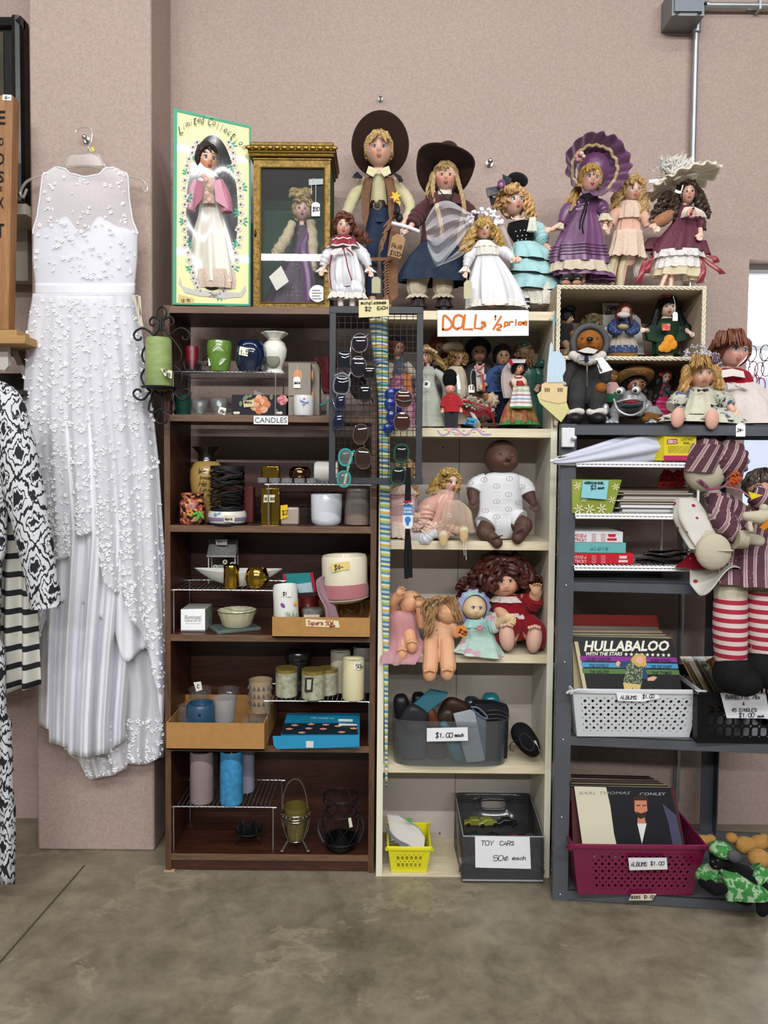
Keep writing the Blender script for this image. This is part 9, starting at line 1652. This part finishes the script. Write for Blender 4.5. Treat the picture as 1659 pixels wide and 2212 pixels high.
card('price_sign','white ALBUMS $1.00 sign on the magenta basket','sign',[(1357,1853),(1440,1853),(1442,1878),(1360,1880)],2.302,'#cfcfcf',[('ALBUMS',1363,1871,9,0,.52),('$1.00',1405,1869,8,0,.6)],1.3);card('price_sign','torn BOOKS $1.00 sticker at the bottom of the magenta basket','sign',[(1364,1932),(1418,1931),(1408,1945),(1358,1945)],2.322,'#c9bfa6',[('BOOKS',1363,1941,6,0,.55),('$1.00',1391,1940,6,0,.6)],1.2)
e1=album('white and black record album with a bearded man, front of the magenta basket',[(1262,1853,-.0),(1482,1853,0),(1448,1704,.06),(1240,1698,.06)],2.335,'#17171d')
ep=lambda x,y:P(x,y,2.335+.06*(1853-y)/152)+V((0,-.0012,0))
def eq(g,pts,e=0):g.add([ep(*p)+V((0,-e,0))for p in pts],[tuple(range(len(pts)))])
g=G();eq(g,[(1240,1698),(1309,1700),(1318,1740),(1326,1800),(1338,1853),(1262,1853)],.0004);g.mi=1;htx(g,'EARL THOMAS',1306,1712,108,6,0,ep,.002);g.mi=2;htx(g,'CONLEY',1409,1714,56,6,0,ep,.002);g.mi=3;eq(g,[(1282,1850),(1312,1843),(1328,1838),(1320,1845),(1334,1847),(1312,1852)],.002);obj('cover_print',g,[mat('#bfbaa4',.5),mat('#8a8a84'),mat('#a5a5aa'),mat('#2a2a2c')],e1)
g=G();g.mi=0;eq(g,[(1364,1738),(1366,1722),(1376,1716),(1392,1716),(1400,1726),(1400,1740),(1396,1728),(1370,1728)],.002);g.mi=1;eq(g,[(1370,1727),(1396,1727),(1398,1750),(1391,1762),(1396,1782),(1376,1782),(1377,1762),(1370,1750)],.0014);g.mi=2;eq(g,[(1376,1778),(1396,1778),(1386,1822)],.0018);g.mi=0;eq(g,[(1373,1752),(1384,1756),(1396,1752),(1394,1763),(1384,1768),(1376,1764)],.0022);eq(g,[(1374,1738),(1382,1738),(1382,1740),(1374,1740)],.0022);eq(g,[(1387,1738),(1395,1738),(1395,1740),(1387,1740)],.0022);g.mi=3;eq(g,[(1430,1735),(1444,1780),(1458,1853),(1480,1853),(1460,1760)],.0006);obj('cover_figure',g,[mat('#2c211c'),mat('#b5745a'),mat('#c9c9c4'),mat('#3f4055')],e1)
for i,c_ in enumerate(['#4c2a2a','#2c2a2c','#7a705c','#1c1a1c','#8f8460','#2a2024','#5c5048','#3c2a28','#8c8478','#241e20','#57443c','#2c2226']):o=.012+i*.016;album('record album filed upright behind the front one in the magenta basket',[(1238,1853,o+.01),(1484-i*3,1853,o+.01),(1458-i*5,1706-i*2.6,o+.05),(1234,1702-i*2.6,o+.05)],2.34,c_,.005,grp='albums in the magenta basket')
# black crate with singles
ck,z_=basket('plastic_crate','black slotted plastic crate of single records','crate',1505,1720,1500,1600,2.30,.32,zG(1590)+.001,mat('#0d0d0f',.4),9,3,.006,.42,(.1,.92),(.12,.8),.006,sq=True)
card('price_sign','white handwritten BAKELITE 78s and 45 SINGLES sign on the black crate','sign',[(1556,1497),(1654,1498),(1664,1552),(1570,1551)],2.285,'#d6d7de',[('BAKELITE',1568,1510,8,0,.65),('78s',1624,1510,8,0,.6),('&',1604,1523,6,0),('45 SINGLES',1580,1537,7,0,.65),('$1.00',1596,1549,9,0,.6),('each',1636,1549,5,0)],1.3)
for i,c_ in enumerate(['#8a7350','#5c4a38','#a08a60','#3c3028','#7a6040','#4a5a58','#8a7048','#6d4c30']):o=i*.018;x=1466+i*9;album('single record in a worn brown paper sleeve leaning in the black crate',[(x+62,1535,.0),(x+92,1535,.10),(x+40,1418+(i%3)*5,.10),(x+2,1418+(i%3)*5,0)],2.38+o*.2,c_,.003,grp='singles in the black crate')
g=G();R_=random.Random(6)
for k in range(16):x=1515+R_.uniform(0,28);y=1430+R_.uniform(-8,30);g.add([P(x,y,2.42),P(x+R_.uniform(4,10),y-R_.uniform(4,12),2.41),P(x+R_.uniform(8,14),y+R_.uniform(2,10),2.43)],[(0,1,2)])
o=obj('torn_paper',g,mat('#8a5c30',.8),label='torn brown paper scraps sticking out behind the singles in the crate',cat='paper',kind='stuff');solid(o,.001)
# gorilla and tan plush
Y=2.27;r=thing('gorilla_toy','black plush gorilla in a green leaf-print shirt and cap lying on the bottom shelf','soft toy',P(1585,1945,Y));bk=mat('#0b0b0d',.95,bump=1.,bscale=250)
g=G();ball(g,1560,1852,28,Y,0,.9,.95);ball(g,1548,1866,16,Y,-.04,.8,.75);chain(g,[(1575,1875,0,22),(1605,1905,0,36),(1628,1915,.02,32)],Y);chain(g,[(1540,1890,0,16),(1522,1905,-.01,14),(1545,1922,-.05,13),(1560,1920,-.06,12)],Y);chain(g,[(1625,1915,0,22),(1650,1935,-.02,20),(1652,1955,-.05,18),(1646,1968,-.07,12)],Y);chain(g,[(1570,1925,-.01,14),(1610,1938,-.03,18)],Y);from_me(remesh(g,.003,3),'body',bk,r)
gl2=pattern('blotch',['#8fa785','#2f7a34','#2a7030'],52,.8,thr=.28);g=G();loft(g,[(1568,1872,26,6),(1590,1888,46,14),(1604,1908,56,10),(1606,1925,56,-4)],Y,5,.02,.05,.8,dy=-.006);ptube(g,[(1548,1880,0,18),(1526,1892,0,22),(1516,1905,-.01,18)],Y,wr=.05);ptube(g,[(1625,1880,0,24),(1644,1900,-.01,26)],Y);obj('leaf_shirt',g,gl2,r)
g=G();g.ell(P(1558,1836,Y-.02),(.036,.035,.024),22,12,MR(.2,3,'Y'));cp=obj('cap',g,gl2,r);g=G();g.ell(P(1586,1850,Y-.055),(.022,.012,.018),16,8,MR(.5,3,'Y'));obj('cap_visor',g,mat('#4a4a4e',.7),cp);g=G();ball(g,1540,1862,3,Y,-.062,.5);ball(g,1551,1859,3,Y,-.063,.5);ball(g,1546,1872,4,Y,-.072,.5,.5);obj('face_features',g,mat('#2a2a2e',.3),r)
tan=mat('#a37a42',.95,bump=.9,bscale=260,var=.1,vscale=60)
for(lab,parts)in(('tan plush bear behind the gorilla, upper right',[(1580,1810,14),(1610,1826,24),(1640,1820,20),(1650,1808,9)]),('golden plush paw bear beside the gorilla, lower right',[(1640,1855,26),(1655,1880,24),(1650,1905,16)]),('small light brown plush with rough fur behind the gorilla cap',[(1520,1815,14),(1535,1812,12),(1508,1808,8)])):
 g=G();[ball(g,x,y,q,2.42 if 'small' in lab or 'upper' in lab else 2.36,0,.9,.8)for x,y,q in parts];me_=remesh(g,.003,3);q=G();n=len(me_.vertices);co=np.zeros(n*3);me_.vertices.foreach_get('co',co);q.v=[V(x)for x in co.reshape(-1,3)];q.f=[tuple(f.vertices)for f in me_.polygons];q.k=[0]*len(q.f);obj('plush_bear',q,tan,label=lab,cat='soft toy')
# paper statue cut-out and clip on the post
Y=2.452;r=thing('paper_cutout','paper cut-out of a pale blue robed statue on a yellow star-shaped base','paper cut-out',P(1197,912,Y))
g=G();quad(g,[(1188,745),(1191,738),(1194,746),(1193,760),(1203,758),(1212,762),(1222,780),(1222,800),(1216,812),(1217,826),(1181,826),(1183,790),(1186,765)],Y-.003,.0012);obj('statue_figure',g,pattern('scroll',['#b9ccd8','#9fb6c8'],60,.7),r);g=G();quad(g,[(1182,824),(1216,826),(1217,834),(1226,835),(1224,868),(1206,872),(1178,866),(1168,862),(1170,830)],Y-.001,.0012);obj('pedestal',g,mat('#cfb98c',.7),r);g=G()
for x in(1177,1181,1185,1205,1209,1213):quad(g,[(x,838),(x+2,838),(x+2,846),(x,846)],Y-.0025,.0005)
obj('pedestal_windows',g,mat('#4a3a2a'),r);g=G();quad(g,[(1160,852),(1168,845),(1182,868),(1222,864),(1230,886),(1212,912),(1190,892),(1166,870)],Y+.001,.0012);obj('star_base',g,mat('#c5bf85',.7),r)
g=G();pbox(g,1214,1242,924,966,2.345,2.36);cl=obj('plastic_hook',g,mat('#cdd0d2',.4),label='white plastic adhesive hook on the corner of the steel rack',cat='hook');bevel(cl,.003);g=G();ball(g,1240,946,6,2.34,-.006,1.4,.8);obj('hook_knob',g,mat('#cdd0d2',.4),cl);g=G();quad(g,[(1186,688),(1206,690),(1206,694),(1186,692)],2.448,.002);quad(g,[(1195,680),(1199,680),(1198,716),(1196,716)],2.448,.002);obj('small_cross',g,mat('#7a9a98',.5),label='tiny pale green cross hanging on a nail on the pale bookcase',cat='cross')
# -- striped paper strip between the bookcases
sm_=pattern('stripe',['#3f6a94','#a9b8bd','#4a7ba0','#b3ae4c','#c9cbb8','#2c8078','#8fb0c9','#c9a23a','#d0d4cc','#5c86ac','#9ab03a','#bcc6c4','#3a7890','#d0c98a'],(9,9,9.5),.5,(radians(4),radians(-7),0))
Ls=[(797,688),(803,740),(810,800),(817,870),(819,1000),(822,1200),(829,1450),(832,1700)];Rs=[(836,688),(838,740),(840,800),(842,870),(842,1000),(843,1200),(839,1450),(837,1700)]
g=G();L_,R__=cr([V((x,y,0))for x,y in Ls],6),cr([V((x,y,0))for x,y in Rs],6);n=len(L_)
g.grid(lambda u,v:P(L_[int(round(v*(n-1)))].lerp(R__[int(round(v*(n-1)))],u).x,L_[int(round(v*(n-1)))].y,2.488-.012*sin(pi*u)*(1-v)),8,n);o=obj('paper_strip',g,sm_,label='long striped blue yellow and white paper strip hanging between the two bookcases',cat='paper strip');solid(o,.001)
# -- sunglasses frame
Y=2.40;fm=mat('#26282d',.5,.1,var=.15,vscale=15);r=thing('grid_stand','black wire grid display frame hung in front of the bookcases with sunglasses on it','display frame',P(812,1045,Y))
for(a,b,c,d)in((711,725,664,1045),(899,913,664,1045)):g=G();pbox(g,a,b,c,d,Y,Y+.02);o=obj('frame_bar',g,fm,r);bevel(o,.001)
for(a,b,c,d)in((711,913,662,677),(711,913,1032,1046)):g=G();pbox(g,a,b,c,d,Y-.001,Y+.021);o=obj('frame_bar',g,fm,r);bevel(o,.001)
g=G()
for i in range(13):x=725+174*(i+.5)/13;g.tube([P(x,676,Y+.012),P(x,1034,Y+.012)],.0011,5)
for j in range(26):y=677+355*(j+.5)/26;g.tube([P(722,y,Y+.0135),P(902,y,Y+.0135)],.0011,5)
obj('wire_grid',g,mat('#1a1718',.5,.4),r)
def shades(lab,lenses,fc,lc,r=.0022,arms=(),fmm=None,lr=.06,e=2.2,rim=True,brid=True):
 r*=.8;Ys=Y-.018;g=G();x0,y0=lenses[0][:2];root=thing('sunglasses',lab,'sunglasses',P(x0,lenses[-1][1]+lenses[-1][3],Ys));fmat=fmm or mat(fc,.25,coat=.4)
 for q in lenses:fr(g,q[0],q[1],q[2],q[3],Ys,r,q[4]if len(q)>4 else 0,30,e)
 if len(lenses)>1 and brid:a,b=lenses[0],lenses[1];g.tube(cr([P((a[0]*.5+b[0]*.5)+k,a[1]+a[3]+(b[1]-b[3]-a[1]-a[3])*t,Ys-.004)for k,t in((4,-.1),(6,.5),(4,1.1))],4),r,6)
 obj('frame',g,fmat,root)
 for q in lenses:
  g=G();ro=q[4]if len(q)>4 else 0
  def fn(u,v):c_,s_=cos(2*pi*u),sin(2*pi*u);c_=abs(c_)**(2/e)*(1 if c_>0 else-1);s_=abs(s_)**(2/e)*(1 if s_>0 else-1);return P(q[0],q[1],Ys)+V((S(Ys)*v*(q[2]*cos(ro)*c_-q[3]*sin(ro)*s_),-.0045*(1-v*v),-S(Ys)*v*(q[2]*sin(ro)*c_+q[3]*cos(ro)*s_)))
  g.grid(fn,30,6,True);o=obj('lens',g,lc if not isinstance(lc,str)else mat(lc,lr,coat=1),root)
 for a in arms:g=G();g.tube(pp(a,Ys,5),r*1.15,7,flat=.7);obj('temple_arm',g,fmat,root)
silv=mat('#c9c6c8',.15,.9)
shades('silver wire aviator sunglasses with dark purple lenses, highest on the grid',[(777,741,17,20,.1),(774,792,17,22,-.05)],'#c9c6c8','#1c1520',.0016,[[(759,736,0),(757,760,-.01),(757,790,0)],[(790,726,0),(797,722,.03)]],silv)
shades('black sunglasses tucked beside the silver aviators, right lens only',[(797,805,13,16)],'#17161a','#0c0c10',.002,[[(808,792,0),(818,787,0)]])
shades('small black sunglasses below the silver aviators',[(788,850,13,18)],'#111114','#0b0c10',.0026,[[(784,830,0),(780,824,0)],[(800,858,0),(806,868,.02)]])
shades('white and black framed squarish sunglasses at the left edge of the grid',[(738,832,17,19,.1)],'#17171c','#0b0e16',.0034,[[(722,812,-.004),(740,806,-.004),(754,816,-.004),(755,836,-.004)],[(752,815,0),(762,796,.01)]],mat('#8c9096',.2,.5),e=3.2)
shades('dark navy square lensed sunglasses behind the grid at upper left',[(744,778,15,19,.05)],'#101420','#10141f',.0026,[],e=4)
shades('dark blue sunglasses with teal temple arms at the lower left of the grid',[(735,870,10,17,.1),(731,912,11,17,.1)],'#1a2348','#121426',.0028,[[(727,908,-.002),(725,885,-.004),(718,862,0)]]);g=G();g.tube(pp([(688,876),(700,872),(711,863)],Y-.02),.003,7);obj('temple_arm',g,mat('#167068',.4),label='teal temple arm of blue glasses sticking out left of the frame',cat='glasses arm')
shades('gold wire cat-eye sunglasses with brown lenses in the lower middle of the grid',[(779,938,16,22,.18),(784,990,17,23,-.18)],'#b5a58c','#2c1c18',.0016,[[(768,920,0),(764,926,.03)]],mat('#b8ab98',.15,.9))
shades('bright teal framed clear glasses with an ivory arm at the bottom left of the grid',[(746,988,14,18),(743,1035,14,17)],'#2c9a92',glass('#d0e4e4',.12,.02),.0034,[[(758,978,0),(766,974,.01)]]);g=G();g.tube(pp([(762,978,.005),(752,1010,.005),(744,1045,.0)],Y-.02),.0036,7,flat=.6);obj('temple_arm',g,mat('#b3b595',.4),label='ivory temple arm of the teal glasses',cat='glasses arm')
shades('large brown lensed sunglasses with white metal brow at the right of the grid',[(872,862,19,19,.0),(869,911,18,20,.1)],'#c9c2c0','#3a1a14',.0016,[[(856,862,-.004),(872,867,-.006),(889,864,-.004)],[(890,858,0),(898,851,.0)],[(884,905,0),(900,922,.0)],[(856,866,0),(855,892,0)]],silv)
shades('dark green plastic sunglasses hanging at the lower right of the grid',[(867,980,15,19,.05),(860,1028,15,19,.05)],'#1c4a38','#0f1012',.0042,[],e=2.8)
r=thing('eyewear_strap','black braided eyewear retainer strap with its blue and white package card','strap',P(882,1250,Y-.03));g=G();quad(g,[(877,1010),(887,1010),(888,1082),(874,1082)],Y-.03,.004);g.tube(pp([(880,1140),(878,1180),(877,1215),(878,1250)],Y-.03),.0065,8,flat=.5);g.tube(pp([(881,1140),(885,1185),(886,1220),(887,1248)],Y-.03),.0062,8,flat=.5);ball(g,881,1150,5,Y,-.03);obj('strap',g,mat('#0f0f12',.8),r)
g=G();quad(g,[(871,1082),(891,1081),(892,1134),(886,1142),(876,1142),(870,1132)],Y-.036,.001);pc=obj('package_card',g,mat('#cfd3d8',.4),r);g=G();quad(g,[(871,1090),(891,1090),(891,1112),(871,1112)],Y-.0375,.0005);ball(g,881,1122,6.5,Y,-.038,.1,1.);quad(g,[(876,1124),(884,1124),(883,1135),(878,1135)],Y-.0378,.0005);g.mi=1;quad(g,[(871,1082),(890,1081),(890,1085),(871,1086)],Y-.0378,.0005);g.mi=2;ptext(g,'EYEWEAR',881,1099,17,5,Y-.0385,.02);ptext(g,'RETAINER',881,1106,17,5,Y-.0385,.02);g.mi=3;hand(g,'25c',872,1091,6,Y-.039,.7,1.1);obj('card_print',g,[mat('#2f76b0',.5),mat('#a8202c',.5),mat('#d8dce0'),INK()],pc)
card('price_sign','small cream card reading sunglasses $2 EACH on top of the wire frame','sign',[(775,648),(840,647),(840,683),(775,686)],Y-.004,'#d0c79c',[('sunglasses',779,657,6,-.02,.75),('$2',788,671,8,0,.7),('EACH',815,669,6.5,-.05,.7)],1.3)
card('price_sign','large white DOLLS half price sign in orange marker on the pale bookcase','sign',[(945,670),(1142,670),(1142,725),(945,727)],YC-.006,'#e4e4e6',[('DOLL',957,711,29,-.02,.62,4.6),('s',1040,705,15,-.02,.6,3.6),('1',1068,690,9,0,.4,3.6),('/',1066,710,26,0,.5,4),('2',1073,712,12,.1,.7,3.6),('price',1090,703,11,-.04,.72,3.2)],3.2,ink='#c86a24')
# -- wedding dress on its clear hanger
Yd_=2.57;W=thing('wedding_dress','long white sleeveless lace wedding dress with a satin waistband hanging on the column','dress',P(205,1660,Yd_))
def edge_at(tab,y):
 for(y0,x0),(y1,x1)in zip(tab,tab[1:]):
  if y<=y1:return x0+(x1-x0)*(y-y0)/(y1-y0)
 return tab[-1][1]
def sheet(tabL,tabR,top,hem,D,folds,amp,nu=120,nv=60,off=0.,ph=0.,y0f=0.):
 def fn(u,v):
  y=top(u)+(hem(u)-top(u))*v;xl,xr=edge_at(tabL,y),edge_at(tabR,y);t=(y-630)/900;am=amp*(y0f+max(0,t))
  w=sin(folds*2*pi*u+ph+.6*sin(5*u+ph))+.4*sin(folds*4.3*pi*u+2*ph+t);x=xl+(xr-xl)*(u+.006*w*min(1,max(0,t*2)))
  return P(x,y,Yd_-D*sin(pi*min(1,max(0,u)))**.7-off+am*w)
 return fn
def tabf(pts):
 def f(u):
  for(a,b),(c,d)in zip(pts,pts[1:]):
   if u<=c:t=(u-a)/(c-a);t=t*t*(3-2*t);return b+(d-b)*t
  return pts[-1][1]
 return f
satw=mat('#dfdfe6',.42,sheen=.2,bump=.12,bscale=25);lacew=mat('#c9cad0',.8,bump=.3,bscale=500)
TL=[(600,76),(640,74),(720,66),(900,58),(1150,92),(1400,84),(1700,80)];TR=[(600,290),(640,290),(700,300),(900,325),(1150,312),(1400,285),(1560,272),(1700,270)]
g=G();g.grid(sheet(TL,TR,lambda u:632,tabf([(0,1566),(.13,1575),(.14,1605),(.34,1614),(.36,1630),(.55,1636),(.8,1628),(.9,1610),(1,1600)]),.07,5,.035,ph=1.),160,70);o=obj('satin_skirt',g,satw,W);solid(o,.002)
TL2=[(600,73),(640,70),(700,60),(900,47),(1150,58),(1300,66),(1500,76),(1700,80)];TR2=[(600,293),(640,292),(700,305),(800,318),(900,332),(1000,343),(1200,356),(1400,368),(1560,371),(1700,352)]
hem2=tabf([(0,1420),(.12,1340),(.2,1210),(.34,1200),(.36,1160),(.48,1150),(.55,1262),(.66,1285),(.76,1350),(.84,1400),(.9,1490),(1,1530)])
lf=sheet(TL2,TR2,lambda u:634,hem2,.088,6,.022,off=.006,ph=2.2,y0f=.08);g=G();g.grid(lf,160,80);o=obj('lace_overskirt',g,tulle('#efeff5',.36),W);solid(o,.001)
mid=sheet(TL,[(600,290),(640,291),(700,302),(900,326),(1100,342),(1300,352),(1500,358),(1700,350)],lambda u:900,tabf([(0,1300),(.3,1300),(.55,1340),(.7,1430),(.85,1400),(1,1560)]),.05,4,.03,ph=.4);g=G();g.grid(mid,120,50);o=obj('satin_side_panel',g,satw,W);solid(o,.002)
tr_=sheet([(600,74),(1450,76),(1600,118),(1700,156)],[(600,292),(1500,371),(1560,362),(1640,352),(1700,352)],lambda u:1300,tabf([(0,1600),(.15,1640),(.2,1684),(.45,1676),(.62,1662),(.64,1650),(.8,1652),(1,1636)]),.02,5,.016,off=-.03,ph=.8);g=G();g.grid(tr_,120,40);o=obj('lace_train',g,tulle('#efeff5',.45),W);solid(o,.001)
BL=[(365,100),(380,92),(430,86),(470,80),(495,72),(560,70),(612,76),(640,76)];BR=[(365,268),(380,276),(430,279),(475,286),(505,298),(560,297),(612,292),(640,292)]
g=G();g.grid(sheet(BL,BR,tabf([(0,500),(.12,492),(.3,468),(.48,505),(.66,468),(.85,490),(1,500)]),lambda u:622,.055,3,.003),80,24);o=obj('satin_bodice',g,satw,W);solid(o,.002)
yk_=sheet(BL,BR,tabf([(0,372),(.1,360),(.22,364),(.34,376),(.5,382),(.64,378),(.78,363),(.9,362),(1,372)]),lambda u:622,.062,3,.002,off=.004);g=G();g.grid(yk_,80,40);o=obj('sheer_yoke',g,tulle('#efeff5',.24),W);solid(o,.0008)
g=G();g.tube([yk_(i/60,0)for i in range(8,54)],.003,6);[g.tube([yk_(u,v/30)for v in range(0,17)],.0028,6)for u in(0.0,1.)];obj('piped_edge',g,satw,W)
g=G();g.grid(sheet(BL,BR,lambda u:612,lambda u:637,.068,2,.001,off=.006),60,5);o=obj('waistband',g,satw,W);solid(o,.004)
g=G();quad(g,[(167,383,-.03),(182,381,-.03),(183,398,-.03),(167,397,-.03)],Yd_,.001);obj('size_label',g,pattern('spots',['#7a2a6a','#c9c9cc','#2a7a6a','#cfcf50'],190),W)
def flowers(fn,n,seed,box,lim,petals=5,s=(.0042,.0078)):
 g=G();R_=random.Random(seed)
 while n>0:
  u,v=R_.uniform(*box[:2]),R_.uniform(*box[2:])
  if not lim(u,v,R_):continue
  n-=1;c=fn(u,v)+V((0,-.002,0));s0=R_.uniform(*s);a0=R_.uniform(0,6);k_=R_.choice((2,3,5,5))if petals==5 else petals
  for i in range(k_):
   a=a0+i*1.257;d=V((cos(a),0,sin(a)));t=V((-sin(a),0,cos(a)));tip=V((0,-R_.uniform(.0005,.0025),0))
   g.add([c,c+d*s0*.55+t*s0*.42+tip*.5,c+d*s0*1.15+tip,c+d*s0*.55-t*s0*.42+tip*.5],[(0,1,2,3)])
 return g
wfl=mat('#f2f2f6',.75);q_=lambda u,v,R_:True
cl_=lambda u,v,R_:R_.random()<.3+.9*max(0,v-.45)+(.7 if v>.86 else 0)
o=obj('lace_flowers',flowers(lf,1500,3,(0,1,.02,.995),cl_),wfl,W,kind='stuff');solid(o,.0012)
o=obj('lace_flowers',flowers(yk_,130,5,(.02,.98,.02,.95),lambda u,v,R_:v>.4 or abs(u-.15)<.13 or abs(u-.85)<.13 or abs(u-.5)<.05 or R_.random()<.15),wfl,W,kind='stuff');solid(o,.0012)
o=obj('lace_flowers',flowers(tr_,190,7,(.08,.99,.72,.99),q_,s=(.006,.010)),wfl,W,kind='stuff');solid(o,.0012)
g=G()
for pts in([(287,636),(298,640),(310,706),(302,704)],[(292,636),(304,640),(306,680),(300,690)]):quad(g,pts,Yd_-.05,.001)
o=obj('paper_tag',g,mat('#c2bba4',.7),W)
hm_=glass('#d9d3cb',.3,.15);r=thing('coat_hanger','translucent plastic clothes hanger carrying the wedding dress on a wall bolt','hanger',P(183,420,2.6));Yh=2.592
g=G();g.tube(pp([(163,287),(166,278),(180,274),(194,276),(199,286),(197,305),(190,322)],Yh),.0042,8);obj('hook',g,hm_,r);g=G();g.tube(pp([(190,318),(182,330),(150,332),(136,358),(110,374),(80,382),(56,394),(44,416),(50,426),(58,408)],Yh),.0045,8);g.tube(pp([(190,318),(200,330),(214,336),(226,358),(250,374),(284,382),(306,388),(318,402),(316,416),(308,404)],Yh),.0045,8);g.tube(pp([(140,364),(184,358),(228,366)],Yh),.005,8);g.grid(lambda u,v:P(150-12*v+(62+26*v)*u,332+26*v,Yh),10,4);obj('shoulder_bar',g,hm_,r);g=G();quad(g,[(196,317),(202,318),(205,326),(199,327)],Yh-.006);obj('size_clip',g,mat('#cfc81c',.4),r)
# -- garments and shelf at the far left
def ikat():
 t=NT('ikat');co=t.co('Object',(1,1,1));nz=t.n('ShaderNodeTexNoise',Scale=42,Detail=5);t.l(t.co('Object',(1.6,1.6,.6)),nz.inputs['Vector']);w=t.n('ShaderNodeVectorMath',operation='SCALE');t.l(nz.outputs['Color'],w.inputs[0]);w.inputs['Scale'].default_value=.05
 ad=t.n('ShaderNodeVectorMath',operation='ADD');t.l(co,ad.inputs[0]);t.l(w.outputs[0],ad.inputs[1]);sp=t.n('ShaderNodeSeparateXYZ');t.l(ad.outputs[0],sp.inputs[0])
 def tri(s,f):m=t.n('ShaderNodeMath',operation='PINGPONG');q=t.n('ShaderNodeMath',operation='MULTIPLY');t.l(s,q.inputs[0]);q.inputs[1].default_value=f;t.l(q.outputs[0],m.inputs[0]);m.inputs[1].default_value=.5;return m.outputs[0]
 a=t.n('ShaderNodeMath',operation='ADD');t.l(tri(sp.outputs[0],11),a.inputs[0]);t.l(tri(sp.outputs[2],7.5),a.inputs[1])
 t.l(t.ramp(a.outputs[0],[(0,'#101218'),(.17,'#c4c6ca'),(.27,'#101218'),(.33,'#c4c6ca'),(.47,'#101218'),(.56,'#c4c6ca'),(.72,'#101218'),(.78,'#c4c6ca'),(.86,'#101218')],'CONSTANT'),t.b.inputs[0]);t.b.inputs['Roughness'].default_value=.8;return t.m
IK=ikat();Yj=2.28;r=thing('jacket','black and white ikat print jacket hanging at the left edge in front of the dress','jacket',P(20,1910,Yj))
g=G();ptube(g,[(-30,850,0,30),(10,868,0,36),(32,960,-.01,42),(52,1060,-.015,43),(75,1170,-.02,38),(95,1280,-.02,34),(100,1312,-.02,32)],Yj,26,wr=.025,freq=1.1,flat=.7);obj('sleeve',g,IK,r)
g=G();g.grid(lambda u,v:P(-60+(60+[20,12,4,16,26,30][min(5,int(v*6))]*1.0+4*sin(v*9))*u,870+1040*v,Yj+.03-.02*sin(u*9+v)),24,40);o=obj('front_panel',g,IK,r);solid(o,.003)
Yt=2.36;st=pattern('stripe',[(0,'#c4c2b8'),(.68,'#15161c')],17.5,.85);g=G();g.grid(lambda u,v:P(-60+(128+14*v)*u,1060+(450-28*u)*v,Yt)+V((0,-.018*sin(u*22+2*v)*(.3+v),0)),60,30);o=obj('striped_shirt',g,st,label='cream shirt with thin black horizontal stripes hanging behind the ikat jacket',cat='shirt');solid(o,.003)
Yl=2.5;sg=wood('#7a4e2a','#a07444',6,.5,2);r=thing('wood_sign','tall honey-coloured wooden plank sign with dark vertical letters at the left edge','sign',P(-20,712,Yl));g=G();quad(g,[(-70,712),(18,712),(28,206),(-66,203)],Yl,.045);o=obj('plank',g,sg,r);bevel(o,.002);g=G()
for ch,y,s0 in(('E',254,30),('O',306,18),('D',343,25),('S',382,25),('E',408,10),('X',438,24),('T',498,30)):ptext(g,ch,3-(y-250)*.01,y,s0*.55,s0,Yl-.0015,.02)
obj('lettering',g,mat('#1c120e',.6),r);g=G();quad(g,[(6,204),(25,205),(24,217),(5,216)],Yl-.001,.0006);g.mi=1;hand(g,'4-',10,215,8,Yl-.002,.6,1.2);obj('price_sticker',g,[PAPER(),INK()],r)
g=G();pbox(g,-80,36,712,730,2.46,2.62);pbox(g,-80,54,724,742,2.44,2.8);o=obj('wood_ledge',g,wood('#9a7440','#b08a54',6,.6,0),label='small tan wooden ledge shelf under the plank sign',cat='shelf');bevel(o,.002);g=G();quad(g,[(18,745),(32,745),(58,806),(48,812)],2.6,.03);quad(g,[(-40,742),(16,742),(18,790),(10,800),(-40,790)],2.5,.02);o=obj('shelf_bracket',g,mat('#bdb9b0',.5),label='white metal bracket under the tan wooden ledge',cat='bracket')
g=G();pbox(g,-80,56,439,462,2.62,2.85);pbox(g,-80,60,488,606,2.80,2.86);o=obj('wall_shelf',g,mat('#aba59a',.6),label='cream painted wall shelf behind the plank sign',cat='shelf')
g=G();xa,xb,za,zb2=P(-200,300,2.83).x,P(51,300,2.83).x,P(0,435,2.83).z,P(0,36,2.83).z;g.bb((xa,2.84,za),(xb,2.88,zb2));o=obj('picture_frame',g,[mat('#171512',.5,var=.5,vscale=18)],label='big dark framed picture on the wall at the top left corner',cat='picture frame');g=G()
for a,b in(((xb-.02,za),(xb-.02,zb2)),((xa,zb2-.02),(xb,zb2-.02)),((xa,za+.02),(xb,za+.02))):g.tube([(a[0],2.835,a[1]),(b[0],2.835,b[1])],.02,8)
obj('frame_moulding',g,mat('#0e0d0d',.35,coat=.3),o);g=G();g.bb((xa,2.835,za+.04),(P(8,300,2.83).x,2.84,zb2-.05));obj('picture',g,mat('#3f382e',.5,var=.5,vscale=9),o)
g=G();pbox(g,-120,54,806,842,2.66,2.86);pbox(g,-120,50,842,852,2.5,2.86);obj('rail_shelf',g,mat('#2a2220',.6),label='dark horizontal wooden rail shelf above the ikat jacket',cat='rail')
for k,(xx,c_)in enumerate(((-30,'#1b1a1e'),(20,'#2a2226'))):  # coats added, mostly out of view, to darken the wall at far left
 g=G();g.grid(lambda u,v:P(xx-150+152*u+8*(u-.5)*v,852+640*v,2.62+k*.1)+V((0,.04*sin(u*40+k)*(.3+v),0)),40,20);o=obj('coat',g,mat(c_,.9),label=('added dark coat shading the wall behind the striped shirt','added dark brown coat shading the wall beside the wedding dress')[k],cat='coat');solid(o,.02)
